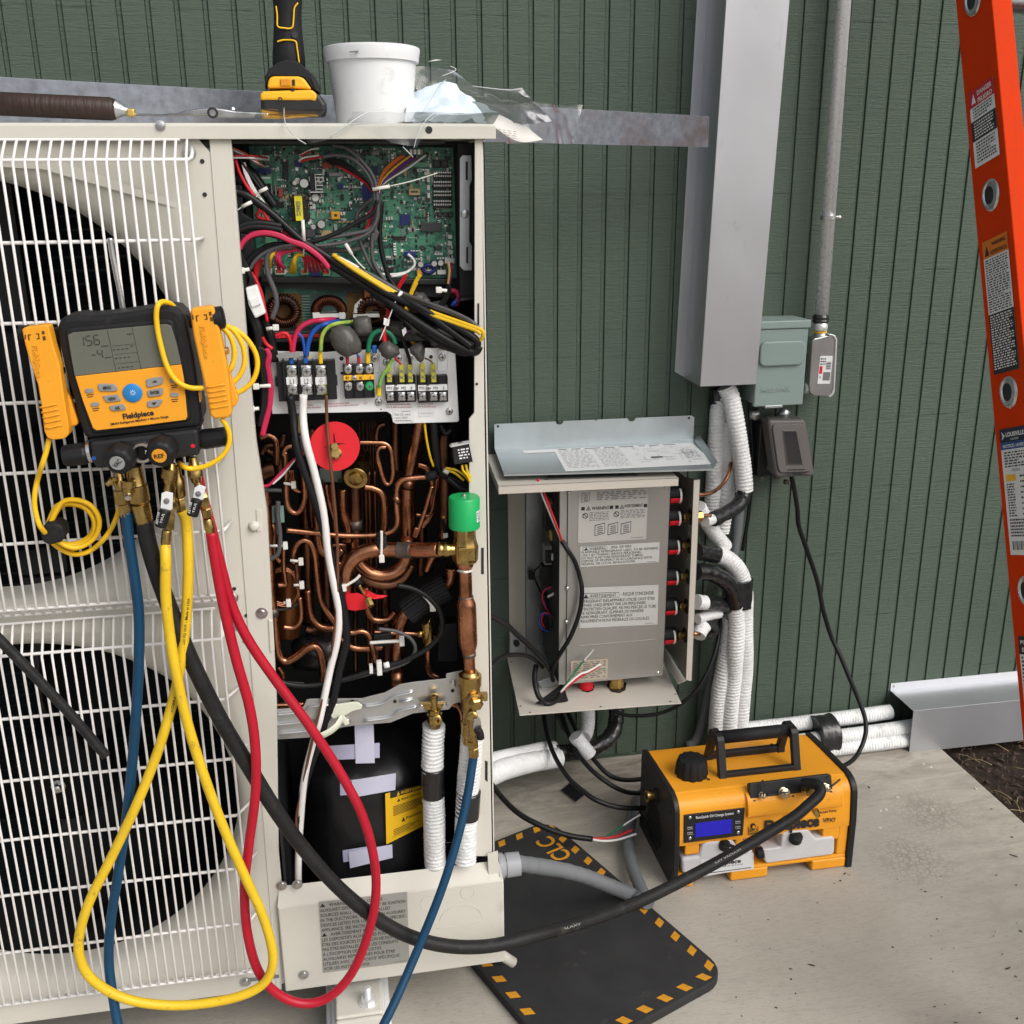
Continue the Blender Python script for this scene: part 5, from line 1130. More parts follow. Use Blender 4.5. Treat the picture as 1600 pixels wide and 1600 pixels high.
# power section
def cap(C_, x, y, r, h, body=1, top=3):
    c = at(*C_(x, y), PCY+h); c.y = -PCY
    o = MB().lathe(c, (0, -1, 0), [(0, r), (h-.0008, r), (h, r*.94), (h, r*.8)], 20).out('capacitor', CM[body], pcb)
    MB().lathe(c+V((0, -h-.0001, 0)), (0, -1, 0), [(0, r*.82), (.0003, r*.8)], 18).out('capacitor_top', CM[top], o)
cap(A1, 845, 635, .0068, .018); cap(A1, 1000, 835, .0048, .012, 4, 4); cap(A1, 1085, 1205, .0062, .014); cap(A1, 755, 600, .004, .010, 4, 4); cap(A1, 715, 630, .003, .012, 4, 4); cap(A1, 975, 1240, .004, .010)
cap(A2, 95, 1535, .0045, .010, 2, 2)
for x, y in ((780, 315), (935, 305), (1008, 298)): cap(A4, x, y, .0046, .009)
o = comp('heat_sink', A1, 920, 500, 1015, 770, .020, 0)
comp('sink_plate', A1, 990, 500, 1018, 765, .022, 3, o)
for y in (505, 550, 605, 655, 710, 750): comp('sink_fin', A1, 1010, y, 1105, y+16, .022, 3, o)
comp('sink_fin', A1, 925, 748, 1110, 766, .023, 3, o)
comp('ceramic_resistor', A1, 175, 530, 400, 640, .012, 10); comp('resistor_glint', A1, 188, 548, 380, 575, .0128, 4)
for x in (395, 452): comp('standing_resistor', A1, x-15, 650, x+15, 800, .008, 2)
slab('film_capacitor', [(490, 700), (550, 700), (552, 815), (535, 830), (500, 830), (488, 815)], A1, PCY+.009, .009, CM[7], pcb, .002)
o = comp('transformer', A1, 660, 820, 910, 1160, .018, 0, bv=.001)
slab('transformer_tape', [(702, 812), (815, 812), (838, 1155), (732, 1158)], A1, PCY+.024, .006, CM[9], o, .0006)
s = px_sheet((735, 880), (805, 880), (745, 1085), A1, PCY+.0244); s.lines(0, 0, 1, 1, 9, M['print_grey'], word=.6, fill=.55); s.out(o)
for p_ in (((650, 815), (705, 870)), ((650, 970), (705, 970)), ((685, 1135), (720, 1108)), ((840, 875), (905, 830)), ((835, 970), (880, 970)), ((905, 900), (905, 1000))): MB().tube(PT(p_, A1, PCY+.0195), .0004, sides=5, spline=False).out('lead_wire', M['copper'], o)
comp('terminal_coil', A1, 1215, 1025, 1350, 1135, .012, 8, bv=.0015); comp('coil_core', A1, 1262, 1062, 1305, 1095, .0125, 0)
comp('terminal_coil', A1, 1315, 640, 1385, 705, .008, 6); comp('regulator', A1, 1350, 790, 1400, 870, .004, 0); comp('chip', A1, 1190, 485, 1388, 535, .006, 2)
comp('optocoupler', A1, 465, 890, 565, 970, .004, 0); comp('small_relay', A1, 870, 1270, 1000, 1380, .010, 1)
for x in range(4): comp('chip', A1, 540, 340+x*62, 630, 395+x*62, .003, 0)
comp('connector', A1, 160, 430, 385, 495, .008, 6); comp('connector', A1, 710, 320, 820, 405, .008, 6); comp('connector', A1, 705, 175, 810, 228, .006, 1); comp('connector', A1, 120, 250, 362, 318, .008, 4); comp('film_capacitor', A1, 1105, 345, 1235, 430, .010, 7); comp('connector', A1, 940, 1010, 1000, 1130, .003, 10); comp('connector', A1, 1080, 1290, 1230, 1370, .002, 5)
comp('shield_strip', A1, 70, 75, 600, 105, .003, 1)
o = comp('connector', A4, 598, 168, 720, 228, .008, 6, bv=.0008); comp('connector', A4, 735, 378, 800, 425, .006, 8); comp('connector', A4, 1052, 250, 1155, 300, .006, 4); comp('connector', A4, 968, 378, 1068, 425, .006, 4); comp('connector', A4, 845, 375, 950, 428, .006, 4)
MB().tube([at(*A4(870+66*cos(a), 365+45*sin(a)), PCY+.006) for a in [2*pi*i/16 for i in range(17)]], .0028, sides=8, sub=1).out('choke_coil', CM[6], pcb)
comp('chip', A4, 395, 262, 460, 312, .002, 0); comp('chip', A4, 400, 345, 475, 398, .002, 0)
for a, k in (((375, 430, 490, 512), 4), ((528, 440, 680, 520), 4), ((880, 440, 990, 525), 10), ((1030, 470, 1160, 545), 6), ((1190, 450, 1300, 540), 10)):
    o = comp('plug_housing', A3, *a, .010, k, Y=PCY-.002, bv=.0008); comp('plug_well', A3, a[0]+14, a[1]+10, a[2]-14, a[3]-20, .0104, 7 if k in (4, 10) else 6, o, Y=PCY-.002)
# the fine crowd of small parts and the copper tracks
mbs = MB(); mtr = MB()
c00, c10, c11, c01 = [at(*C(*q), PCY) for q in ((165, 105), (1395, 128), (1410, 905), (215, 895))]
def bp_(u, v): return lerp(lerp(c00, c10, u), lerp(c01, c11, u), v)
for k in range(1500):
    p = bp_(random.random(), random.random()); w = random.choice((.0006, .0008, .0012, .0012, .0018)); h_ = w*random.choice((.45, .6, 1, 1.8)); d = .0008+random.random()*.001
    if random.random() < .35:
        n_ = random.randint(2, 5); vert = random.random() < .5
    else: n_ = 1; vert = False
    mi = random.choice((0, 0, 0, 0, 1, 1, 2, 2, 3, 4, 4, 5))
    for j in range(n_):
        q = p+(V((0, 0, -j*h_*3.2)) if vert else V((j*w*3, 0, 0)))
        if not (c01.x+.004 < q.x < c11.x-.002 and q.z > c01.z+.002): continue
        mbs.box((q.x-w, -PCY-d, q.z-h_), (q.x+w, -PCY, q.z+h_), mi)
o = mbs.out('board_components', CM, pcb); o['kind'] = 'stuff'
for k in range(150):
    p = bp_(random.random()*.92+.02, random.random()*.92+.02); n_ = random.randint(1, 5); L_ = random.uniform(.005, .022); sg = random.choice((-1, 1)); ver = random.random() < .5; w = .00022
    for j in range(n_):
        o_ = j*.0011
        pts = [(o_, 0), (o_, L_), (o_+sg*L_*.35, L_*1.35), (o_+sg*L_*.35, L_*1.9)] if ver else [(0, o_), (L_, o_), (L_*1.35, o_+sg*L_*.35), (L_*1.9, o_+sg*L_*.35)]
        for (xa, za), (xb, zb2) in zip(pts, pts[1:]):
            a = p+V((xa, -.0003, -za)); b_ = p+V((xb, -.0003, -zb2))
            if not all(c01.x+.003 < q.x < c11.x-.002 and c11.z+.002 < q.z < c00.z-.002 for q in (a, b_)): continue
            t_ = (b_-a).normalized(); s_ = V((t_.z, 0, -t_.x))*w; mtr.add([a-s_, b_-s_, b_+s_, a+s_], [(0, 1, 2, 3)])
o = mtr.out('board_tracks', mat('light_green_track', (.11, .36, .22), .4), pcb); o['kind'] = 'stuff'
# right-hand hinge plate
br = slab('hinge_plate', [(1438, 185), (1455, 165), (1508, 168), (1512, 315), (1498, 350), (1496, 690), (1512, 720), (1512, 868), (1462, 868), (1438, 842)], C, .712, .0016, M['galv'], unit, .0003)
for q in ([(1473, 205), (1487, 205), (1487, 318), (1473, 318)], [(1477, 725), (1489, 725), (1489, 825), (1477, 825)]): MB().add(PT(q, C, .7124), [(0, 1, 2, 3)]).out('slot', M['print_black'], br)
MB().lathe(at(*C(1468, 522), .712), (0, -1, 0), [(0, .0056), (.001, .0056), (.004, .0046), (.0045, .002)], 16, smooth=False).out('screw', M['screw'], br)
slab('inner_channel', [(1424, 95), (1530, 95), (1545, 1045), (1440, 1045)], C, .700, .004, M['dark'], unit, .001)
slab('inner_lip', [(1440, 1040), (1520, 1030), (1520, 1048), (1440, 1058)], C, .72, .02, M['dark'], unit, .001)
M['slate'] = mat('slate_plastic', (.045, .047, .05), .4, var=.08)
slab('side_bracket', [(60, 335), (110, 345), (115, 520), (185, 560), (190, 640), (60, 640)], C, .69, .01, M['slate'], unit, .002)
slab('side_bracket', [(95, 640), (180, 650), (200, 900), (110, 930)], C, .688, .01, M['slate'], unit, .002)
MB().lathe(at(*C(92, 310), .692), (0, -1, 0), [(0, .006), (.002, .006), (.002, .004), (.006, .0035)], 14).out('board_post', M['dark'], unit)
# filter board with coils
LPY = .645
fb = slab('filter_board', [(250, 935), (905, 945), (910, 1245), (255, 1240)], C, LPY, .002, M['pcb'], unit)
slab('filter_patch', [(525, 1010), (745, 1010), (750, 1160), (530, 1160)], C, LPY+.0008, .0008, mat('grey_green_patch', (.08, .15, .14), .5), fb)
slab('filter_patch', [(745, 960), (905, 960), (905, 1160), (750, 1160)], C, LPY+.0006, .0006, mat('amber_board', (.21, .11, .025), .5), fb)
slab('filter_patch', [(270, 1000), (475, 1010), (480, 1230), (280, 1230)], C, LPY+.0006, .0006, mat('amber_board', (.21, .11, .025), .5), fb)
slab('cable_tray', [(230, 1240), (1400, 1230), (1400, 1300), (240, 1310)], C, .70, .05, M['dark'], unit, .002)
slab('upper_gutter', [(220, 905), (1400, 920), (1400, 960), (225, 945)], C, .675, .02, M['dark'], unit, .002)
M['coil_wire'] = mat('enamelled_copper', (.12, .04, .022), .25, .9, var=.2)
def toroid(cx_, cy_, R_, r, turns, tilt, Y, a0=0, a1=2*pi):
    c = at(*C(cx_, cy_), Y); ex = V((1, 0, 0)); ey = V((0, -sin(tilt), cos(tilt))); ez = ex.cross(ey)
    core = MB().tube([c+ex*R_*cos(a)+ey*R_*sin(a) for a in [lerp(a0, a1, i/30) for i in range(31)]], r*.82, sides=10, sub=1).out('toroid_core', M['dark'], fb)
    pts = []
    N_ = turns*9
    for i in range(N_+1):
        a = lerp(a0, a1, i/N_); w = 2*pi*turns*i/N_; rad = R_+r*cos(w); pts.append(c+(ex*cos(a)+ey*sin(a))*rad+ez*r*sin(w))
    MB().tube(pts, .0011, sides=5, sub=1, spline=False).out('winding', M['coil_wire'], core)
    return core
toroid(362, 1118, .0175, .0072, 34, .15, LPY+.016)
toroid(640, 1112, .0175, .0070, 30, .55, LPY+.022, -.05, pi+.05)
toroid(905, 1120, .0170, .0070, 30, .45, LPY+.022)
comp('coil_strap', C, 540, 1128, 740, 1147, .030, 4, fb, LPY); comp('coil_clamp', C, 540, 1118, 585, 1156, .031, 4, fb, LPY); comp('coil_clamp', C, 700, 1118, 738, 1156, .031, 4, fb, LPY)
comp('coil_strap', C, 785, 1130, 945, 1146, .030, 4, fb, LPY); slab('coil_clamp', [(790, 1130), (795, 1080), (835, 1040), (850, 1060), (815, 1100), (812, 1132)], C, LPY+.03, .004, CM[4], fb, .001)
for k in range(5): tube('coil_lead', PT([(860+k*9, 960, LPY+.02), (862+k*11, 1030), (885+k*8, 1085), (915+k*5, 1100), (940, 1075), (960, 1020)], C), .0016, mat('bronze_wire', (.26, .10, .05), .4, .3), fb, sides=7)
comp('part_mark', C, 775, 955, 815, 1003, .001, 0, fb, LPY)
mb = MB()
for i in range(10):
    for j in range(12):
        q = at(*C(478+i*6.2, 1025+j*17), LPY+.0005); mb.add([q+V((dx*.0005, 0, dz*.0005)) for dx, dz in ((-1, -1), (1, -1), (1, 1), (-1, 1))], [(0, 1, 2, 3)])
o = mb.out('solder_pads', M['label_lite'], fb); o['kind'] = 'stuff'

# ---------------------------------------------------------------- terminal plate
TY = .706
tp = slab('terminal_plate', [(95, 512), (470, 520), (560, 512), (840, 500), (1345, 488), (1372, 982), (1362, 992), (945, 1004), (925, 992), (912, 940), (885, 922), (110, 938)], T4, TY, .0018, M['term'], unit, .0006)
def tb(nm, x0, y0, x1, y1, d0, d1, k, par, bv=.0005):
    a = at(*T4(x0, y0), TY+d1); b_ = at(*T4(x1, y1), TY+d1)
    return MB().box((a.x, -TY-d1, a.z), (b_.x, -TY-d0, b_.z)).out(nm, CM[k] if isinstance(k, int) else k, par, bv)
def tscrew(x, y, r, d, par, m_='screw'):
    c = at(*T4(x, y), TY+d); o = MB().lathe(c, (0, -1, 0), [(-.003, r*1.15), (0, r*1.15), (.0005, r), (.0022, r*.92), (.0026, r*.6)], 16).out('terminal_screw', M[m_], par)
    s = Sheet(c+V((-r, -.0028, r)), c+V((r, -.0028, r)), c+V((-r, -.0028, -r))); s.rect(.2, .42, .8, .58, M['print_grey']); s.rect(.42, .2, .58, .8, M['print_grey']); s.out(o)
# main power block
o = tb('power_block', 135, 588, 550, 838, 0, .014, 0, tp)
tb('block_ear', 128, 690, 200, 750, 0, .010, 0, o); tb('block_ear', 490, 680, 552, 745, 0, .010, 0, o); tscrew(155, 717, .0028, .010, o); tscrew(527, 712, .0028, .010, o)
for x0, x1, t_ in ((205, 280, 'L1'), (302, 380, 'L2'), (402, 478, '')):
    tb('contact_plate', x0, 612, x1, 690, 0, .0165, 3, o); tb('contact_plate', x0+4, 735, x1+4, 806, 0, .0165, 3, o)
    tscrew((x0+x1)/2, 650, .0068, .0165, o); tscrew((x0+x1)/2+5, 772, .0068, .0165, o, 'screw')
    tb('name_tag', x0-3, 690, x1+3, 738, .0165, .0172, M['label_white'], o)
    s = px_sheet((x0, 690), (x1, 690), (x0, 738), T4, TY+.0173)
    if t_: s.text(t_, .32, .12, .72, M['print_black'], w=.36)
    else:
        s.poly([(.5+.15*cos(k*pi/10), .5+.36*sin(k*pi/10)) for k in range(20)], M['print_grey']); s.poly([(.5+.125*cos(k*pi/10), .5+.30*sin(k*pi/10)) for k in range(20)], M['label_white'], 2)
        s.rect(.485, .4, .515, .76, M['print_grey'], 3); s.rect(.41, .42, .59, .48, M['print_grey'], 3)
    s.out(o)
for x in (190, 290, 390, 485): tb('divider', x-5, 575, x+5, 832, 0, .021, 0, o)
s = px_sheet((420, 738), (482, 738), (420, 806), T4, TY+.0168); s.out(o)
tb('earth_plate', 425, 736, 484, 806, .0165, .0170, mat('olive_terminal', (.32, .32, .03), .35, .6), o); 
# branch power block
o = tb('signal_block', 590, 608, 800, 828, 0, .012, 0, tp)
for x in (595, 662, 730, 796): tb('divider', x-4, 604, x+4, 826, 0, .016, 0, o)
tb('name_tag', 590, 680, 798, 704, .012, .0164, M['print_yellow'], o, .0002); tscrew(664, 694, .0035, .0165, o)
s = px_sheet((590, 680), (798, 680), (590, 704), T4, TY+.0166); s.text('B1', .08, .15, .7, M['print_black'], w=.1, bold=.02); s.text('B2', .52, .15, .7, M['print_black'], w=.1, bold=.02); s.text('G', .85, .15, .7, M['print_black'], w=.05, bold=.02); s.out(o)
for x in (622, 700, 766): tscrew(x, 634, .0056, .0125, o); 
for x, m_ in ((624, 'screw'), (704, 'screw'), (768, 'green')): tscrew(x, 750, .0056, .0125, o, m_)
# control blocks
for x0, labs in ((875, ('M1', 'M2', 'S')), (1092, ('M1', 'M2', 'S'))):
    o = tb('control_block', x0, 682, x0+206, 856, 0, .011, 0, tp)
    tb('name_tag', x0+2, 746, x0+202, 776, .011, .0154, M['label_white'], o, .0002); tscrew(x0+72, 760, .0034, .0155, o)
    s = px_sheet((x0+2, 746), (x0+202, 746), (x0+2, 776), T4, TY+.0156)
    for u, t_ in zip((.05, .53, .84), labs): s.text(t_, u, .18, .64, M['print_black'], w=.15 if len(t_) > 1 else .06)
    s.out(o)
    for x in (32, 110, 172): tb('contact_plate', x0+x-26, 792, x0+x+26, 846, 0, .0125, 3, o); tscrew(x0+x, 818, .0050, .0125, o)
    for x in (2, 66, 142, 204): tb('divider', x0+x-3, 678, x0+x+3, 852, 0, .0150, 0, o)
M['lug'] = mat('clear_yellow_sleeve', (.50, .46, .05), .2, var=.1, coat=.5)
for x, y0 in ((900, 622), (985, 605), (1042, 605), (1126, 598), (1200, 600)):
    o = tb('sleeved_lug', x-20, y0, x+20, 724, .006, .0135, M['lug'], tp, .0012); s = px_sheet((x-20, y0), (x+20, y0), (x-20, 724), T4, TY+.0138)
    for v in (.15, .5): s.poly([(.1, v), (.9, v+.22), (.9, v+.27), (.1, v+.05)], M['print_grey']); s.poly([(.9, v), (.1, v+.22), (.1, v+.27), (.9, v+.05)], M['print_grey'])
    s.out(o)
o = tb('spade', 1250, 678, 1280, 728, .006, .010, 3, tp)
for x, y in ((803, 562), (882, 586), (962, 560), (1037, 562), (1258, 553), (828, 858), (1306, 920)): tscrew(x, y, .0046, .001, tp)
for x, y, r in ((578, 563, .003), (1182, 552, .0026), (845, 906, .001), (580, 662, .002)):
    MB().lathe(at(*T4(x, y), TY+.0003), (0, -1, 0), [(0, r), (.0002, r)], 14).out('plate_hole', M['print_black'], tp)
for x0, y0, x1, y1 in ((760, 530, 836, 655), (935, 530, 1000, 655), (1225, 505, 1295, 645)):
    r = rrect((x0+x1)/2, (y0+y1)/2, x1-x0, y1-y0, 14, 3); MB().tube(PT(r+[r[0]], T4, TY+.0002), .0006, sides=6, sub=1, spline=False, caps=False).out('pressed_rim', M['zinc'], tp)
for x, k, y0, y1 in ((238, 'blue', 560, 602), (334, 'blue', 545, 598), (350, 'yellow', 512, 560), (436, 'yellow', 512, 602), (618, 'red', 552, 608), (694, 'red', 545, 602), (757, 'yellow', 518, 600), (800, 'blue', 475, 528), (830, 'yellow', 748, 822)):
    m_ = {'blue': mat('blue_sleeve', (.012, .10, .38), .4), 'yellow': mat('yellow_sleeve', (.72, .48, .01), .4), 'red': mat('red_sleeve', (.40, .02, .03), .4)}[k]
    w = 18 if k != 'red' else 13
    tb('crimp_sleeve', x-w, y0, x+w, y1, .008, .016, m_, tp, .002)
slab('flag_terminal', [(135, 545), (160, 525), (290, 522), (325, 542), (290, 556), (150, 565)], T4, TY+.020, .003, CM[2], tp, .0006)
s = px_sheet((255, 862), (760, 835), (260, 905), T4, TY+.0004); M['print_pinkred'] = mat('faded_red_print', (.38, .05, .06), .6, var=0)
s.text('For the power supply', .01, .42, .3, M['print_pinkred'], w=.24); s.text('Pour alimentation electrique', .01, .02, .3, M['print_pinkred'], w=.34); s.text('For the branch box power supply', .40, .44, .3, M['print_pinkred'], w=.34); s.text("Pour l'alimentation du boitier de derivation", .40, .06, .3, M['print_pinkred'], w=.46); s.rect(.95, .35, .953, 1, M['print_pinkred']); s.rect(.92, .33, .985, .37, M['print_pinkred']); s.rect(.935, .2, .97, .24, M['print_pinkred']); s.out(tp)
s = px_sheet((882, 860), (1230, 858), (882, 898), T4, TY+.0004); s.text('For the communication cable', 0, .55, .32, M['print_pinkred'], w=.46); s.text('Pour le câble de communication', 0, .05, .32, M['print_pinkred'], w=.49); s.text('For central control', .6, .6, .32, M['print_pinkred'], w=.3); s.text('Pour le contrôle central', .6, .1, .32, M['print_pinkred'], w=.36); s.out(tp)
s = px_sheet((920, 912), (1065, 910), (925, 992), T4, TY+.0005); s.rect(0, 0, 1, 1, M['label_white']); s.text('Use UL wire', .08, .55, .2, M['print_grey'], w=.75); s.text('rated 300V', .08, .28, .18, M['print_grey'], w=.62); s.lines(.08, .04, .85, .2, 1, M['print_grey']); s.lines(.4, .85, .85, .95, 1, M['print_grey']); s.out(tp)
s = px_sheet((1100, 912), (1205, 910), (1100, 955), T4, TY+.0005); s.rect(0, 0, 1, 1, M['label_white']); s.lines(.1, .3, .9, .7, 1, M['label_lite']); s.out(tp)

# taped joints
M['greytape'] = mat('grey_vinyl_tape', (.075, .072, .066), .42, var=.15, vs=20, bump=.3, bs=60)
def blob(C_, outline, Y, d, seed, nm='taped_joint', m_='greytape'):
    P_ = PT(outline, C_, Y); cx_ = sum((p.x for p in P_))/len(P_); cz_ = sum((p.z for p in P_))/len(P_); n = len(P_); mb = MB(); vs = []; rows = 7; nz = mathutils.noise
    Q = []
    for i in range(n):
        for k in range(3): Q.append(lerp(P_[i], P_[(i+1) % n], k/3))
    m_n = len(Q)
    for j in range(rows):
        t_ = j/(rows-1); sc = sin(pi*min(1, .5+t_*.5)) if 0 else cos(t_*pi/2)
        for q in Q:
            p = V((cx_+(q.x-cx_)*max(sc, .02), -Y-d*sin(t_*pi/2), cz_+(q.z-cz_)*max(sc, .02))); e = nz.noise(p*90+V((seed, 0, 0)))*.0022+nz.noise(p*260)*.0008
            vs.append(p+V((e, -e, e*.6)))
    mb.add(vs, [(j*m_n+i, j*m_n+(i+1) % m_n, (j+1)*m_n+(i+1) % m_n, (j+1)*m_n+i) for j in range(rows-1) for i in range(m_n)], True)
    return mb.out(nm, M[m_], unit)
blob(T4, [(490, 410), (510, 360), (560, 338), (630, 345), (680, 390), (708, 460), (710, 515), (690, 530), (640, 545), (610, 560), (560, 530), (510, 470)], .727, .014, 1)
blob(T4, [(652, 295), (690, 275), (750, 272), (780, 290), (786, 385), (770, 408), (680, 412), (655, 395)], .712, .014, 2)
blob(T4, [(830, 480), (850, 455), (900, 440), (960, 480), (978, 525), (940, 555), (895, 568), (850, 545), (832, 515)], .729, .012, 3)
blob(T4, [(1032, 490), (1075, 460), (1120, 445), (1140, 490), (1135, 560), (1118, 590), (1085, 575), (1050, 530)], .729, .012, 4)
blob(T4, [(870, 340), (920, 305), (990, 310), (1005, 380), (990, 420), (900, 400)], .700, .012, 5)
blob(T4, [(1150, 390), (1230, 360), (1330, 400), (1350, 470), (1280, 490), (1180, 480)], .702, .014, 6)
blob(T4, [(1080, 110), (1130, 118), (1180, 165), (1150, 240), (1060, 260), (1020, 220)], .69, .01, 7)
blob(T4, [(1190, 180), (1250, 170), (1300, 200), (1310, 260), (1220, 250)], .69, .01, 8)
blob(T4, [(1000, 330), (1080, 290), (1130, 330), (1140, 400), (1040, 410)], .695, .01, 9)

# ---------------------------------------------------------------- wiring (a table: crop, depth, radius, colour, points)
def W(C_, Y, r, k, pts, n=1, sp=(5, 2), nm='wire', **kw):
    m_ = M.get('wire_'+k) or M[k]
    for j in range(n):
        e = random.uniform(-1.5, 1.5)
        pp = [(p[0]+j*sp[0]+e*(i % 2), p[1]+j*sp[1]+e*((i+1) % 2))+tuple(p[2:]) for i, p in enumerate(pts)]
        tube(nm, PT(pp, C_, Y), r, m_, unit, sides=8, sub=5, **kw)
# big black bundles crossing the board
W(C, .715, .0052, 'cord', [(-20, 350, .735), (55, 385, .725), (140, 410), (240, 480), (320, 545), (400, 620), (480, 690), (560, 740), (700, 830), (850, 920), (1000, 1010, .73), (1200, 1110, .745), (1400, 1250, .762), (1510, 1335, .77)])
W(C, .712, .0062, 'cord', [(130, 235, .70), (190, 300), (250, 390), (312, 480)])
W(C, .72, .0058, 'cord', [(470, 700), (600, 800), (760, 900), (920, 1000), (1100, 1130, .74), (1300, 1260, .755), (1470, 1350, .765), (1530, 1365, .768), (1555, 1330, .77)])
W(C, .722, .0048, 'cord', [(520, 720), (640, 790), (800, 880), (980, 980), (1150, 1070, .742), (1330, 1170, .755), (1480, 1250, .77), (1545, 1300, .772), (1540, 1345, .768)])
W(C, .712, .005, 'cord', [(900, 1000), (1080, 1130), (1250, 1260, .735), (1380, 1340, .75), (1480, 1372, .76), (1530, 1350, .765)])
W(C, .70, .0045, 'cord', [(1000, 1080), (1120, 1200), (1280, 1310), (1400, 1350, .74)])
W(C, .73, .0028, 'yellow', [(660, 770), (790, 850), (930, 935), (1090, 1030), (1240, 1110, .748), (1400, 1170, .762), (1530, 1215, .775), (1572, 1235, .778), (1578, 1270, .776), (1555, 1300, .772)], 1)
W(C, .732, .0028, 'yellow', [(680, 785), (800, 868), (940, 955), (1085, 1045), (1240, 1128, .75), (1400, 1188, .763), (1530, 1232, .776), (1565, 1255, .778)], 1)
W(C, .725, .0026, 'grey', [(690, 780), (830, 860), (960, 930), (1100, 1010), (1250, 1070, .745), (1390, 1120, .757), (1500, 1175, .768), (1560, 1225, .772)], 2, (8, 14))
W(C, .73, .0016, 'white', [(680, 778), (760, 818), (820, 850)])
W(C, .718, .0024, 'grey', [(505, 715, .724), (620, 715), (760, 690), (880, 640), (930, 560), (935, 470), (930, 370), (900, 280), (830, 190), (740, 120), (660, 105)])
W(C, .713, .0026, 'grey', [(505, 705, .722), (640, 670), (780, 645), (880, 620), (925, 560), (920, 430), (905, 340), (860, 260), (780, 185), (690, 165), (600, 175)])
W(C, .71, .0024, 'grey', [(520, 725, .72), (700, 700), (840, 660), (915, 600), (940, 520), (925, 400), (895, 300), (860, 240), (800, 140), (720, 110)])
W(C, .722, .003, 'cord', [(505, 700, .724), (600, 675), (720, 625), (820, 570), (880, 540), (920, 500), (935, 440)])
W(C, .708, .0026, 'grey', [(520, 735), (660, 740), (790, 735), (900, 690), (930, 620)], 2, (6, 10))
W(C, .706, .003, 'grey', [(805, 590, .69), (815, 520), (870, 460), (920, 420), (935, 370)])
W(C, .714, .0034, 'cord', [(960, 450, .70), (955, 560), (950, 640), (960, 740), (985, 850), (1010, 920), (1050, 980)])
W(C, .712, .0028, 'grey', [(905, 640), (900, 720), (910, 810), (950, 890), (985, 930)], 1)
W(C, .71, .0024, 'grey', [(820, 670), (850, 750), (890, 830), (950, 900)])
W(C, .71, .0024, 'grey', [(925, 370), (945, 450), (925, 600), (905, 700)])
# upper right fan of coloured wires
for j, k in enumerate(('orange', 'orange', 'brown', 'yellow', 'purple', 'purple', 'grey', 'white')):
    W(C, .708+.001*j, .0014, k, [(1085+j*17, 165+j*2, .69), (1030+j*14, 205+j*4), (980+j*9, 255+j*6), (952+j*5, 310+j*3), (938+j*4, 370), (915+j*5, 470), (890+j*4, 540), (870+j*3, 610)] if j < 7 else [(1230, 165, .69), (1120, 245), (1010, 310), (965, 350), (945, 400)])
W(C, .712, .0018, 'pink', [(938, 380), (925, 450), (895, 510), (860, 545)]); W(C, .712, .002, 'red', [(905, 500), (890, 560), (870, 610), (820, 660), (770, 690)])
W(C, .705, .0022, 'red', [(650, 205, .685), (740, 255), (830, 310), (880, 350), (900, 390)])
for j in range(4): W(C, .702, .0016, 'cord', [(600+j*14, 170+j*14, .69), (700+j*12, 195+j*14), (800+j*10, 255+j*12), (870+j*6, 320+j*6), (905+j*4, 380)])
W(C, .695, .0013, 'white', [(455, 205), (490, 180), (580, 168)]); W(C, .695, .0014, 'red', [(465, 210), (500, 195), (600, 175)]); W(C, .695, .0013, 'white', [(475, 160), (530, 130), (580, 122)]); W(C, .695, .0014, 'red', [(470, 165), (520, 140)])
# left harness
for j, k in enumerate(('orange', 'blue', 'white', 'brown', 'grey')):
    W(C, .712, .0015, k, [(20, 118+j*3, .735), (70, 130+j*6, .725), (140, 165+j*4), (200, 205+j*4), (250, 238+j*2, .69)])
for j, k in enumerate(('red', 'grey', 'white')): W(C, .70, .0014, k, [(25, 170+j*6, .73), (110, 170+j*5), (190, 172+j*6), (262, 182+j*4, .685)])
W(C, .712, .0022, 'red', [(70, 190, .725), (90, 260), (130, 340), (180, 410), (230, 490), (275, 570)]); W(C, .705, .002, 'cord', [(90, 180, .72), (150, 270), (210, 350), (260, 420)])
for j in range(4): W(C, .712, .0013, 'white', [(110+j*5, 210, .72), (130+j*6, 290), (170+j*5, 370), (215+j*4, 430), (260+j*4, 500), (305+j*3, 570)])
W(C, .70, .0022, 'red', [(190, 440), (215, 500), (200, 540), (260, 560)])
W(C, .715, .0045, 'cord', [(40, 640, .73), (100, 600), (180, 580), (270, 585), (350, 600)], 2, (0, 22))
W(C, .722, .0027, 'pink', [(100, 730, .735), (120, 690), (170, 650), (250, 635), (330, 650), (410, 685), (490, 715), (560, 760), (610, 810), (640, 850)], 2, (-2, 9))
W(C, .718, .0027, 'pink', [(355, 625), (420, 670), (490, 720), (550, 770), (600, 820)]); W(C, .72, .0026, 'cord', [(110, 700), (180, 660), (260, 650), (350, 675), (440, 715), (500, 750)])
W(C, .718, .0028, 'yellow', [(430, 715), (370, 725), (315, 745), (285, 790), (278, 850, .70)]); W(C, .716, .0028, 'pink', [(470, 735), (400, 735), (340, 750), (320, 800), (335, 855, .70)]); W(C, .716, .0028, 'pink', [(480, 745), (420, 745), (345, 770), (340, 820), (365, 855, .70)])
W(C, .714, .0026, 'yellow', [(490, 775), (450, 775), (425, 810), (405, 880, .69)]); W(C, .713, .0026, 'yellow', [(440, 780), (430, 820), (430, 880, .69)])
for j in range(6): W(C, .705, .002, 'red' if j % 2 == 0 else 'pink', [(480+j*16, 780), (495+j*20, 815), (498+j*27, 875, .685)])
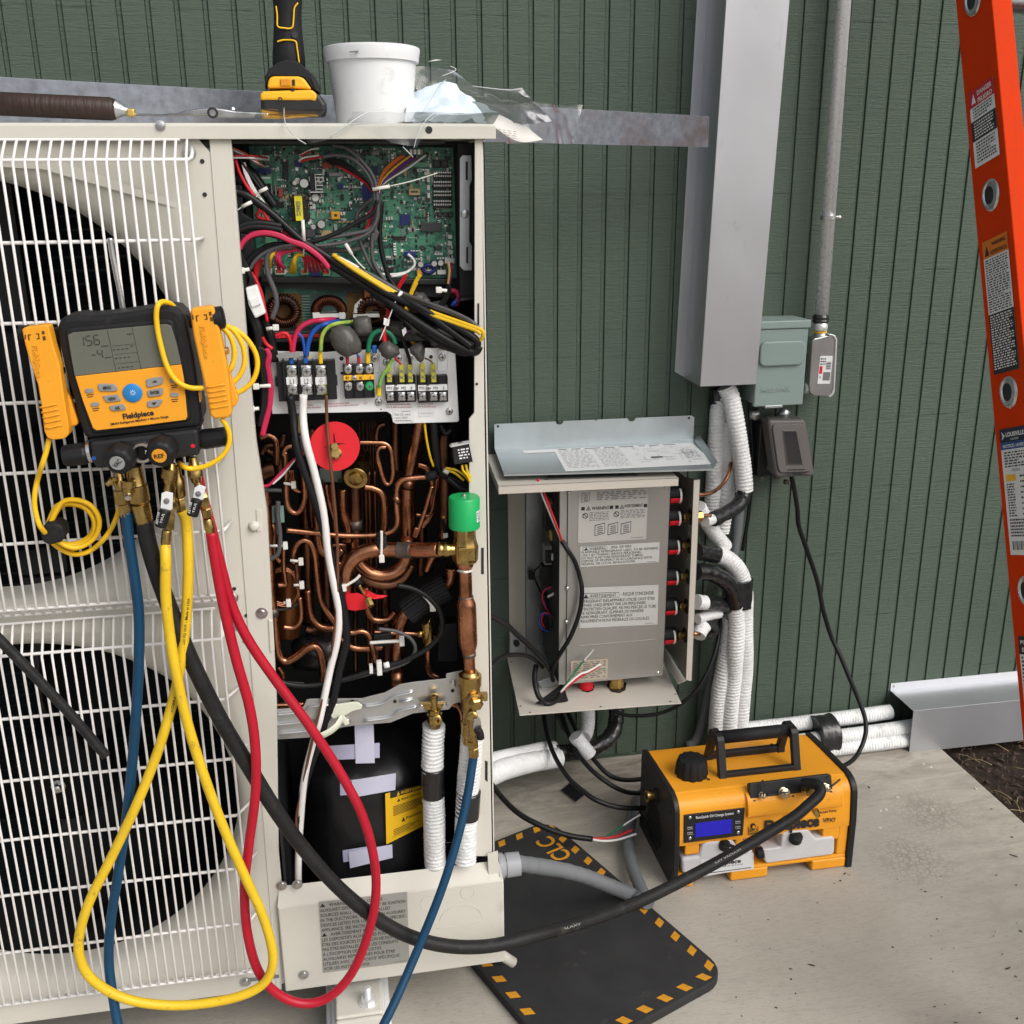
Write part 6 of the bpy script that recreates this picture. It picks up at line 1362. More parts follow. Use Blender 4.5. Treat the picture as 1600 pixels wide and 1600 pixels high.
W(C, .722, .0024, 'grey', [(160, 860), (190, 810), (250, 760), (340, 725), (440, 715)]); W(C, .72, .0034, 'grey', [(420, 725), (320, 735), (270, 770), (258, 830), (275, 910), (310, 1000), (320, 1080), (290, 1165)])
W(C, .715, .0026, 'cord', [(130, 830), (180, 770), (270, 715), (370, 705), (460, 710)], 2, (4, 12))
for j in range(3): W(C, .705, .003, 'red', [(230-j*14, 800), (210-j*10, 850+j*6), (195, 910), (190, 960)])
W(C, .72, .0022, 'red', [(165, 880, .72), (200, 940), (230, 1010), (245, 1090), (265, 1180)]); W(C, .722, .0018, 'cord', [(105, 720), (95, 780), (130, 850), (160, 920), (150, 960)], 3, (10, 4))
W(C, .715, .006, 'cord', [(95, 760, .72), (110, 880), (125, 1000), (170, 1120), (210, 1230), (215, 1330), (200, 1430)], 2, (-8, 20)); W(C, .71, .005, 'cord', [(240, 1170), (275, 1260), (290, 1340), (300, 1420)], 2, (12, 4))
W(T4, .728, .0026, 'pink', [(65, 495), (82, 540), (72, 600), (85, 680), (92, 780), (85, 880), (60, 980), (35, 1080)], 3, (7, 4)); W(T4, .725, .004, 'cord', [(20, 480), (40, 620), (50, 760), (45, 900), (20, 1020)], 3, (14, 6)); W(T4, .722, .003, 'red', [(40, 420), (75, 470), (110, 500)])
slab('plug_connector', [(130, 975), (200, 955), (215, 1000), (255, 1130), (190, 1162), (150, 1080), (142, 1040)], C, .735, .014, M['white'], unit, .002)
slab('plug_latch', [(150, 1045), (210, 1025), (225, 1075), (170, 1095)], C, .738, .004, M['white'], unit, .001)
# wires feeding the terminals
W(T4, .722, .0034, 'pink', [(248, 545), (252, 480), (270, 400), (310, 345), (380, 312), (460, 302), (530, 300, .70)]); W(T4, .722, .0026, 'red', [(240, 545), (236, 470), (215, 405), (180, 392), (130, 410)]); W(T4, .722, .0034, 'blue', [(342, 545), (350, 470), (375, 400), (420, 350), (480, 325), (560, 312, .70)]); W(T4, .722, .0022, 'blue', [(332, 545), (325, 480), (310, 420), (280, 390)])
M['wire_greenyellow'] = mat('green_yellow_wire', (.03, .26, .10), .4, var=.2, vs=40, col2=(.45, .50, .05))
W(T4, .724, .0028, 'greenyellow', [(437, 512), (440, 440), (455, 390), (490, 350), (550, 325), (660, 315, .70)]); W(T4, .724, .0034, 'green', [(757, 520), (765, 450), (790, 400), (840, 375), (890, 385), (925, 420), (940, 465)]); W(T4, .726, .0030, 'greenyellow', [(920, 565), (890, 630), (850, 690), (835, 755)])
W(T4, .722, .0018, 'red', [(905, 170, .70), (890, 240), (880, 320), (868, 400), (870, 460)], 2, (12, -4)); W(T4, .726, .003, 'red', [(862, 360), (864, 420), (875, 470)]); W(T4, .72, .0018, 'yellow', [(1075, 50, .69), (1045, 110), (1010, 220), (1000, 320), (1020, 400), (1060, 465)], 2, (14, 2)); W(C, .70, .0016, 'red', [(1105, 890, .685), (1075, 940), (1045, 990), (1010, 1060), (990, 1130)], 2, (12, 4)); W(C, .70, .0018, 'yellow', [(1190, 890, .685), (1155, 950), (1130, 1020)], 2, (12, 4))
W(C, .70, .0018, 'white', [(1120, 770, .68), (1155, 800), (1160, 840), (1110, 880), (1020, 895), (950, 890)]); W(C, .698, .0015, 'white', [(1020, 905), (1080, 895), (1130, 870)])
for j, k in enumerate(('yellow', 'white', 'red', 'brown')): W(C, .695, .0012, k, [(1362+j*9, 820, .682), (1372+j*6, 870), (1366+j*5, 930), (1362+j*4, 960)])
W(C, .70, .0018, 'cord', [(1366, 950), (1355, 1010), (1320, 1070), (1290, 1090)], 3, (8, 6)); W(C, .705, .0038, 'pink', [(1375, 990, .69), (1415, 1000), (1430, 1040), (1405, 1085)]); W(C, .70, .003, 'blue', [(1420, 1050), (1385, 1085)])
W(T4, .715, .0016, 'cord', [(980, 420), (1000, 470), (1030, 560), (1042, 620)], 2, (8, 0)); W(T4, .718, .0014, 'red', [(940, 560), (970, 590), (985, 620)]); W(T4, .718, .0012, 'brown', [(1140, 560), (1180, 580), (1200, 610)]); W(T4, .70, .002, 'purple', [(1000, 380), (1080, 375), (1150, 378)]); W(T4, .698, .002, 'blue', [(150, 400), (300, 395), (500, 390), (650, 400)]); W(T4, .70, .0016, 'red', [(60, 420), (250, 410), (430, 405)], 2, (10, 6))
W(T4, .73, .0012, 'blue', [(640, 510), (670, 520), (690, 550)], 2, (8, 5))
for C_, a, b_, tail in ((C, (905, 375), (1010, 355), (1300, 275)), (T4, (985, 110), (945, 170), (835, 440)), (C, (480, 560), (488, 690), (485, 775)), (C, (170, 450), (110, 480), (60, 505)), (C, (740, 705), (780, 770), (860, 860)), (C, (265, 365), (215, 390), (195, 420))):
    Yt = .735 if C_ is T4 else .728
    w = tube('cable_tie', PT([a, b_], C_, Yt), .0026, M['tie'], unit, sides=6); tube('tie_tail', PT([b_, ((b_[0]+tail[0])/2, (b_[1]+tail[1])/2+6), tail], C_, Yt), .0009, M['tie'], w, sides=5)
for C_, a, b_ in ((A3, (65, 470), (175, 450)), (A3, (410, 1280), (540, 1260)), (T4, (0, 752), (100, 745)), (T4, (-30, 905), (20, 900)), (T4, (1235, 100), (1290, 105))):
    w = tube('cable_tie', PT([a, b_], C_, .737), .0026, M['tie'], unit, sides=6); q = PT([b_ if a[0] > 0 and C_ is A3 and a[1] > 1000 else a], C_, .738)[0]; MB().box(q-V((.004, .002, .004)), q+V((.004, .004, .004))).out('tie_head', M['tie'], w, .001)
slab('wire_flag', [(865, 290), (905, 300), (895, 345), (860, 335)], T4, .735, .003, M['white'], unit, .0005); slab('wire_flag', [(985, 370), (1012, 350), (1018, 385), (995, 415)], T4, .735, .001, M['white'], unit, .0003)
# ---------------------------------------------------------------- refrigerant side of the unit
random.seed(21)
def pipe(pts, r, m_='copper', C_=K3, nm='copper_pipe', Y=.68, **k): return tube(nm, PT(pts, C_, Y), r, M[m_], unit, sides=14, sub=7, **k)
PXM = 1600/1.52
def pr_(w): return w/1.82/3.479/PXM
# dark pipes far back first
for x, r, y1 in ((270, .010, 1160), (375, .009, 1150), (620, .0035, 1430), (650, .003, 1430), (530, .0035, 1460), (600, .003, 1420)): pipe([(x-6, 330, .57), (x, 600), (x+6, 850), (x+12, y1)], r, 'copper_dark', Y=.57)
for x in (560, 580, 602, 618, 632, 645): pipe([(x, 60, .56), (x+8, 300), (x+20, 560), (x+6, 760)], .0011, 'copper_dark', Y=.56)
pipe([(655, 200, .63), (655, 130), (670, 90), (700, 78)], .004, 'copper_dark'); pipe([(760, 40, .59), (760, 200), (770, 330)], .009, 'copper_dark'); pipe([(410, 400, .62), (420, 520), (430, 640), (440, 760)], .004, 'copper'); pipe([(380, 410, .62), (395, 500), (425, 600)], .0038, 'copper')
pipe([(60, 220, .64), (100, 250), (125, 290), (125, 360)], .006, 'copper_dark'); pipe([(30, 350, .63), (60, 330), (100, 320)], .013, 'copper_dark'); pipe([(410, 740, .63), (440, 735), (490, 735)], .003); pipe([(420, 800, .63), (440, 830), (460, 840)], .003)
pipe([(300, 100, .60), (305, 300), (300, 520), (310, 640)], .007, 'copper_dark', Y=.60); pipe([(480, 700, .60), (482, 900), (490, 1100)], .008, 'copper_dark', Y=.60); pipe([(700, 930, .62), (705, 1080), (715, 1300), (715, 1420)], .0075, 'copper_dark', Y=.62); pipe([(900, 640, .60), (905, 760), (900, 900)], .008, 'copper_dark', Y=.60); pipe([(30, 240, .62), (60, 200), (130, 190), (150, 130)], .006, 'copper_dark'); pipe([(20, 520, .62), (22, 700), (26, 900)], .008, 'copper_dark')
for q in (([(20, 150, .66), (70, 140), (110, 180), (112, 300)], .0055), ([(30, 640, .655), (60, 620), (95, 650), (96, 780), (130, 830)], .005), ([(330, 480, .645), (330, 620), (350, 760), (420, 800), (470, 760)], .0065), ([(470, 430, .64), (475, 560), (500, 640), (505, 720)], .0065), ([(600, 960, .65), (605, 1080), (640, 1140), (720, 1140), (760, 1100)], .006), ([(280, 980, .65), (300, 1120), (350, 1180), (420, 1190)], .006), ([(880, 300, .65), (930, 320), (960, 400), (955, 560), (900, 640)], .0055), ([(590, 420, .66), (640, 430), (690, 470), (700, 600), (690, 680)], .0055), ([(930, 880, .65), (960, 800), (1000, 790)], .008), ([(440, 1230, .66), (520, 1290), (600, 1300), (690, 1290)], .0055)): pipe(q[0], q[1], 'copper')
slab('valve_plate', [(343, 320), (465, 330), (468, 395), (350, 395)], K3, .66, .004, mat('olive_grey_plate', (.09, .11, .095), .45), unit, .001)
for q in ((362, 388), (455, 385)): MB().lathe(at(*K3(*q), .6605), (0, -1, 0), [(0, .003), (.0003, .003)], 10).out('plate_hole', M['print_black'], unit)
# receiver
MB().tube(PT([(172, 860, .635), (172, 900, .635), (172, 1180, .635), (172, 1230, .635)], K3), .0195, sides=22, rf=lambda l, a, t_: 1 if .12 < t_ < .88 else .8).out('receiver', mat('amber_receiver', (.30, .11, .035), .3, .85, vs=14, col2=(.12, .045, .02)), unit)
for k in range(4):
    pipe([(105-k*2, 870+k*7, .66), (150, 858+k*6), (200, 885+k*5), (228-k*3, 950+k*4), (236-k*2, 1020)], .0011, 'copper')
for k in range(3): pipe([(105, 1040+k*9, .66), (150, 1052+k*9), (200, 1040+k*9), (230, 990+k*6)], .0011, 'copper')
pipe([(110, 1088, .66), (160, 1085), (225, 1060)], .0022, 'grey_pvc' if 'grey_pvc' in M else 'slate')
# main pipes
pipe([(540, 360, .63), (540, 480), (542, 600), (542, 760)], pr_(62), 'copper_dark', Y=.63); pipe([(540, 600, .632), (541, 650, .632)], pr_(72), 'solder', Y=.63)
c = at(*K3(543, 370), .70)
o = MB().lathe(c+V((.010, .05, .018)), V((-.010, -.05, -.018)), [(0, .0165), (.046, .0165), (.050, .0180), (.056, .0180), (.057, .0168), (.0565, .0105), (.060, .0100), (.061, .0085), (.0615, .0003)], 30).out('valve_cap', M['brass'], unit)
pipe([(900, 40, .65), (885, 110), (865, 220), (842, 320), (828, 400), (825, 500), (825, 620), (822, 740)], pr_(72), 'copper'); pipe([(832, 380, .652), (826, 430, .652)], pr_(78), 'copper_dark')
pipe([(1030, 130, .655), (1026, 260), (1032, 400), (1030, 560), (1020, 700)], pr_(62), 'copper_dark')
pipe([(560, 880, .665), (620, 930), (720, 950), (800, 915), (845, 840)], pr_(62), 'copper_dark')
pipe([(550, 815, .685), (575, 850), (625, 888), (690, 900), (755, 885), (800, 845), (822, 780), (824, 700)], pr_(70), 'copper')
pipe([(995, 762, .768), (900, 765, .752), (800, 764, .735), (700, 760, .725), (630, 764), (560, 788), (505, 840), (482, 900), (480, 975)], pr_(74), 'copper')
pipe([(770, 764, .7325), (808, 764, .7368), (850, 765, .744)], pr_(80), 'solder'); slab('pipe_clamp_pad', [(655, 690), (712, 690), (712, 770), (655, 770)], K3, .735, .02, M['rubber'], unit, .003)
tube('pipe_tie', PT([(682, 660), (682, 740), (680, 800)], K3, .738), .0022, M['tie'], unit, sides=6); MB().box(at(*K3(668, 795), .742), at(*K3(698, 825), .736)).out('tie_head', M['tie'], unit, .001)
pipe([(480, 905, .7205), (488, 960), (492, 1010)], pr_(40), 'red', nm='red_sleeve')
w = tube('cable_tie', PT([(470, 968), (500, 950), (540, 925), (565, 900)], K3, .735), .0022, M['tie'], unit, sides=6); MB().box(at(*K3(460, 955), .742), at(*K3(492, 982), .736)).out('tie_head', M['tie'], w, .001)
pipe([(165, 655, .71), (300, 668), (450, 684), (600, 686), (700, 676), (755, 648), (770, 600), (766, 540), (764, 470), (772, 410), (805, 380), (860, 372), (930, 366)], pr_(28), 'copper')
pipe([(922, 368, .711), (985, 352, .711)], pr_(46), 'rubber', nm='sensor_boot'); pipe([(750, 470, .7105), (780, 510, .7105)], pr_(34), 'copper_dark')
pipe([(560, 178, .70), (640, 179), (700, 184), (732, 215), (742, 280), (745, 350), (735, 395), (710, 405), (690, 370), (672, 300), (660, 240), (672, 208), (705, 205)], pr_(20), 'copper')
pipe([(958, 415, .71), (932, 510), (900, 610), (868, 690)], pr_(22), 'copper'); slab('pinched_end', [(865, 640), (892, 650), (872, 700), (850, 690)], K3, .713, .004, M['copper'], unit, .001)
pipe([(985, 375, .70), (972, 460), (955, 550), (930, 578), (870, 570)], pr_(18), 'copper_dark')
pipe([(205, 835, .70), (205, 780), (225, 730), (262, 710), (298, 730), (322, 800), (335, 920), (355, 1040), (410, 1130), (470, 1200), (520, 1212), (570, 1205), (612, 1225), (632, 1290), (645, 1350), (665, 1390)], pr_(30), 'copper')
pipe([(150, 250, .70), (156, 220), (172, 202), (195, 198)], pr_(26), 'copper'); pipe([(158, 230, .70), (163, 330), (164, 450), (172, 520), (195, 555), (225, 560), (252, 530), (266, 470), (262, 390), (250, 330)], pr_(28), 'copper')
for k in range(4): pipe([(170+k*10, 330, .69), (180+k*9, 380), (200+k*6, 430), (235+k*3, 450)], .0016, 'copper')
pipe([(50, 430, .69), (62, 540), (68, 700), (78, 860), (84, 1000), (98, 1120), (106, 1250), (122, 1335), (160, 1368), (215, 1345), (280, 1298), (325, 1290), (355, 1335), (368, 1430), (362, 1500)], pr_(44), 'copper'); pipe([(92, 1080, .691), (96, 1120, .691)], pr_(54), 'solder'); pipe([(348, 1440, .69), (382, 1442)], .004, 'copper')
pipe([(150, 735, .70), (150, 850), (158, 920), (160, 950), (120, 955)], pr_(24), 'copper'); pipe([(218, 840, .70), (225, 900), (228, 960)], pr_(22), 'copper_dark'); pipe([(238, 1020, .70), (246, 1090), (240, 1150), (205, 1185), (150, 1182)], pr_(26), 'copper'); pipe([(120, 1400, .68), (140, 1430), (150, 1460)], .004); pipe([(270, 1190, .63), (300, 1200), (330, 1180), (330, 1150)], .006, 'copper_dark')
for a, b_ in (((150, 400), (205, 408)), ((75, 742), (160, 738)), ((185, 820), (245, 825)), ((205, 955), (250, 952)), ((150, 1050), (178, 1050))):
    w = tube('cable_tie', PT([a, b_], K3, .712), .0022, M['tie'], unit, sides=6); MB().box(at(*K3(b_[0]-16, b_[1]-14), .716), at(*K3(b_[0]+14, b_[1]+16), .71)).out('tie_head', M['tie'], w, .001)
slab('sensor_clip', [(85, 530), (150, 525), (155, 615), (88, 618)], K3, .705, .006, mat('pale_green_clip', (.18, .30, .25), .4), unit, .001)
pipe([(120, 500, .712), (118, 580), (130, 680), (120, 780), (60, 820), (20, 830)], .0035, 'wire_grey', nm='wire'); pipe([(105, 520, .712), (112, 600), (118, 680)], .0018, 'wire_grey', nm='wire')
pipe([(20, 415, .715), (70, 410), (130, 350), (200, 280), (260, 235)], .0022, 'wire_pink', nm='wire'); pipe([(90, 405, .716), (150, 350), (210, 275)], .0014, 'wire_white', nm='wire'); pipe([(10, 440, .70), (80, 438), (140, 440)], .003, 'wire_grey', nm='wire'); pipe([(0, 500, .72), (25, 620), (40, 780), (45, 860)], .006, 'wire_grey', nm='wire')
slab('coil_body', [(215, 30), (245, 30), (248, 130), (218, 130)], K3, .68, .01, mat('dull_olive_label', (.35, .27, .05), .5), unit, .002); slab('coil_bracket', [(225, 140), (270, 150), (290, 260), (230, 250)], K3, .69, .004, M['slate'], unit, .002)
# lower right elbow with ribbed insulation
pipe([(762, 1520, .68), (763, 1400), (766, 1280), (780, 1180), (815, 1110), (870, 1065), (950, 1010), (1020, 968), (1058, 920), (1066, 860)], pr_(70), 'copper'); pipe([(764, 1420, .681), (763, 1520, .681)], pr_(74), 'copper_dark')
P_ = PT([(818, 1104, .683), (870, 1065), (950, 1010), (1040, 962)], K3)
MB().tube(P_, .0205, sides=88, sub=8, rf=lambda l, a, t_: 1+.05*sin(a*22)).out('ribbed_insulation', M['rubber'], unit)
w = tube('cable_tie', PT([(900, 1000), (935, 1040), (958, 1075)], K3, .708), .002, M['tie'], unit, sides=6); MB().box(at(*K3(945, 1062), .712), at(*K3(975, 1090), .706)).out('tie_head', M['tie'], w, .001)
w = tube('cable_tie', PT([(618, 1268), (700, 1262), (795, 1258)], K3, .71), .0028, M['tie'], unit, sides=6); MB().box(at(*K3(778, 1240), .714), at(*K3(806, 1275), .706)).out('tie_head', M['tie'], w, .001); slab('pad', [(640, 1225), (735, 1215), (740, 1285), (640, 1290)], K3, .705, .01, M['rubber'], unit, .002)
pipe([(640, 1210, .69), (720, 1215), (800, 1215), (890, 1220)], pr_(22), 'copper'); pipe([(935, 1290, .70), (935, 1370), (945, 1430), (990, 1455)], pr_(30), 'copper')
MB().tube(PT([(925, 1150, .71), (930, 1165), (938, 1260), (942, 1285)], K3), pr_(66), sides=18, rf=lambda l, a, t_: 1.05 if t_ < .12 else (.9 if t_ < .8 else .75)).out('service_port', M['brass'], unit); pipe([(880, 1218, .71), (905, 1220)], pr_(42), 'brass', nm='port_nut'); pipe([(945, 1240, .70), (972, 1245)], pr_(52), 'brass', nm='port_nut')
slab('black_box', [(990, 1170), (1095, 1160), (1100, 1370), (990, 1370)], K3, .66, .03, M['dark'], unit, .002)
# red drop discs on the stop plugs
def hit(x, y): return at(*K3(x, y), .728)
cc = hit(429, 200); rd = (hit(566, 200)-hit(293, 200)).length/2; nd = V((.06, -1, .10)).normalized(); e1 = V((1, 0, 0)); e1 = (e1-nd*e1.dot(nd)).normalized(); e2 = nd.cross(e1); e2 = e2 if e2.z > 0 else -e2
disc = MB().lathe(cc, nd, [(-.001, rd), (0, rd)], 40).out('red_disc', M['red'], unit)
s = Sheet(cc-e1*rd+e2*rd, cc+e1*rd+e2*rd, cc-e1*rd-e2*rd, .0006)
for pl_ in ([(.49, .78), (.5, .78), (.52, .58), (.48, .58)], [(.24, .49), (.48, .54), (.48, .51)], [(.72, .55), (.52, .57), (.53, .53)]): s.poly(pl_, mat('dark_slit', (.06, .003, .004), .8))
s.out(disc)
MB().lathe(hit(435, 238), V((-.05, -1, .25)), [(-.004, .0085), (.006, .0085), (.008, .006)], 8).out('brass_plug', M['brass'], unit); MB().lathe(hit(431, 198), V((-.05, -1, .2)), [(.004, .0052), (.016, .0052)], 6, smooth=False).out('plug_stem', M['brass'], unit)
d2_ = slab('red_disc', [(470, 1012), (505, 1000), (555, 998), (600, 1018), (628, 1060), (592, 1084), (540, 1093), (492, 1086), (474, 1052)], K3, .727, .001, M['red'], unit)
MB().prism([at(*K3(x, y), Y) for x, y, Y in ((575, 972, .72), (612, 985, .73), (660, 1008, .735), (717, 1011, .73), (690, 1024, .735), (640, 1031, .738), (600, 1015, .732))], (0, .001, 0)).out('red_disc_fold', M['red'], unit)
pipe([(560, 955, .725), (585, 995), (605, 1030)], pr_(18), 'brass', nm='plug_stem'); MB().lathe(at(*K3(608, 1030), .735), V((.35, -.7, -.75)), [(0, .0055), (.012, .0055)], 6, smooth=False).out('brass_plug', M['brass'], unit); pipe([(530, 915, .71), (565, 950)], pr_(50), 'rubber', nm='plug_boot')
# solenoid valve: green cap on a brass body, copper run below
q0 = at(*K3(1133, 640), .770); q1 = at(*K3(1131, 472), .770); rr_ = (at(*K3(1219, 555), .770)-at(*K3(1050, 555), .770)).length/2
hg = (q1-q0).length
o = MB().lathe(q0, q1-q0, [(0, rr_*.96), (.001, rr_), (hg-.002, rr_), (hg, rr_*.93), (hg+.0003, .001)], 36).out('valve_coil_cap', M['green'], unit)
MB().lathe(q1+V((0, 0, .0003)), (0, 0, 1), [(0, .004), (.002, .004), (.0025, .0025), (.005, .0025)], 12, smooth=False).out('screw', M['screw'], o)
s = px_sheet((1172, 545), (1219, 540), (1178, 598), K3, .770+rr_*.62); 
lab = MB(); 
for i in range(6):
    a0_ = lerp(.75, 1.25, i/6); a1_ = lerp(.75, 1.25, (i+1)/6); f = lambda a, z: q0+V((sin(a)*(rr_+.0005), -cos(a)*(rr_+.0005), z)); lab.add([f(a0_, hg*.25), f(a1_, hg*.25), f(a1_, hg*.6), f(a0_, hg*.6)], [(0, 1, 2, 3)])
lab.out('sticker', M['label_white'], o)
lab = MB()
for k in range(5):
    for i in range(5):
        if random.random() < .2: continue
        a0_ = .79+.09*i; f = lambda a, z: q0+V((sin(a)*(rr_+.0008), -cos(a)*(rr_+.0008), z)); z = hg*(.29+.058*k); lab.add([f(a0_, z), f(a0_+.07, z), f(a0_+.07, z+.0012), f(a0_, z+.0012)], [(0, 1, 2, 3)])
lab.out('small_print', M['print_black'], o)
b0 = at(*K3(1138, 828), .770); b1 = at(*K3(1134, 642), .770); hb = (b1-b0).length; rb = rr_*.86
o = MB().lathe(b0, b1-b0, [(0, rb*.8), (.002, rb), (hb*.45, rb*1.04), (hb*.55, rb*.95), (hb*.7, rb*.86), (hb, rb*.84)], 8, smooth=False).out('valve_body', M['brass'], unit, .0015)
MB().box(b0+V((-.0118, -rb*1.06, .008)), b0+V((.0118, -rb*.6, .028))).out('cast_pad', M['brass'], o, .0008)
s = Sheet(b0+V((-.0112, -rb*1.06-.0002, .025)), b0+V((.0112, -rb*1.06-.0002, .025)), b0+V((-.0112, -rb*1.06-.0002, .0105)))
s.text('ESK', .1, .1, .8, M['brass'], w=.8, bold=.03); [mb.out('lettering', M['brass'], o, solid=.0014) for mb in s.jobs.values()]
MB().lathe(at(*K3(985, 760), .770), at(*K3(1080, 762), .770)-at(*K3(985, 760), .770), [(0, .0098), (.002, .0112), (.006, .0112), (.008, .0098), (.012, .0112), (.016, .0112), (.018, .0098), (.027, .0098)], 22).out('valve_inlet', M['brass'], o)
run = [(1136, 820, .770), (1137, 880, .770), (1140, 960, .770), (1142, 1020, .770), (1146, 1090, .769), (1150, 1180, .768), (1153, 1260, .767), (1157, 1330, .766), (1160, 1380, .765), (1164, 1440, .764)]
def rrun(l, a, t_):
    w_ = [(0, 84), (.075, 84), (.08, 66), (.28, 66), (.30, 64), (.33, 68), (.40, 96), (.66, 96), (.70, 92), (.78, 60), (1, 60)]
    for (t0, w0_), (t1, w1_) in zip(w_, w_[1:]):
        if t0 <= t_ <= t1: return pr_(lerp(w0_, w1_, (t_-t0)/(t1-t0+1e-9)))*.97
    return pr_(60)
MB().tube(PT(run, K3), 1., sides=22, sub=7, rf=rrun).out('copper_run', M['copper'], unit)
pipe([(1098, 876, .770), (1138, 884, .795), (1176, 876, .770)], .0018, 'tie', nm='pipe_tie'); pipe([(1141, 1012, .769), (1142, 1036, .769)], pr_(74), 'solder', nm='brazed_collar'); pipe([(1158, 1318, .766), (1159, 1340, .766)], pr_(68), 'solder', nm='brazed_collar')
# pressure switch and its leads
o = slab('pressure_switch', [(1066, 198), (1162, 182), (1184, 285), (1078, 300)], K3, .770, .014, M['black'], unit, .0015); s = px_sheet((1095, 212), (1160, 202), (1108, 280), K3, .7704); s.lines(0, .1, .9, 1, 4, M['print_white'], word=.3, fill=.5); s.out(o)
MB().lathe(at(*K3(1112, 190), .766), (0, 0, 1), [(0, .0035), (.003, .0035)], 10, smooth=False).out('screw', M['screw'], o); slab('clear_cover', [(1056, 205), (1066, 195), (1162, 178), (1188, 288), (1180, 292), (1158, 186), (1068, 204)], K3, .771, .012, M['label_lite'], o)
for pts in ([(915, 60, .70), (925, 150), (945, 250), (965, 310)], [(1120, 300, .762), (1125, 330), (1150, 360), (1165, 395)], [(1140, 298, .762), (1150, 340), (1168, 370)], [(1030, 318, .73), (1090, 330), (1140, 365), (1165, 400)], [(1025, 325, .73), (1080, 345), (1130, 385)]): pipe(pts, .0018, 'wire_yellow', nm='wire')
pipe([(965, 60, .70), (972, 160), (985, 260), (1000, 340), (1060, 375), (1130, 410), (1190, 450), (1222, 520), (1228, 620), (1215, 700)], .0055, 'cord', nm='wire'); pipe([(1000, 80, .69), (1030, 130), (1060, 110)], .004, 'cord', nm='wire'); pipe([(990, 360, .70), (980, 430), (960, 500)], .002, 'wire_red', nm='wire'); pipe([(1040, 370, .725), (1100, 420), (1170, 455)], .004, 'cord', nm='wire')
pipe([(1010, 590, .72), (1020, 630), (1030, 680)], .003, 'cord', nm='wire'); pipe([(1020, 580, .72), (1015, 610)], .0018, 'wire_yellow', nm='wire'); MB().box(at(*K3(1018, 675), .725), at(*K3(1042, 692), .72)).out('plug', M['white'], unit, .001)
w = tube('cable_tie', PT([(1020, 330), (1045, 345)], K3, .732), .003, M['tie'], unit, sides=6)
# loop of sensor cable
pipe([(770, 955, .735), (850, 972), (930, 1015), (990, 1080), (1012, 1150), (1000, 1225), (930, 1300), (820, 1360), (720, 1390), (600, 1430), (450, 1475), (300, 1500), (190, 1495), (95, 1465)], .0038, 'cord', nm='sensor_cable'); pipe([(665, 1192, .725), (760, 1205), (835, 1240), (866, 1300), (830, 1365), (740, 1405), (620, 1435), (470, 1475), (400, 1490)], .0028, 'wire_grey', nm='sensor_cable'); pipe([(95, 1470, .70), (170, 1488), (260, 1495)], .0035, 'wire_grey', nm='sensor_cable')
pipe([(695, 1392, .736), (725, 1385, .736)], .0046, 'white', nm='cable_label'); MB().box(at(*K3(655, 1375), .74), at(*K3(685, 1430), .73)).out('tie_head', M['tie'], unit, .001); MB().box(at(*K3(615, 1395), .74), at(*K3(635, 1420), .73)).out('tie_head', M['tie'], unit, .001)
# crumpled foil bag of insulation at the bottom
blob(K3, [(190, 1280), (230, 1225), (330, 1205), (440, 1195), (490, 1230), (495, 1330), (430, 1400), (300, 1410), (200, 1400)], .62, .035, 30, 'foil_insulation', 'blacktape')
tube('copper_pipe', PT([L2(75, 178), L2(140, 176), L2(215, 172)], ID, .72), .0042, M['copper'], unit, sides=12)
# ---------------------------------------------------------------- bracket
M['bracket'] = mat('zinc_bracket', (.55, .56, .56), .32, .85, var=.08, vs=14)
bk = slab('stop_valve_bracket', [(45, 228), (75, 226), (80, 196), (210, 187), (226, 152), (245, 149), (440, 147), (470, 147), (575, 121), (640, 85), (700, 74), (848, 58), (850, 36), (912, 24), (1030, 2), (1038, 130), (992, 145), (880, 172), (862, 196), (700, 214), (600, 255), (460, 266), (390, 275), (330, 290), (235, 322), (90, 330), (85, 344), (48, 346)], L2, .738, .0022, M['bracket'], unit, .0005)
def ridge(pts, r=.004, nm='pressed_rib'): return MB().tube(PT(pts, L2, .7395), r, sides=12, sub=4, flat=.5).out(nm, M['bracket'], bk)
ridge([(95, 217), (150, 212), (215, 205), (245, 182), (330, 172)]); ridge([(480, 180), (560, 168), (620, 135), (700, 115)]); ridge([(90, 262), (160, 255), (225, 245)]); ridge([(480, 245), (600, 228), (640, 200), (720, 182)]); ridge([(640, 160), (700, 150)]); ridge([(100, 300), (200, 292), (280, 280)])
for q in ((62, 315), (345, 180), (405, 250), (880, 80), (1022, 68)): MB().lathe(at(*L2(*q), .7385), (0, -1, 0), [(0, .0065), (.001, .0065), (.001, .005), (.004, .0045), (.0045, .0022)], 14, smooth=False).out('screw', M['screw'], bk)
for q in ((430, 160), (620, 160), (878, 112)): MB().lathe(at(*L2(*q), .7382), (0, -1, 0), [(0, .003), (.0003, .003)], 12).out('bracket_hole', M['print_black'], bk)
# nylon strap holding the cables
M['nylon'] = mat('milky_nylon', (.62, .64, .52), .4, var=.03)
slab('cable_strap', [(330, 170), (345, 160), (360, 175), (430, 165), (455, 165), (475, 180), (470, 195), (430, 205), (395, 225), (418, 262), (398, 270), (370, 232), (345, 240), (325, 215)], L2, .745, .004, M['nylon'], unit, .0012)
mb = MB().tube(PT([(385, 230, .748), (355, 275, .76), (300, 310, .765), (258, 312, .76), (248, 292, .752), (262, 268, .742)], L2), .0022, sides=8, sub=5, flat=3.2); mb.out('strap_loop', M['nylon'], unit)
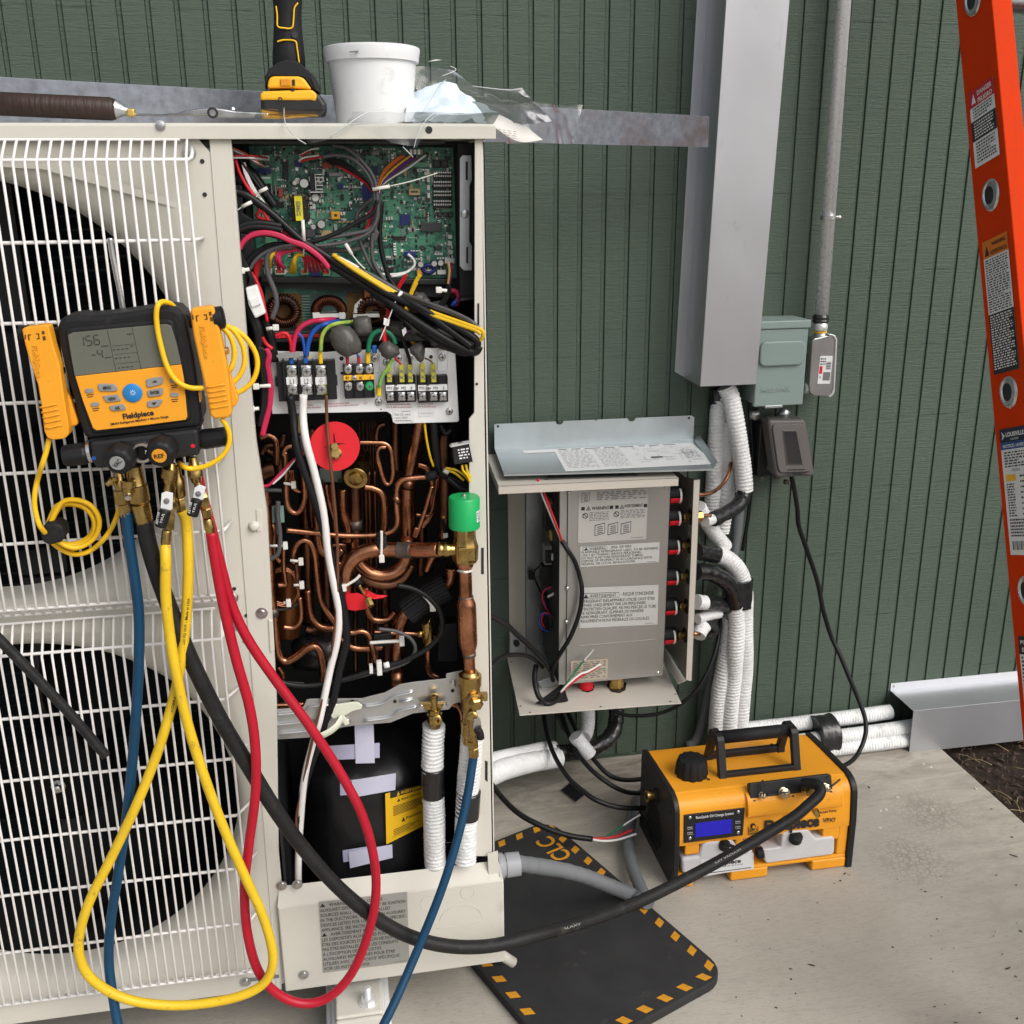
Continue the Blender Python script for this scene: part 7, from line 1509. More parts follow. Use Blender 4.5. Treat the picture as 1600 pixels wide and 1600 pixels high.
# ---------------------------------------------------------------- supply cables down the front
def braid(l, a, t_): return 1+.09*sin(a*2-l*420)
W(ID, .74, .0055, 'white', [(474, 618, .728), (474, 650), (478, 690, .74), (492, 738), (505, 800), (513, 860), (521, 910), (530, 955), (527, 1000), (517, 1045), (506, 1095, .745), (499, 1130, .748), (487, 1170, .742), (476, 1220, .735), (469, 1290, .73), (467, 1345), (466, 1385)], nm='supply_cable')
W(ID, .738, .0056, 'cord', [(453, 618, .728), (457, 650), (464, 700, .738), (483, 760), (507, 830), (525, 900), (537, 950), (541, 1000), (531, 1045), (520, 1095, .742), (511, 1120), (495, 1165), (478, 1220, .73), (466, 1280), (462, 1310)], nm='supply_cable', rf=braid)
tube('supply_cable', PT([(510, 618, .73), (511, 660), (516, 720, .742), (523, 790), (527, 850), (527, 930), (520, 1010), (512, 1060), (500, 1110, .75), (490, 1150), (470, 1240, .735), (463, 1290), (480, 1330), (505, 1368)]), .0022, M['wire_brown'], unit, sides=8)
# ---------------------------------------------------------------- compressor in its jacket
M['jacket'] = mat('black_acoustic_jacket', (.013, .013, .014), .4, var=.25, vs=12, bump=.5, bs=22, dirt=(.05, .05, .05), dscale=14, dth=.60)
CY0 = at(577, 1240, .60); CRr = .105
mb = MB(); nz = mathutils.noise; vs = []; n1, n2 = 22, 48
for i in range(n1):
    z = lerp(.124, .468, i/(n1-1))
    for k in range(n2):
        a = 2*pi*k/n2; t_ = i/(n1-1); f = 1 if t_ < .86 else cos((t_-.86)/.14*1.1)*.9+.1
        e = nz.noise(V((cos(a)*1.6, sin(a)*1.6, z*9)))*.009+nz.noise(V((cos(a)*4, sin(a)*4, z*26)))*.004
        vs.append(V((CY0.x+cos(a)*(CRr*f+e), -.60+sin(a)*(CRr*f+e), z+e)))
mb.add(vs, [(i*n2+k, i*n2+(k+1) % n2, (i+1)*n2+(k+1) % n2, (i+1)*n2+k) for i in range(n1-1) for k in range(n2)]+[tuple(range((n1-1)*n2, n1*n2))], True)
jk = mb.out('compressor_jacket', M['jacket'], unit)
def cyl(x, y, e=.0035):
    d = ray(*L2(x, y)); ox, oy = CO.x-CY0.x, CO.y+.60; R_ = CRr+e; a = d.x**2+d.y**2; b_ = ox*d.x+oy*d.y; c = ox*ox+oy*oy-R_*R_; D_ = b_*b_-a*c
    t_ = (-b_-math.sqrt(max(D_, 0)))/a; return CO+d*t_
def wrap(q, nu, nv, e=.0035): return [[cyl(lerp(lerp(q[0][0], q[1][0], u/nu), lerp(q[3][0], q[2][0], u/nu), v/nv), lerp(lerp(q[0][1], q[1][1], u/nu), lerp(q[3][1], q[2][1], u/nu), v/nv), e) for u in range(nu+1)] for v in range(nv+1)]
def patch(nm, q, m_, par, e=.0035, nu=8, nv=4):
    g = wrap(q, nu, nv, e); vs = [p for r in g for p in r]; return MB().add(vs, [(v*(nu+1)+u, v*(nu+1)+u+1, (v+1)*(nu+1)+u+1, (v+1)*(nu+1)+u) for v in range(nv) for u in range(nu)], True).out(nm, m_, par)
M['foamtape'] = mat('lilac_white_tape', (.50, .50, .62), .6, var=.04, vs=30)
M['foamtape2'] = mat('sheer_lilac_tape', (.40, .40, .54), .6, var=.05, vs=30)
for q, m_, e in (([(325, 358), (552, 345), (552, 412), (328, 422)], 'foamtape2', .010), ([(440, 262), (525, 262), (530, 435), (445, 437)], 'foamtape', .0115), ([(375, 515), (450, 508), (452, 575), (376, 580)], 'foamtape2', .010), ([(428, 512), (625, 480), (622, 555), (430, 590)], 'foamtape', .0115), ([(386, 825), (525, 803), (528, 860), (390, 878)], 'foamtape2', .010), ([(413, 832), (608, 798), (610, 858), (420, 905)], 'foamtape', .0115)): patch('tape_strip', q, M[m_], unit, e)
M['warn_yellow'] = mat('warning_yellow', (.72, .42, .012), .45, var=.04)
qy = [(577, 572), (748, 525), (748, 715), (582, 798)]
yl = patch('warning_label', qy, M['warn_yellow'], unit, .0105, 10, 6)
def ypt(u, v, e=.0112): # label coordinates to the curved surface
    x = lerp(lerp(qy[3][0], qy[2][0], u), lerp(qy[0][0], qy[1][0], u), v); y = lerp(lerp(qy[3][1], qy[2][1], u), lerp(qy[0][1], qy[1][1], u), v); return cyl(x, y, e)
mbk = MB(); mby = MB()
def yrect(u0, v0, u1, v1, mb=None, e=.0112, n_=4):
    mb = mb or mbk
    for i in range(n_):
        a, b_ = lerp(u0, u1, i/n_), lerp(u0, u1, (i+1)/n_); mb.add([ypt(a, v0, e), ypt(b_, v0, e), ypt(b_, v1, e), ypt(a, v1, e)], [(0, 1, 2, 3)])
def ytext(body, u, v, h_, w_, mb=None, bold=.02):
    mb = mb or mbk; vs, fs = text_mesh(body, bold); x0 = min(p[0] for p in vs); x1 = max(p[0] for p in vs); mb.add([ypt(u+(x-x0)/(x1-x0)*w_, v+y/.72*h_, .0117) for x, y, z in vs], fs)
yrect(.13, .875, 1, 1, n_=8)
for k in range(7): yrect(.2, .60+.030*k-.1, .2+random.uniform(.6, .78), .612+.030*k-.1, n_=5)
for k in range(4): yrect(.2, .10+.035*k, .2+random.uniform(.4, .75), .113+.035*k, n_=5)
yrect(.15, .07, .96, .075, n_=6); yrect(.15, .36, .155, .37)
mbk.add([ypt(.31, .76), ypt(.39, .76), ypt(.35, .83)], [(0, 1, 2)]); ytext("RISQUE D'EXPLOSION", .42, .77, .035, .55); mbk.add([ypt(.42, .31), ypt(.51, .31), ypt(.465, .40)], [(0, 1, 2)]); ytext('Précautions', .54, .33, .05, .42)
mby.add([ypt(.3, .89, .0117), ypt(.38, .89, .0117), ypt(.34, .975, .0117)], [(0, 1, 2)]); ytext('AVERTISSEMENT', .40, .90, .065, .7, mby)
mbk.out('lettering', M['print_black'], yl); mby.out('lettering', M['warn_yellow'], yl)
# insulated pipes inside, with valves on top
def ipipe(pts, w, seed):
    P_ = PT(pts, L2); L = sum((P_[i+1]-P_[i]).length for i in range(len(P_)-1)); r = w/2/2.857/PXM; nz = mathutils.noise
    def rf(l, a, t_): return 1+.05*sin(2*pi*l/.0064+.9*sin(a+seed)+3.4*nz.noise(V((l*40, seed, cos(a)))))+.04*nz.noise(V((l*200, sin(a)*2, cos(a)*2)))+.05*nz.noise(V((l*16, sin(a), cos(a)+seed)))
    return MB().tube(P_, r, sides=18, sub=max(5, int(L/(len(P_)-1)/.0016)), rf=rf).out('insulated_pipe', M['whitetape'], unit)
ip = ipipe([(795, 262, .735), (790, 350), (788, 480), (793, 620), (797, 760), (800, 890)], 102, 1.)
tube('tape_band', PT([(790, 452, .735), (788, 520), (790, 578)], L2), 112/2/2.857/PXM, M['blacktape'], ip, sides=18)
ip = ipipe([(965, 312, .760), (955, 440, .758), (945, 560, .755), (938, 700), (932, 870)], 104, 2.)
tube('tape_band', PT([(950, 560, .755), (945, 640), (942, 675)], L2), 114/2/2.857/PXM, M['blacktape'], ip, sides=18)
tube('copper_pipe', PT([(868, 170, .72), (900, 180), (918, 215), (920, 270)], L2), .0045, M['copper'], unit, sides=12)
def bz(nm, a, b_, prof, sides=16, sm=True, Y=.75, par=None, m_='brass'):
    P0 = at(*L2(*a), Y); P1 = at(*L2(*b_), Y); return MB().lathe(P0, P1-P0, [(d*(P1-P0).length, r) for d, r in prof], sides, smooth=sm).out(nm, M[m_], par or unit)
sv = bz('stop_valve', (800, 275), (796, 195), [(0, .0085), (.3, .0105), (.35, .012), (.75, .012), (.8, .0095), (1, .0095)], 8, False)
bz('valve_stem', (796, 195), (795, 125), [(0, .007), (.2, .007), (.25, .0052), (.75, .0052), (.8, .0065), (.95, .0065), (1, .003)], 14, True, .75, sv)
slab('valve_flange', [(728, 172), (790, 165), (850, 168), (856, 184), (800, 200), (735, 196)], L2, .752, .006, M['brass'], sv, .001)
MB().lathe(at(*L2(806, 235), .752), (-.1, -1, .15), [(0, .0088), (.010, .0088), (.011, .0072), (.011, .0045), (.009, .0045)], 6, smooth=False, cap=False).out('service_nut', M['brass'], sv)
for q in ((738, 185), (842, 180)): MB().lathe(at(*L2(*q), .753), (0, -1, 0), [(0, .004), (.003, .0035)], 12, smooth=False).out('screw', M['screw'], sv)
sv = bz('stop_valve', (950, 345), (956, 25), [(0, .010), (.12, .0105), (.13, .0125), (.30, .0125), (.31, .0105), (.45, .0105), (.50, .0135), (.72, .0155), (.80, .0155), (.81, .0172), (.95, .0172), (.96, .014), (1, .0115)], 14, True, .768)
MB().lathe(at(*L2(968, 140), .778), (.12, -1, -.12), [(0, .0125), (.012, .0125), (.013, .0105), (.022, .0105), (.024, .008)], 6, smooth=False).out('service_nut', M['brass'], sv)
MB().lathe(at(*L2(965, 222), .778), (-.1, -1, .2), [(0, .0085), (.008, .0085), (.009, .006), (.011, .006)], 14).out('port_nut', M['brass'], sv)
MB().lathe(at(*L2(1002, 138), .765), (1, -.3, .1), [(0, .0072), (.010, .0072)], 6, smooth=False).out('port_nut', M['brass'], sv)
# ================================================================ MANIFOLD GAUGE hung on the grille
random.seed(31)
M3 = crop(0, 440, 3.479)
YM = .862
gauge = thing('manifold_gauge', 'yellow and black digital manifold gauge hanging tilted on the upper fan grille', 'gauge', at(*M3(720, 700), .82))
M['gauge_rubber'] = mat('charcoal_rubber_case', (.014, .014, .015), .55, spec=.22, var=.15, bump=.12, bs=300, dirt=(.05, .043, .036), dscale=30, dth=.60)
M['gauge_face'] = mat('amber_face_plate', (.80, .335, .02), .42, var=.04, vs=20, dirt=(.40, .17, .03), dscale=34, dth=.60)
def gs(nm, pts, Y, th, m_, par=gauge, bev=.0, seg=3): return slab(nm, pts, M3, Y, th, M[m_] if isinstance(m_, str) else m_, par, bev, seg)
case = gs('case', [(310, 250), (322, 215), (350, 192), (420, 182), (480, 187), (560, 180), (640, 172), (700, 162), (780, 150), (860, 138), (925, 134), (965, 145), (995, 175), (1012, 215), (1030, 300), (1050, 400), (1068, 520), (1085, 640), (1098, 740), (1095, 775), (1075, 792), (900, 812), (700, 835), (480, 858), (455, 838), (430, 765), (400, 650), (370, 540), (340, 430), (318, 330)], YM, .062, 'gauge_rubber', bev=.007)
gs('bezel', [(352, 262), (380, 252), (600, 232), (880, 205), (925, 205), (945, 225), (968, 330), (1000, 470), (1040, 740), (1025, 762), (800, 790), (515, 828), (495, 812), (440, 660), (395, 500), (360, 330)], YM+.003, .006, 'gauge_rubber', case, .003)
face = gs('face_plate', [(408, 516), (700, 484), (985, 451), (998, 520), (1018, 735), (1010, 752), (800, 780), (525, 810), (505, 798), (450, 650)], YM+.0045, .004, 'gauge_face', case, .001)
M['lcd'] = mat('lcd_screen', (.125, .13, .105), .22, var=.05, vs=8, spec=.6)
lcd = gs('screen', [(368, 290), (395, 277), (640, 254), (900, 231), (930, 240), (958, 330), (985, 449), (700, 482), (406, 514), (385, 400)], YM+.0043, .004, 'lcd', case, .0006)
s = px_sheet((368, 290), (930, 240), (406, 514), M3, YM+.0045)
def mtext(body, a, b_, h_, m_, bold=0., par=face, e=.0050, shear=0.):
    P0, P1 = at(*M3(*a), YM+e), at(*M3(*b_), YM+e); U_ = P1-P0; n_ = V((0, -1, 0)); up_ = U_.normalized().cross(n_)*-1; up_ = up_ if up_.z > 0 else -up_
    hh = h_/3.479/1250
    s_ = Sheet(P0+up_*hh, P1+up_*hh, P0, .0002); s_.text(body, 0, 0, .95, M[m_], w=1, bold=bold, shear=shear); s_.out(par)
seg_ = M['print_black']
def dig(poly_): MB().prism([at(*M3(*q), YM+.0047) for q in poly_], (0, .0002, 0)).out('lcd_segment', seg_, lcd)
def digit(x, y, w, h_, on):
    t_ = 5; sk = .10
    def q(u, v): return (x+u*w+v*h_*sk, y+v*h_-u*w*.09)
    S_ = {'a': ((.0, 0), (1, 0)), 'b': ((1, 0), (1, .5)), 'c': ((1, .5), (1, 1)), 'd': ((0, 1), (1, 1)), 'e': ((0, .5), (0, 1)), 'f': ((0, 0), (0, .5)), 'g': ((0, .5), (1, .5))}
    for k in on:
        (u0, v0), (u1, v1) = S_[k]; a, b_ = q(u0, v0), q(u1, v1)
        if u0 != u1: dig([(a[0]+3, a[1]-t_/2), (b_[0]-3, b_[1]-t_/2), (b_[0]-3, b_[1]+t_/2), (a[0]+3, a[1]+t_/2)])
        else: dig([(a[0]-t_/2, a[1]+3), (a[0]+t_/2, a[1]+3), (b_[0]+t_/2, b_[1]-3), (b_[0]-t_/2, b_[1]-3)])
digit(432, 300, 20, 52, 'bc'); digit(466, 297, 28, 52, 'afgcd'); digit(508, 292, 28, 52, 'afgecd'); digit(528, 372, 26, 46, 'fgbc'); dig([(500, 398), (518, 396), (518, 401), (500, 403)])
for a, b_ in (((583, 262), (632, 492)), ((718, 248), (768, 478)), ((610, 350), (730, 338)), ((625, 395), (745, 384)), ((632, 446), (755, 434))): dig([(a[0]-1, a[1]), (b_[0]-1, b_[1]), (b_[0]+1, b_[1]+1), (a[0]+1, a[1]+1)])
for x, y in ((614, 370), (625, 416), (640, 468)):
    for k in range(4): dig([(x+k*23, y-k*2.3), (x+k*23+14, y-k*2.3-1.5), (x+k*23+14, y-k*2.3+3), (x+k*23, y-k*2.3+4.5)])
for x, y, w in ((690, 285, 28), (550, 350, 40), (570, 412, 35), (708, 350, 14)): dig([(x, y), (x+w, y-3), (x+w, y+1), (x, y+4)])
M['key_grey'] = mat('grey_rubber_key', (.25, .25, .245), .5, var=.04)
for pts, t_ in (([(530, 562), (540, 555), (618, 557), (636, 575), (638, 592), (625, 597), (548, 597), (536, 585)], 'MENU'), ([(557, 622), (640, 614), (656, 638), (655, 650), (580, 657), (570, 645)], 'VIEW'), ([(592, 678), (668, 665), (683, 685), (683, 697), (615, 705), (600, 695)], 'AIR'), ([(793, 535), (808, 527), (878, 517), (887, 525), (887, 550), (875, 560), (805, 577), (796, 565)], '^'), ([(800, 595), (815, 588), (880, 578), (887, 585), (885, 612), (872, 620), (812, 630), (802, 618)], 'ENTER'), ([(800, 652), (815, 648), (880, 640), (884, 650), (868, 676), (850, 682), (810, 686), (800, 675)], 'v')):
    k_ = gs('key', pts, YM+.0065, .003, 'key_grey', face, .0008); cx_ = sum(p[0] for p in pts)/len(pts); cy_ = sum(p[1] for p in pts)/len(pts)
    if len(t_) > 1: w_ = {4: 44, 3: 27, 5: 50}[len(t_)]; mtext(t_, (cx_-w_/2, cy_+7+w_*.045), (cx_+w_/2, cy_+7-w_*.045), 17, 'print_black', .03, k_, .0072)
    else: d_ = -1 if t_ == '^' else 1; MB().prism([at(*M3(*q), YM+.0072) for q in ((cx_-14, cy_-5*d_), (cx_+14, cy_-5*d_-3), (cx_, cy_+8*d_))], (0, .0004, 0)).out('arrow', M['print_black'], k_)
for x, y in ((485, 594), (516, 668), (943, 541), (948, 616)):
    r = [(x+a*1, y+b_) for a, b_ in rrect(0, 0, 46, 24, 11, 4)]; gs('key', r, YM+.006, .002, 'key_grey', face, .0005)
for x, y in ((490, 615), (520, 690), (947, 563), (950, 640)):
    for k in range(2): dig([(x-20+k*5, y+k*11), (x+20-k*5, y+k*11-4), (x+20-k*5, y+k*11+1), (x-20+k*5, y+k*11+5)])
bl = MB().lathe(at(*M3(722, 604), YM+.004), (0, -1, 0), [(0, .0112), (.002, .0112), (.003, .0095), (.0033, .0003)], 28).out('power_key', mat('blue_key', (.02, .20, .50), .35, var=.03), face)
for k in range(8):
    a = k*pi/4; c = at(*M3(722, 604), YM+.0076); d_ = V((cos(a), 0, sin(a))); n_ = V((-sin(a), 0, cos(a)))*.0003; MB().add([c+d_*.0012-n_, c+d_*.0034-n_, c+d_*.0034+n_, c+d_*.0012+n_], [(0, 1, 2, 3)]).out('sun_mark', M['print_white'], bl)
mtext('Fieldpiece', (671, 747), (838, 724), 30, 'print_black', .035); mtext('SMAN Refrigerant Manifold + Micron Gauge', (602, 781), (917, 738), 13, 'print_black', .025)
# valve block
blk = gs('valve_block', [(487, 872), (780, 838), (1072, 802), (1082, 870), (1085, 945), (800, 985), (520, 1020), (498, 960)], YM+.006, .045, 'black', gauge, .004)
M['knob'] = mat('ribbed_black_knob', (.012, .012, .013), .45, spec=.25, var=.15)
def knob_axis(a, b_, w0, w1, par, Y):
    P0, P1 = at(*M3(*a), Y), at(*M3(*b_), Y); k_ = 2*3.479*1250; r0, r1 = w0/k_, w1/k_; L = (P1-P0).length
    return MB().lathe(P0, P1-P0, [(0, r0*.5), (.0005, r0*.8), (.003, r0), (L*.8, r1), (L*.85, r1*.9), (L, r1*.86)], 32, rf=lambda k: 1 if k % 4 < 2 else .95).out('side_knob', M['knob'], par)
knob_axis((342, 950), (488, 930), 118, 122, gauge, YM-.012); knob_axis((1236, 840), (1072, 862), 105, 110, gauge, YM-.012)
MB().lathe(at(*M3(482, 925), YM-.012), (1, 0, .1), [(0, .014), (.004, .014)], 20).out('steel_ring', M['screw'], gauge)
for (x, y), (x2, y2), t_, m_ in (((675, 942), (638, 986), 'VAC', mat('grey_knob_badge', (.30, .31, .31), .4)), ((890, 900), (866, 946), 'REF', M['gauge_face'])):
    P0 = at(*M3(x, y), YM+.008); P1 = at(*M3(x2, y2), YM+.034); P0 = P1+V((.004, .030, .006)); ax_ = P1-P0; L = ax_.length; o = MB().lathe(P0, ax_, [(0, .015), (L*.25, .0155), (L*.35, .0180), (L*.86, .0172), (L*.97, .0145), (L, .011), (L+.0001, .001)], 32, rf=lambda k: 1 if k % 4 < 2 else .94).out('front_knob', M['knob'], gauge)
    an = ax_.normalized(); MB().lathe(P1, an, [(-.002, .0088), (.0008, .0088), (.0009, .0003)], 24).out('badge', m_, o)
    e_ = V((1, 0, .12)).normalized(); e_ = (e_-an*e_.dot(an)).normalized(); f_ = an.cross(e_); f_ = f_ if f_.z > 0 else -f_; c = P1+an*.0012
    if t_ == 'VAC': e_, f_ = (e_*.77+f_*.64).normalized(), (f_*.77-e_*.64).normalized()
    s = Sheet(c-e_*.0060+f_*.0028, c+e_*.0060+f_*.0028, c-e_*.0060-f_*.0028, .0001); s.text(t_, 0, 0, 1, M['print_black'], w=1, bold=.02); s.out(o)
sg = MB().lathe(at(*M3(775, 925), YM+.004), (0, -1, 0), [(0, .0132), (.006, .0132), (.008, .0118), (.008, .0092), (.004, .0085)], 28, cap=False).out('sight_glass', M['screw'], gauge)
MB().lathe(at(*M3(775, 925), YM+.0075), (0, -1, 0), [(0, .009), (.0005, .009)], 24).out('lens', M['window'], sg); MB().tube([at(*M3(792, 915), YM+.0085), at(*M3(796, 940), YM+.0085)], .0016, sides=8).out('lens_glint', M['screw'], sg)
for x, y, m_ in ((510, 960, 'wire_blue'), (1049, 893, 'red')): MB().lathe(at(*M3(x, y), YM+.0062), (0, -1, 0), [(0, .0026), (.0005, .0026)], 14).out('side_dot', M[m_], blk)
gs('hook_arm', [(262, 262), (318, 250), (325, 330), (290, 345), (270, 320)], YM-.02, .02, 'rubber', gauge, .002); gs('hook_arm', [(1000, 182), (1035, 178), (1050, 250), (1015, 260)], YM-.02, .02, 'rubber', gauge, .002); gs('side_patch', [(1065, 608), (1085, 600), (1090, 655), (1072, 665)], YM-.003, .02, 'gauge_face', gauge)
gs('block_skirt', [(478, 856), (1095, 778), (1085, 815), (490, 885)], YM-.004, .045, 'gauge_rubber', gauge, .003)
# brass fittings under the block
def fit(a, b_, prof, Y, sides=20, nm='hose_fitting', par=gauge, m_='brass', sm=True, Y2=None):
    P0, P1 = at(*M3(*a), Y), at(*M3(*b_), Y2 or Y); L = (P1-P0).length; return MB().lathe(P0, P1-P0, [(d*L, w/(2*3.479*1240)) for d, w in prof], sides, smooth=sm).out(nm, M[m_], par)
kn = lambda k: 1 if k % 2 else .95
YH = YM-.012
fit((640, 1010), (668, 1205), [(0, 40), (.3, 48), (.35, 60), (.6, 60), (.62, 76), (.98, 80), (1, 70)], YH, 28); fit((668, 1205), (687, 1278), [(0, 48), (.1, 62), (.9, 62), (1, 58)], YH, 6, sm=False)
fit((630, 1070), (580, 1102), [(0, 30), (.3, 30), (.32, 46), (.5, 46), (.52, 34), (.7, 38), (.75, 28), (1, 30)], YH+.012, 16, 'side_port')
fit((725, 1005), (760, 1200), [(0, 84), (.45, 96), (.5, 100), (.52, 112), (.95, 112), (1, 96)], YH, 34); fit((760, 1200), (786, 1315), [(0, 80), (.08, 104), (.8, 98), (1, 90)], YH, 12, sm=False)
fit((700, 1080), (696, 1170), [(0, 70), (.4, 64), (.45, 52), (.7, 52), (.75, 60), (.95, 48), (1, 36)], YH+.022, 20, 'side_port'); MB().lathe(at(*M3(696, 1166), YH+.028), (0, -1, -.6), [(0, .0038), (.004, .0038)], 12).out('port_stem', M['screw'], gauge)
fit((932, 985), (916, 1095), [(0, 40), (.2, 56), (.3, 84), (.75, 88), (.8, 64), (1, 50)], YH+.012, 30); fit((916, 1085), (912, 1140), [(0, 34), (1, 44)], YH+.012, 14)
fit((935, 1150), (925, 1345), [(0, 40), (.2, 46), (.22, 52), (.45, 52), (.5, 44), (.6, 38), (.65, 50), (1, 48)], YH+.008, 6, sm=False); fit((908, 1350), (900, 1432), [(0, 46), (.1, 54), (.8, 54), (1, 48)], YH+.008, 18)
gs('valve_lever_plate', [(878, 1152), (900, 1142), (940, 1152), (936, 1240), (905, 1245), (872, 1232)], YH+.022, .003, 'label_white', gauge, .0005)
def lever(c0_, c1_, w, par=gauge):
    P0, P1 = at(*M3(*c0_), YH+.027), at(*M3(*c1_), YH+.030); return MB().tube([P0, lerp(P0, P1, .5), P1], w/(2*3.479*1240), sides=14, sub=6, rf=lambda l, a, t_: 1 if .06 < t_ < .94 else .8).out('valve_lever', M['knob'], par)
lv = lever((900, 1240), (872, 1335), 62); mtext('JUST', (893, 1262), (880, 1315), 12, 'print_white', 0, lv, YH+.027-YM+.0105); mtext('BETTER', (868, 1255), (858, 1320), 12, 'print_white', 0, lv, YH+.027-YM+.0105)
MB().lathe(at(*M3(906, 1192), YH+.0222), (0, -1, 0), [(0, .0036), (.001, .0036), (.0018, .002)], 12).out('screw', M['print_grey'], gauge)
fit((962, 1000), (978, 1170), [(0, 40), (.3, 40), (.45, 66), (.95, 70), (1, 58)], YH-.006, 28); fit((978, 1175), (988, 1250), [(0, 44), (.1, 56), (.9, 56), (1, 50)], YH-.006, 6, sm=False)
fit((1048, 955), (1068, 1090), [(0, 40), (.35, 60), (.45, 80), (.75, 82), (.8, 66), (1, 50)], YH, 30); fit((1066, 1075), (1085, 1120), [(0, 34), (1, 40)], YH, 14)
fit((1100, 1140), (1132, 1280), [(0, 42), (.2, 48), (.22, 54), (.5, 54), (.55, 44), (.65, 38), (.7, 52), (1, 50)], YH, 6, sm=False); fit((1128, 1290), (1148, 1372), [(0, 46), (.1, 54), (.85, 54), (1, 48)], YH, 18)
gs('valve_lever_plate', [(1058, 1122), (1082, 1106), (1118, 1118), (1105, 1185), (1072, 1195), (1048, 1178)], YH+.016, .003, 'label_white', gauge, .0005); lv = lever((1072, 1182), (1044, 1275), 60); MB().lathe(at(*M3(1078, 1153), YH+.0162), (0, -1, 0), [(0, .0036), (.001, .0036), (.0018, .002)], 12).out('screw', M['print_grey'], gauge)
mtext('JUST', (1068, 1205), (1056, 1258), 12, 'print_white', 0, lv, YH+.027-YM+.0105); mtext('BETTER', (1043, 1200), (1033, 1262), 12, 'print_white', 0, lv, YH+.027-YM+.0105)

# ---------------------------------------------------------------- pipe clamps parked on its sides
def clamp(nm, lab, jaw, shell, Y, ridges, holes):
    t_ = thing(nm, lab, 'clamp', at(*M3(*shell[0]), Y))
    slab('rear_jaw', jaw, M3, Y-.018, .012, M['gauge_face'], t_, .003, 3); o = slab('front_jaw', shell, M3, Y, .022, M['gauge_face'], t_, .0045, 4)
    for a, b_ in ridges: MB().tube(PT([a, ((a[0]+b_[0])/2, (a[1]+b_[1])/2+1), b_], M3, Y+.0006), .0012, sides=8, sub=2, flat=1).out('grip_ridge', M['gauge_face'], o)
    for h_ in holes: MB().prism(PT(h_, M3, Y+.0003), (0, .0006, 0)).out('slot', mat('slot_shadow', (.10, .045, .006), .7), o)
    return t_, o
t_, o = clamp('pipe_clamp', 'yellow spring pipe clamp parked on the left side of the manifold gauge', [(330, 585), (350, 575), (385, 640), (425, 765), (420, 782), (390, 790), (365, 700)], [(118, 262), (130, 250), (235, 236), (262, 240), (268, 262), (290, 350), (325, 460), (335, 540), (350, 640), (375, 800), (372, 835), (350, 855), (285, 862), (255, 850), (240, 815), (225, 680), (205, 560), (160, 430), (135, 340)], YM+.012, [((215, 685), (310, 665)), ((225, 712), (315, 692)), ((232, 740), (325, 720)), ((240, 768), (330, 748)), ((250, 798), (338, 778))], [[(133, 290), (140, 288), (142, 312), (135, 314)], [(150, 288), (168, 286), (168, 293), (158, 294), (162, 318), (154, 320)], [(195, 282), (212, 280), (216, 312), (198, 314), (200, 308), (209, 306), (206, 286), (196, 288)], [(226, 270), (240, 268), (243, 286), (229, 288)], [(230, 298), (246, 296), (250, 318), (234, 320)]])
s = px_sheet((180, 340), (205, 335), (225, 520), M3, YM+.0126)
P0, P1 = at(*M3(176, 345), YM+.0126), at(*M3(205, 520), YM+.0126); U_ = P1-P0; w_ = V((0, -1, 0)).cross(U_.normalized()); w_ = w_ if w_.x > 0 else -w_
s = Sheet(P0+w_*.006, P1+w_*.006, P0, .0001); s.text('Fieldpiece', 0, 0, .95, M['gauge_face'], w=1, bold=.03); [mb.out('lettering', M['gauge_face'], o, solid=.0012) for mb in s.jobs.values()]
MB().lathe(at(*M3(322, 482), YM-.006), (1, -.2, 0), [(0, .004), (.006, .004)], 12).out('rivet', M['pbrass'], t_); MB().lathe(at(*M3(118, 275), YM+.0), (-1, 0, 0), [(-.006, .008), (.002, .008), (.003, .005)], 14).out('pivot', M['knob'], t_)
t_, o = clamp('pipe_clamp', 'yellow spring pipe clamp parked on the right side of the manifold gauge', [(1225, 470), (1245, 490), (1275, 570), (1297, 640), (1283, 676), (1262, 684), (1240, 600)], [(1032, 158), (1045, 146), (1140, 134), (1162, 140), (1172, 170), (1200, 300), (1222, 400), (1240, 500), (1252, 620), (1262, 715), (1245, 742), (1165, 750), (1142, 730), (1125, 640), (1110, 560), (1080, 430), (1050, 290)], YM+.016, [((1125, 575), (1222, 558)), ((1130, 602), (1225, 585)), ((1132, 630), (1230, 612)), ((1138, 658), (1235, 640)), ((1142, 690), (1240, 672))], [[(1042, 182), (1050, 180), (1054, 205), (1046, 207)], [(1062, 185), (1080, 182), (1080, 189), (1070, 190), (1075, 215), (1067, 217)], [(1106, 178), (1124, 176), (1130, 206), (1112, 208), (1113, 202), (1122, 200), (1118, 184), (1108, 186)], [(1134, 165), (1148, 163), (1152, 184), (1138, 186)], [(1140, 194), (1154, 192), (1158, 214), (1144, 216)]])
P0, P1 = at(*M3(1086, 240), YM+.0166), at(*M3(1115, 415), YM+.0166); U_ = P1-P0; w_ = V((0, -1, 0)).cross(U_.normalized()); w_ = w_ if w_.x > 0 else -w_
s = Sheet(P0+w_*.006, P1+w_*.006, P0, .0001); s.text('Fieldpiece', 0, 0, .95, M['gauge_face'], w=1, bold=.03); [mb.out('lettering', M['gauge_face'], o, solid=.0012) for mb in s.jobs.values()]
MB().lathe(at(*M3(1165, 200), YM+.004), (1, 0, .1), [(0, .0135), (.010, .0135), (.012, .010)], 20).out('pivot', M['knob'], t_); MB().lathe(at(*M3(1215, 375), YM+.004), (1, -.2, 0), [(0, .0045), (.006, .0045)], 12).out('rivet', M['pbrass'], t_)
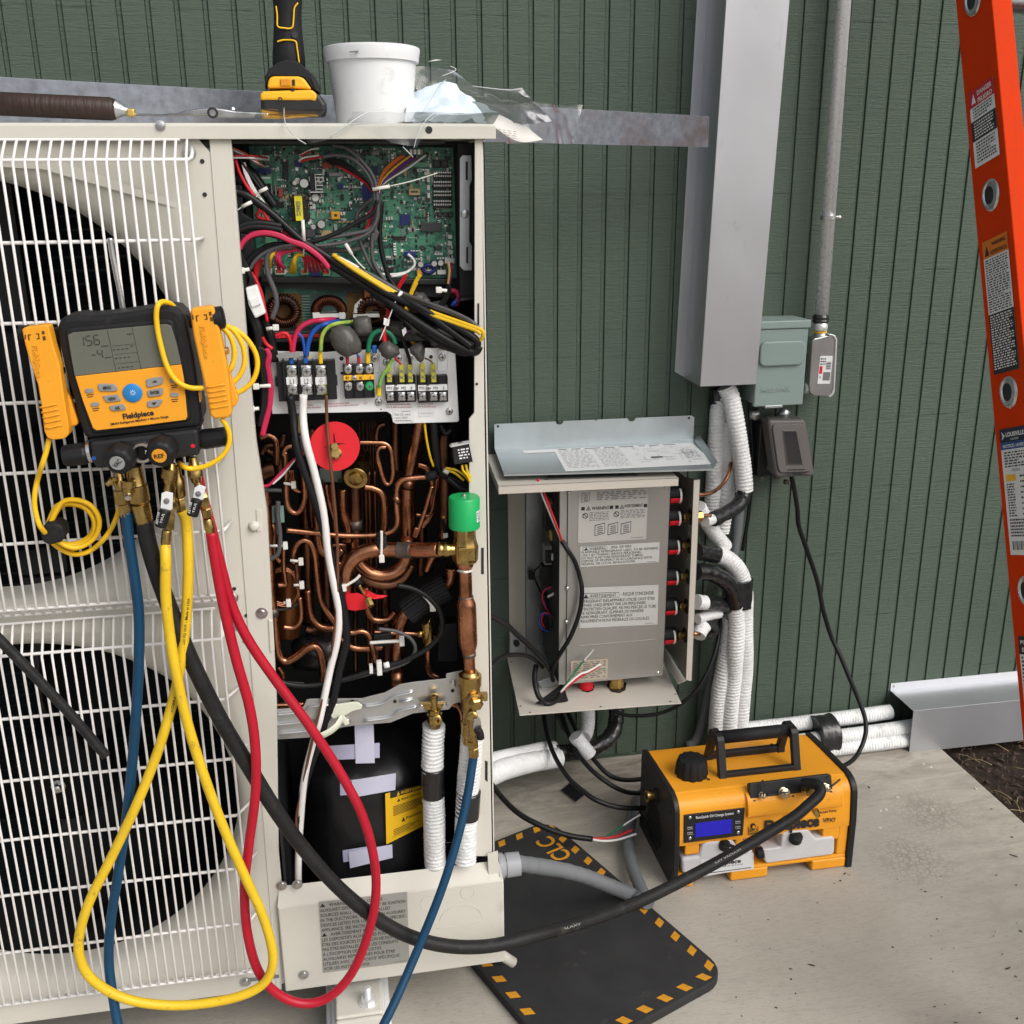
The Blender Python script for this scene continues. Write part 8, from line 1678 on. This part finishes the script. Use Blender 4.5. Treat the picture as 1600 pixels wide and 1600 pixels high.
# clamp cables
def yc(nm, pts, lab, r=.0030, cat='cable'): o = tube(nm, PT(pts, M3), r, M['cable_yellow'], None, sides=9, sub=6); return tag(o, lab, cat)
cb = thing('clamp_cable', 'yellow clamp cable coiled and strapped below the left pipe clamp', 'cable', at(*M3(390, 1330), .82))
tube('cable', PT([(268, 855, YM+.002), (250, 930), (228, 1000), (205, 1075, .85), (190, 1150), (188, 1215), (200, 1280), (218, 1330), (245, 1365, .84)], M3), .0032, M['cable_yellow'], cb, sides=9, sub=6)
pts = []; n_ = 4
for k in range(n_*10+1):
    a = pi*.85+2*pi*k/10; j = k/10; rx = 128+9*sin(j*2.1); ry = 118+12*cos(j*1.7); cx_ = 372+j*9-(18 if cos(a) < -.3 else 0)*.5; cy_ = 1322+6*sin(j*3)
    x = cx_+rx*cos(a); y = cy_-ry*sin(a)
    if cos(a) < -.6: x = lerp(x, 262, .55); y = lerp(y, 1372, .6)
    pts.append((x, y, .800+.0065*j+.004*sin(a*2)))
tube('coil', PT(pts, M3), .0032, M['cable_yellow'], cb, sides=9, sub=4)
tube('cable', PT([(285, 1420, .81), (340, 1460), (400, 1482), (460, 1475), (510, 1450), (560, 1405, .82), (600, 1350), (628, 1295, .83), (648, 1235, .835), (655, 1180, .835)], M3), .0032, M['cable_yellow'], cb, sides=9, sub=6)
gs('hook_strap', [(222, 1350), (240, 1322), (300, 1312), (345, 1335), (355, 1390), (330, 1418), (270, 1436), (232, 1420), (218, 1385)], .838, .030, 'gauge_rubber', cb, .004)
cb = thing('clamp_cable', 'yellow clamp cable looped around the right pipe clamp and over the gauge', 'cable', at(*M3(1100, 580), .84))
for pts in ([(955, 150, YM-.02), (925, 120, YM-.01), (885, 110, YM), (858, 130, YM+.010), (850, 190), (858, 270), (875, 350), (900, 440), (935, 510), (980, 555), (1040, 578), (1110, 578, YM+.008)], [(1180, 240, YM-.01), (1215, 255), (1250, 295), (1272, 360), (1270, 430), (1250, 480), (1215, 510, YM-.02)], [(1190, 235, YM-.014), (1250, 250), (1295, 300), (1325, 370), (1328, 450), (1300, 515), (1255, 555), (1215, 560, YM-.02)], [(1190, 235, YM-.018), (1270, 255), (1340, 310), (1390, 390), (1398, 470), (1370, 545), (1310, 595), (1255, 606), (1200, 600, YM-.02)], [(1205, 745, YM+.008), (1232, 785), (1248, 840), (1242, 890), (1215, 940), (1165, 980), (1110, 1005), (1050, 1016), (1005, 1010), (975, 985, YM-.02)]): tube('cable', PT(pts, M3), .0032, M['cable_yellow'], cb, sides=9, sub=6)

# ================================================================ HOSES
def hose(nm, pts, r, m_, lab, C_=ID, cat='hose', rf=None): o = tube(nm, PT(pts, C_), r, m_, None, sides=14, sub=7, rf=rf); return tag(o, lab, cat)
M['hose_blue'] = mat('blue_hose', (.003, .043, .10), .42, var=.08, vs=30, bump=.05, bs=300); M['hose_yellow'] = mat('yellow_hose', (.72, .47, .018), .42, var=.08, vs=30, bump=.05, bs=300, dirt=(.20, .14, .03), dscale=60, dth=.575); M['hose_red'] = mat('red_hose', (.41, .006, .022), .42, var=.08, vs=30, bump=.05, bs=300); M['hose_black'] = mat('black_vacuum_hose', (.016, .016, .016), .5, spec=.22, var=.2, vs=20, bump=.2, bs=200, dirt=(.05, .047, .043), dscale=34, dth=.57)
hb = hose('refrigerant_hose', [(197, 800, YH), (201, 840), (210, 900, .85), (217, 960), (217, 1030), (213, 1110), (206, 1200, .845), (196, 1290), (184, 1370), (173, 1440), (170, 1500), (177, 1560, .86), (190, 1620, .88), (225, 1690, .92), (300, 1740, .96), (400, 1760, .99), (490, 1730, .98), (560, 1665, .95), (605, 1590, .92), (650, 1490, .875), (690, 1390, .845), (715, 1310, .82), (730, 1245, .80), (738, 1195, .785), (740, 1180, .782)], .0068, M['hose_blue'], 'blue refrigerant hose from the gauge down and back up to the brass stop valve')
vb = thing('hose_valve', 'small brass ball valve with black lever joining the blue hose to the unit', 'valve', at(738, 1150, .78))
def vz(a, b_, prof, sides=16, sm=True, Y=.782, nm='valve_body', m_='brass'):
    P0, P1 = at(*L2(*a), Y), at(*L2(*b_), Y); return MB().lathe(P0, P1-P0, [(d*(P1-P0).length, r) for d, r in prof], sides, smooth=sm).out(nm, M[m_], vb)
vz((972, 408), (968, 335), [(0, .0072), (.1, .0084), (.55, .0084), (.6, .0070), (.62, .0085), (1, .0085)], 6, False); vz((968, 335), (966, 235), [(0, .0065), (.3, .0075), (.35, .009), (.8, .009), (1, .008)], 14)
slab('lever_plate', [(972, 240), (1000, 235), (1008, 275), (985, 292), (970, 280)], L2, .795, .003, M['screw'], vb, .0005); MB().tube(PT([(990, 285, .797), (1000, 305, .798), (1002, 325, .798)], L2), .006, sides=12).out('valve_lever', M['knob'], vb)
hy = hose('refrigerant_hose', [(258, 852, YH+.008), (259, 880, .866), (259, 930, .868), (265, 990, .870), (276, 1055), (293, 1130), (318, 1210, .868), (348, 1290), (382, 1368, .866), (410, 1430), (425, 1482), (424, 1515), (408, 1540), (370, 1558), (310, 1569), (250, 1570), (192, 1559), (146, 1532), (126, 1500), (124, 1462), (140, 1408), (175, 1338, .86), (213, 1258), (240, 1192, .855), (256, 1145), (270, 1095, .852), (281, 1045), (289, 985, .85), (293, 930), (294, 870), (291, 815, YH-.006), (284, 798)], .0068, M['hose_yellow'], 'yellow refrigerant hose looping down from the gauge and back up to it')
hr = hose('refrigerant_hose', [(330, 832, YH), (337, 880, .852), (350, 950), (369, 1030), (390, 1105), (399, 1170), (399, 1240), (389, 1320, .848), (382, 1390), (387, 1460), (404, 1518), (434, 1553), (474, 1568), (514, 1558), (550, 1520), (575, 1460, .846), (587, 1400), (584, 1340), (565, 1272), (530, 1205, .84), (482, 1132), (430, 1062, .838), (388, 1000), (362, 945), (345, 885), (330, 825), (315, 770, .838), (308, 740)], .0069, M['hose_red'], 'red refrigerant hose looping down from the gauge in front of the lower panel')
hk = hose('vacuum_hose', [(225, 812, YH), (232, 850, .85), (245, 895, .845), (262, 942), (285, 1000), (313, 1062), (348, 1130, .838), (390, 1200), (432, 1268), (480, 1333, .832), (530, 1388), (585, 1433), (640, 1463), (700, 1478, .83), (765, 1478, .82), (835, 1462, .80), (920, 1438, .75), (1000, 1408, .70), (1070, 1374, .66), (1132, 1341, .628), (1194, 1305, .596), (1240, 1277, .573), (1264, 1257, .558), (1279, 1243, .547), (1282, 1233, .538), (1276, 1226, .528), (1265, 1224, .517), (1255, 1224, .508)], .0107, M['hose_black'], 'thick black vacuum hose sagging from the gauge across the mat to the pump')
MB().lathe(at(*P4(1195, 562), .506), V((.10, -1, .25)), [(-.008, .0125), (.004, .0125), (.005, .0105), (.011, .0112), (.016, .0105)], 18).out('hose_coupling', M['brass'], hk)
MB().lathe(at(*P4(1242, 712), .535), V((.35, -.3, -.8)), [(-.006, .0065), (.004, .0065), (.005, .0048), (.010, .0048)], 6, smooth=False).out('side_port', M['brass'], hk)
# printing on the hoses
def hprint(o_, body, a, b_, Y0, h_, m_='print_black', r=.0082):
    P0, P1 = at(a[0], a[1], Y0), at(b_[0], b_[1], Y0); U_ = P1-P0; w_ = V((0, -1, 0)).cross(U_.normalized())
    s_ = Sheet(P0+w_*h_, P1+w_*h_, P0, .0); s_.text(body, 0, 0, .9, M[m_], w=1, bold=.01); s_.out(o_)
hprint(hy, '4000 PSI BURST 800 PSI W.P. - Made in USA', (284, 1052), (297, 935), .8572, .0038); hprint(hy, 'JB-Just Better - KOBRA', (257, 1162), (276, 1088), .8592, .0038)
hprint(hk, 'GALAXY', (874, 1455), (908, 1445), .7850, .0050, 'label_silver'); hprint(hk, 'GALAXY VACUUM', (1105, 1357), (1158, 1328), .6440, .0050, 'label_silver')
o = tube('cut_cable', PT([(-40, 960, .83), (0, 1000), (50, 1052), (100, 1105), (135, 1145), (158, 1172), (166, 1181)]), .0068, M['hose_black'], None, sides=14, sub=6); tag(o, 'black cut cable end hanging across the lower fan grille', 'cable')
# grey liquid-tight conduit out of the unit's side
Z7 = crop(740, 1080, 3.0775)
lt_ = thing('flexible_conduit', 'grey flexible conduit leaving the outdoor unit and turning behind the pump', 'conduit', gz(850, 1360, .02))
qa = ax(*Z7(120, 842), .363)
c0_ = V((.3625, qa.y, qa.z))
MB().lathe(c0_, (1, 0, 0), [(0, .0215), (.008, .0215), (.009, .0185), (.012, .0185), (.013, .0205), (.036, .0198), (.037, .016)], 26, rf=lambda k: 1 if k % 4 else .97).out('conduit_connector', mat('grey_nylon_connector', (.30, .31, .33), .4, var=.05), lt_)
cp = [c0_+V((.030, 0, 0)), c0_+V((.036, 0, 0))]
for x, y, z in ((330, 845, None), (430, 862, None), (540, 892, None), (650, 935, None), (760, 980, None)):
    f_ = (x-215)/(800-215); yy = lerp(c0_.y, -.52, f_); cp.append(at(*Z7(x, y), -yy))
cp += [gz(1000, 1408, .034)]
rib = lambda l, a, t_: 1+.03*sin(l*2*pi/.0042)
MB().tube(cp, .0138, sides=16, sub=16, rf=rib).out('conduit', mat('ribbed_grey_conduit', (.17, .18, .19), .4, var=.05), lt_)
MB().tube([gz(1013, 1412, .034), gz(1003, 1392, .031), gz(990, 1360, .028), gz(983, 1330, .025), gz(982, 1302, .022), gz(987, 1276, .02), gz(998, 1250, .02), gz(1008, 1236, .02)], .0125, sides=16, sub=14, rf=rib).out('conduit', M['ribbed_grey_conduit'] if 'ribbed_grey_conduit' in M else _M['ribbed_grey_conduit'], lt_)

# ================================================================ THINGS ON THE LID
LT = 1.4176
st = thing('metal_strip', 'long galvanised metal strip lying across the unit top and sticking out right', 'metal strip', (.3, -.40, LT))
M['strip'] = mat('zinc_strip_dark_reflection', (.22, .24, .275), .5, .5, var=.25, vs=70, col2=(.12, .13, .15), dirt=(.13, .10, .098), dscale=5, dth=.50)  # reflected dark surroundings painted in as darker tone and brownish patches
s0, s1 = V((-.85, -.865, LT+.0607)), at(1108, 182, .15); s00 = at(0, 121, .62); d_ = (s1-s00); s0 = s00-d_*.5; hz = V((0, 0, -1))
b0_ = V((s0.x, s0.y, LT+.0008)); b1_ = at(1108, 230, .15); b1_ = V((s1.x+.0005, s1.y, b1_.z))
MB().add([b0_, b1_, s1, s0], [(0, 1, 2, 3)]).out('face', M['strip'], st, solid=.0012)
nn = V((-d_.y, d_.x, 0)).normalized(); nn = nn if nn.y > 0 else -nn
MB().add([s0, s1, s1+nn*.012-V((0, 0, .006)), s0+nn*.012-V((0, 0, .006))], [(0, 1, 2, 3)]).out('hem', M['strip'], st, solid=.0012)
Q1 = crop(0, 0, 3.81); D2 = crop(350, 0, 3.2)
wr = thing('wrench', 'steel bar wrench with a brown leather-wrapped handle lying on the unit top', 'tool', at(100, 168, .69))
M['leather'] = mat('brown_wrapped_grip', (.045, .026, .020), .5, var=.35, vs=30, stretch=(30, 3, 3), bump=.4, bs=8)
a, b_ = at(*Q1(-300, 604), .70), at(*Q1(690, 650), .70); MB().tube([a, lerp(a, b_, .5), lerp(a, b_, .97), b_], .0138, sides=22, sub=6, spline=False, rf=lambda l, a_, t_: 1 if t_ < .99 else .85).out('grip', M['leather'], wr)
MB().lathe(b_, at(*Q1(760, 665), .70)-b_, [(-.001, .012), (.004, .010), (.010, .006), (.018, .005)], 16).out('ferrule', M['galv'], wr)
M['steel'] = mat('worn_tool_steel', (.42, .42, .42), .26, 1., var=.25, vs=40)
slab('shank', [(735, 655), (830, 675), (960, 680), (1050, 672), (1110, 655), (1190, 645), (1270, 640), (1330, 648), (1400, 660), (1600, 672), (1600, 700), (1300, 700), (1240, 688), (1150, 690), (1000, 692), (830, 690), (740, 680)], Q1, .70, .010, M['steel'], wr, .002)
MB().lathe(at(*Q1(1266, 672), .7005), (0, -1, 0), [(0, .0068), (.0008, .0068)], 18).out('pivot_hole', M['print_black'], wr); MB().lathe(at(*Q1(1266, 672), .701), (0, -1, 0), [(0, .004), (.001, .004)], 14).out('pivot', M['steel'], wr); MB().lathe(at(*Q1(1385, 655), .695), (0, 0, 1), [(0, .005), (.003, .004)], 12).out('rivet', M['steel'], wr)
o = MB().box(at(*Q1(750, 646), .712), at(*Q1(813, 697), .700)).out('brass_block', mat('raw_brass_block', (.62, .42, .12), .4, .6), None, .002); tag(o, 'small square brass block standing on the lid by the wrench', 'metal block')
dr = thing('cordless_drill', 'yellow and black cordless drill standing on its battery on the unit top', 'drill', at(455, 172, .60))
DY_ = .60; M['drill_yellow'] = mat('drill_yellow', (.83, .42, .018), .4, var=.05)
slab('battery', [(182, 505), (190, 470), (205, 456), (440, 455), (480, 470), (512, 520), (518, 568), (183, 570)], D2, DY_+.035, .085, M['black'], dr, .006)
slab('battery_top', [(180, 468), (196, 456), (300, 452), (440, 448), (466, 470), (460, 506), (430, 500), (370, 502), (200, 500), (182, 502)], D2, DY_+.0375, .06, M['drill_yellow'], dr, .003)
slab('release_deck', [(215, 440), (222, 395), (240, 380), (370, 380), (400, 390), (440, 448), (330, 440), (255, 440)], D2, DY_+.034, .06, M['drill_yellow'], dr, .004)
slab('release_button', [(280, 395), (330, 392), (332, 430), (282, 432)], D2, DY_+.0365, .004, mat('amber_button', (.62, .24, .012), .4), dr, .0015); slab('latch', [(340, 398), (354, 396), (356, 426), (342, 428)], D2, DY_+.036, .003, M['black'], dr, .0005); slab('slot', [(335, 444), (352, 443), (352, 456), (335, 456)], D2, DY_+.0378, .003, M['black'], dr)
slab('handle_foot', [(204, 440), (206, 380), (225, 345), (262, 315), (300, 300), (350, 302), (385, 318), (430, 358), (460, 390), (478, 430), (480, 470), (440, 440), (400, 386), (240, 378), (220, 395)], D2, DY_+.032, .06, M['rubber'], dr, .006)
hp = PT([(325, 330, DY_-.002), (323, 250), (320, 150), (318, 50), (316, -60), (314, -170)], D2)
def hrf(l, a, t_): return 1+.12*max(0, 1-t_*4)+.06*sin(t_*9)
MB().tube(hp, .0195, sides=22, sub=8, rf=hrf).out('handle', M['rubber'], dr)
for pts in ([(260, 30), (266, 80), (268, 130), (300, 140), (340, 138), (348, 90), (352, 40), (370, 15)], [(266, 208), (300, 200), (355, 205), (365, 240), (376, 315)]): tube('yellow_piping', PT([(x, y, DY_+.0188) for x, y in pts], D2), .0011, M['cable_yellow'], dr, sides=6)
MB().lathe(at(*D2(353, 175), DY_+.0175), (.2, -1, 0), [(0, .0042), (.001, .0042), (.001, .003)], 14).out('screw', M['dark'], dr)
slab('name_badge', [(432, 385), (445, 372), (475, 430), (478, 460), (460, 450)], D2, DY_+.0335, .002, M['dark'], dr)
MB().prism([at(*D2(*q), DY_-.01) for q in ((300, -160), (420, -200), (440, -330), (200, -330), (200, -200))], (0, .04, 0)).out('motor_body', M['yellow'], dr, .006)
s = px_sheet((272, 486), (292, 485), (272, 508), D2, DY_+.0380); s.text('D', 0, 0, 1, M['black'], w=1, bold=.04); s.out(dr)
# plastic tub
tc = at(*D2(752, 560), .60); tub = thing('plastic_tub', 'white plastic tub with a snap lid standing on the unit top', 'tub', (tc.x, -.60, LT))
M['tub'] = mat('white_tub_plastic', (.70, .71, .715), .42, var=.04, vs=8, dirt=(.42, .42, .42), dscale=9, dth=.60)
k_ = 1/(2*3.2*(1600/1.535))
zr = at(*D2(752, 300), .60).z; zt2 = at(*D2(752, 245), .60).z
bc_ = V((tc.x, -.60, LT))
MB().lathe(bc_, (0, 0, 1), [(0, .9*335*k_), (.002, 345*k_), (zr-LT, 402*k_), (zr-LT+.004, 402*k_)], 48).out('body', M['tub'], tub)
MB().lathe(V((tc.x, -.60, zr)), (0, 0, 1), [(-.004, 425*k_), (.002, 430*k_), (zt2-zr-.003, 440*k_), (zt2-zr, 436*k_), (zt2-zr+.001, 420*k_), (zt2-zr-.003, 410*k_), (zt2-zr-.003, .001)], 48).out('lid', M['tub'], tub)
slab('lid_tab_slot', [(628, 256), (672, 253), (672, 260), (628, 262)], D2, .60+432*k_, .003, M['print_grey'], tub)
# tissue, booklet and clear film
def film_material():
    m = bpy.data.materials.new('clear_film'); m.use_nodes = True; n_ = m.node_tree.nodes; l = m.node_tree.links; n_.clear()
    o = n_.new('ShaderNodeOutputMaterial'); mx = n_.new('ShaderNodeMixShader'); tr = n_.new('ShaderNodeBsdfTransparent'); gl = n_.new('ShaderNodeBsdfGlossy'); lw = n_.new('ShaderNodeLayerWeight')
    tr.inputs['Color'].default_value = (.93, .94, .94, 1); gl.inputs['Roughness'].default_value = .16; lw.inputs['Blend'].default_value = .22
    ma = n_.new('ShaderNodeMath'); ma.operation = 'MULTIPLY_ADD'; ma.inputs[1].default_value = .68; ma.inputs[2].default_value = .035; l.new(lw.outputs['Fresnel'], ma.inputs[0])
    l.new(ma.outputs[0], mx.inputs['Fac']); l.new(tr.outputs[0], mx.inputs[1]); l.new(gl.outputs[0], mx.inputs[2]); l.new(mx.outputs[0], o.inputs['Surface']); return m
M['film'] = film_material(); M['tissue'] = mat('pale_blue_tissue', (.60, .68, .74), .7, var=.05, vs=20); M['paper'] = mat('cream_paper', (.62, .60, .56), .7, var=.03)
def crumple(nm, q, amp, seed, m_, par=None, nu=40, nv=26, sc=14, edge=.004):
    vs = []; nz = mathutils.noise; P_ = [V(p) for p in q]
    for j in range(nv+1):
        for i in range(nu+1):
            u, v = i/nu, j/nv; p = lerp(lerp(P_[0], P_[1], u), lerp(P_[3], P_[2], u), v)
            e = V((nz.noise(p*sc+V((seed, 0, 0))), nz.noise(p*sc+V((0, seed, 0))), nz.noise(p*sc+V((0, 0, seed)))))*amp
            e += V((1, 1, 1))*amp*.6*(abs(nz.noise(p*sc*2.3+V((seed, seed, 0))))-.25); e += V((0, -1, .3))*amp*.35*abs(nz.noise(p*sc*3.4+V((seed, 1, 0))))
            vs.append(p+e)
    n_ = nu+1
    return MB().add(vs, [(j*n_+i, j*n_+i+1, (j+1)*n_+i+1, (j+1)*n_+i) for j in range(nv) for i in range(nu)], True).out(nm, m_, par)
def D(x, y, Y): return at(*D2(x, y), Y)
ts = []
for j in range(13):
    for i in range(21):
        u, v = i/20, j/12; x = lerp(905, 1400, u); top = 405+ (1100-x)*.42*(x < 1100)*.9+(x-1100)*.66*(x >= 1100); y = lerp(top, 592+.02*x, v); q = D(x, y, lerp(.575, .672, v)); nzv = mathutils.noise.noise(V((u*7, v*5, 2.)))*.006+abs(mathutils.noise.noise(V((u*13+v*6, v*3, 5.))))*.006; ts.append(q+V((nzv*.4, -nzv*2, nzv)))
o = MB().add(ts, [(j*21+i, j*21+i+1, (j+1)*21+i+1, (j+1)*21+i) for j in range(12) for i in range(20)], True).out('tissue', M['tissue'], None); tag(o, 'crumpled pale blue tissue lying beside the white tub on the lid', 'tissue')
pb_ = thing('paper_booklet', 'folded white instruction sheet sticking out past the corner of the lid', 'paper', D(1420, 650, .66))
vs = []
for j in range(3):
    for i in range(13):
        u = i/12; v = j/2; top = D(lerp(1300, 1500, u), lerp(600, 600, u), lerp(.70, .60, u)); bot = D(lerp(1330, 1592, u), lerp(632, 700, u), lerp(.735, .66, u)); p = lerp(top, bot, v); p.z += .006*sin(u*5+v*2)-.004*v; vs.append(p)
MB().add(vs, [(j*13+i, j*13+i+1, (j+1)*13+i+1, (j+1)*13+i) for j in range(2) for i in range(12)], True).out('sheet', M['paper'], pb_, solid=.0015)
s = px_sheet((1360, 635), (1470, 650), (1365, 690), D2, .745); s.lines(.1, .1, .9, .9, 4, M['print_grey'], word=.3, fill=.25); s.out(pb_)
fm = thing('plastic_film', 'crumpled clear plastic film spread over the lid edge between drill and strip', 'plastic film', D(800, 590, .74))
for k, (q, amp) in enumerate((
    ([D(640, 560, .70), D(1380, 560, .70), D(1330, 615, .765), D(600, 612, .765)], .006),
    ([D(600, 606, .764), D(1040, 606, .764), D(960, 745, .768), D(840, 720, .768)], .004),
    ([D(380, 600, .764), D(700, 608, .764), D(560, 690, .766), D(420, 720, .766)], .003),
    ([D(940, 330, .50), D(1160, 345, .49), D(1480, 590, .53), D(1000, 580, .53)], .007),
    ([D(1180, 450, .56), D(1500, 440, .52), D(1640, 620, .56), D(1320, 610, .68)], .008),
    ([D(190, 545, .66), D(520, 560, .66), D(480, 590, .75), D(150, 590, .75)], .004),
    ([D(1450, 520, .45), D(1800, 520, .40), D(1750, 700, .42), D(1420, 720, .50)], .008))):
    crumple('film_fold', q, amp, 10+k*3.7, M['film'], fm, 30, 16, 11)
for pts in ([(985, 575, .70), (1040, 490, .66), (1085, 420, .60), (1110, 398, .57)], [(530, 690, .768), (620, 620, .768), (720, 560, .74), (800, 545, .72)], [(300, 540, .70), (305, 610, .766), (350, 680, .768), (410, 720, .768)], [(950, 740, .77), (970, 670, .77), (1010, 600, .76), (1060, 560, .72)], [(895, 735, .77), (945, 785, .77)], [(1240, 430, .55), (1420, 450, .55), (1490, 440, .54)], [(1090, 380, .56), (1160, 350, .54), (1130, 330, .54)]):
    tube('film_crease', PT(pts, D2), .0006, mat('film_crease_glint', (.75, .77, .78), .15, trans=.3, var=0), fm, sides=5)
o = slab('film_scrap', [(1018, 308), (1060, 296), (1090, 300), (1040, 306)], D2, .53, .0006, M['label_white'], fm)

# every kind that repeats carries its group
GR = {'insulated_pipe': 'white-wrapped refrigerant pipes', 'refrigerant_hose': 'coloured refrigerant hoses', 'black_cable': 'black cables round the branch box', 'pipe_clamp': 'yellow pipe clamps', 'clamp_cable': 'yellow clamp cables', 'line_set_duct': 'sheet metal duct covers', 'tape_band': 'black tape bands', 'stripped_wires': 'bare-ended wires'}
for o in list(COL.objects):
    k = o.name.split('.')[0]
    if o.parent is None and k in GR: o['group'] = GR[k]
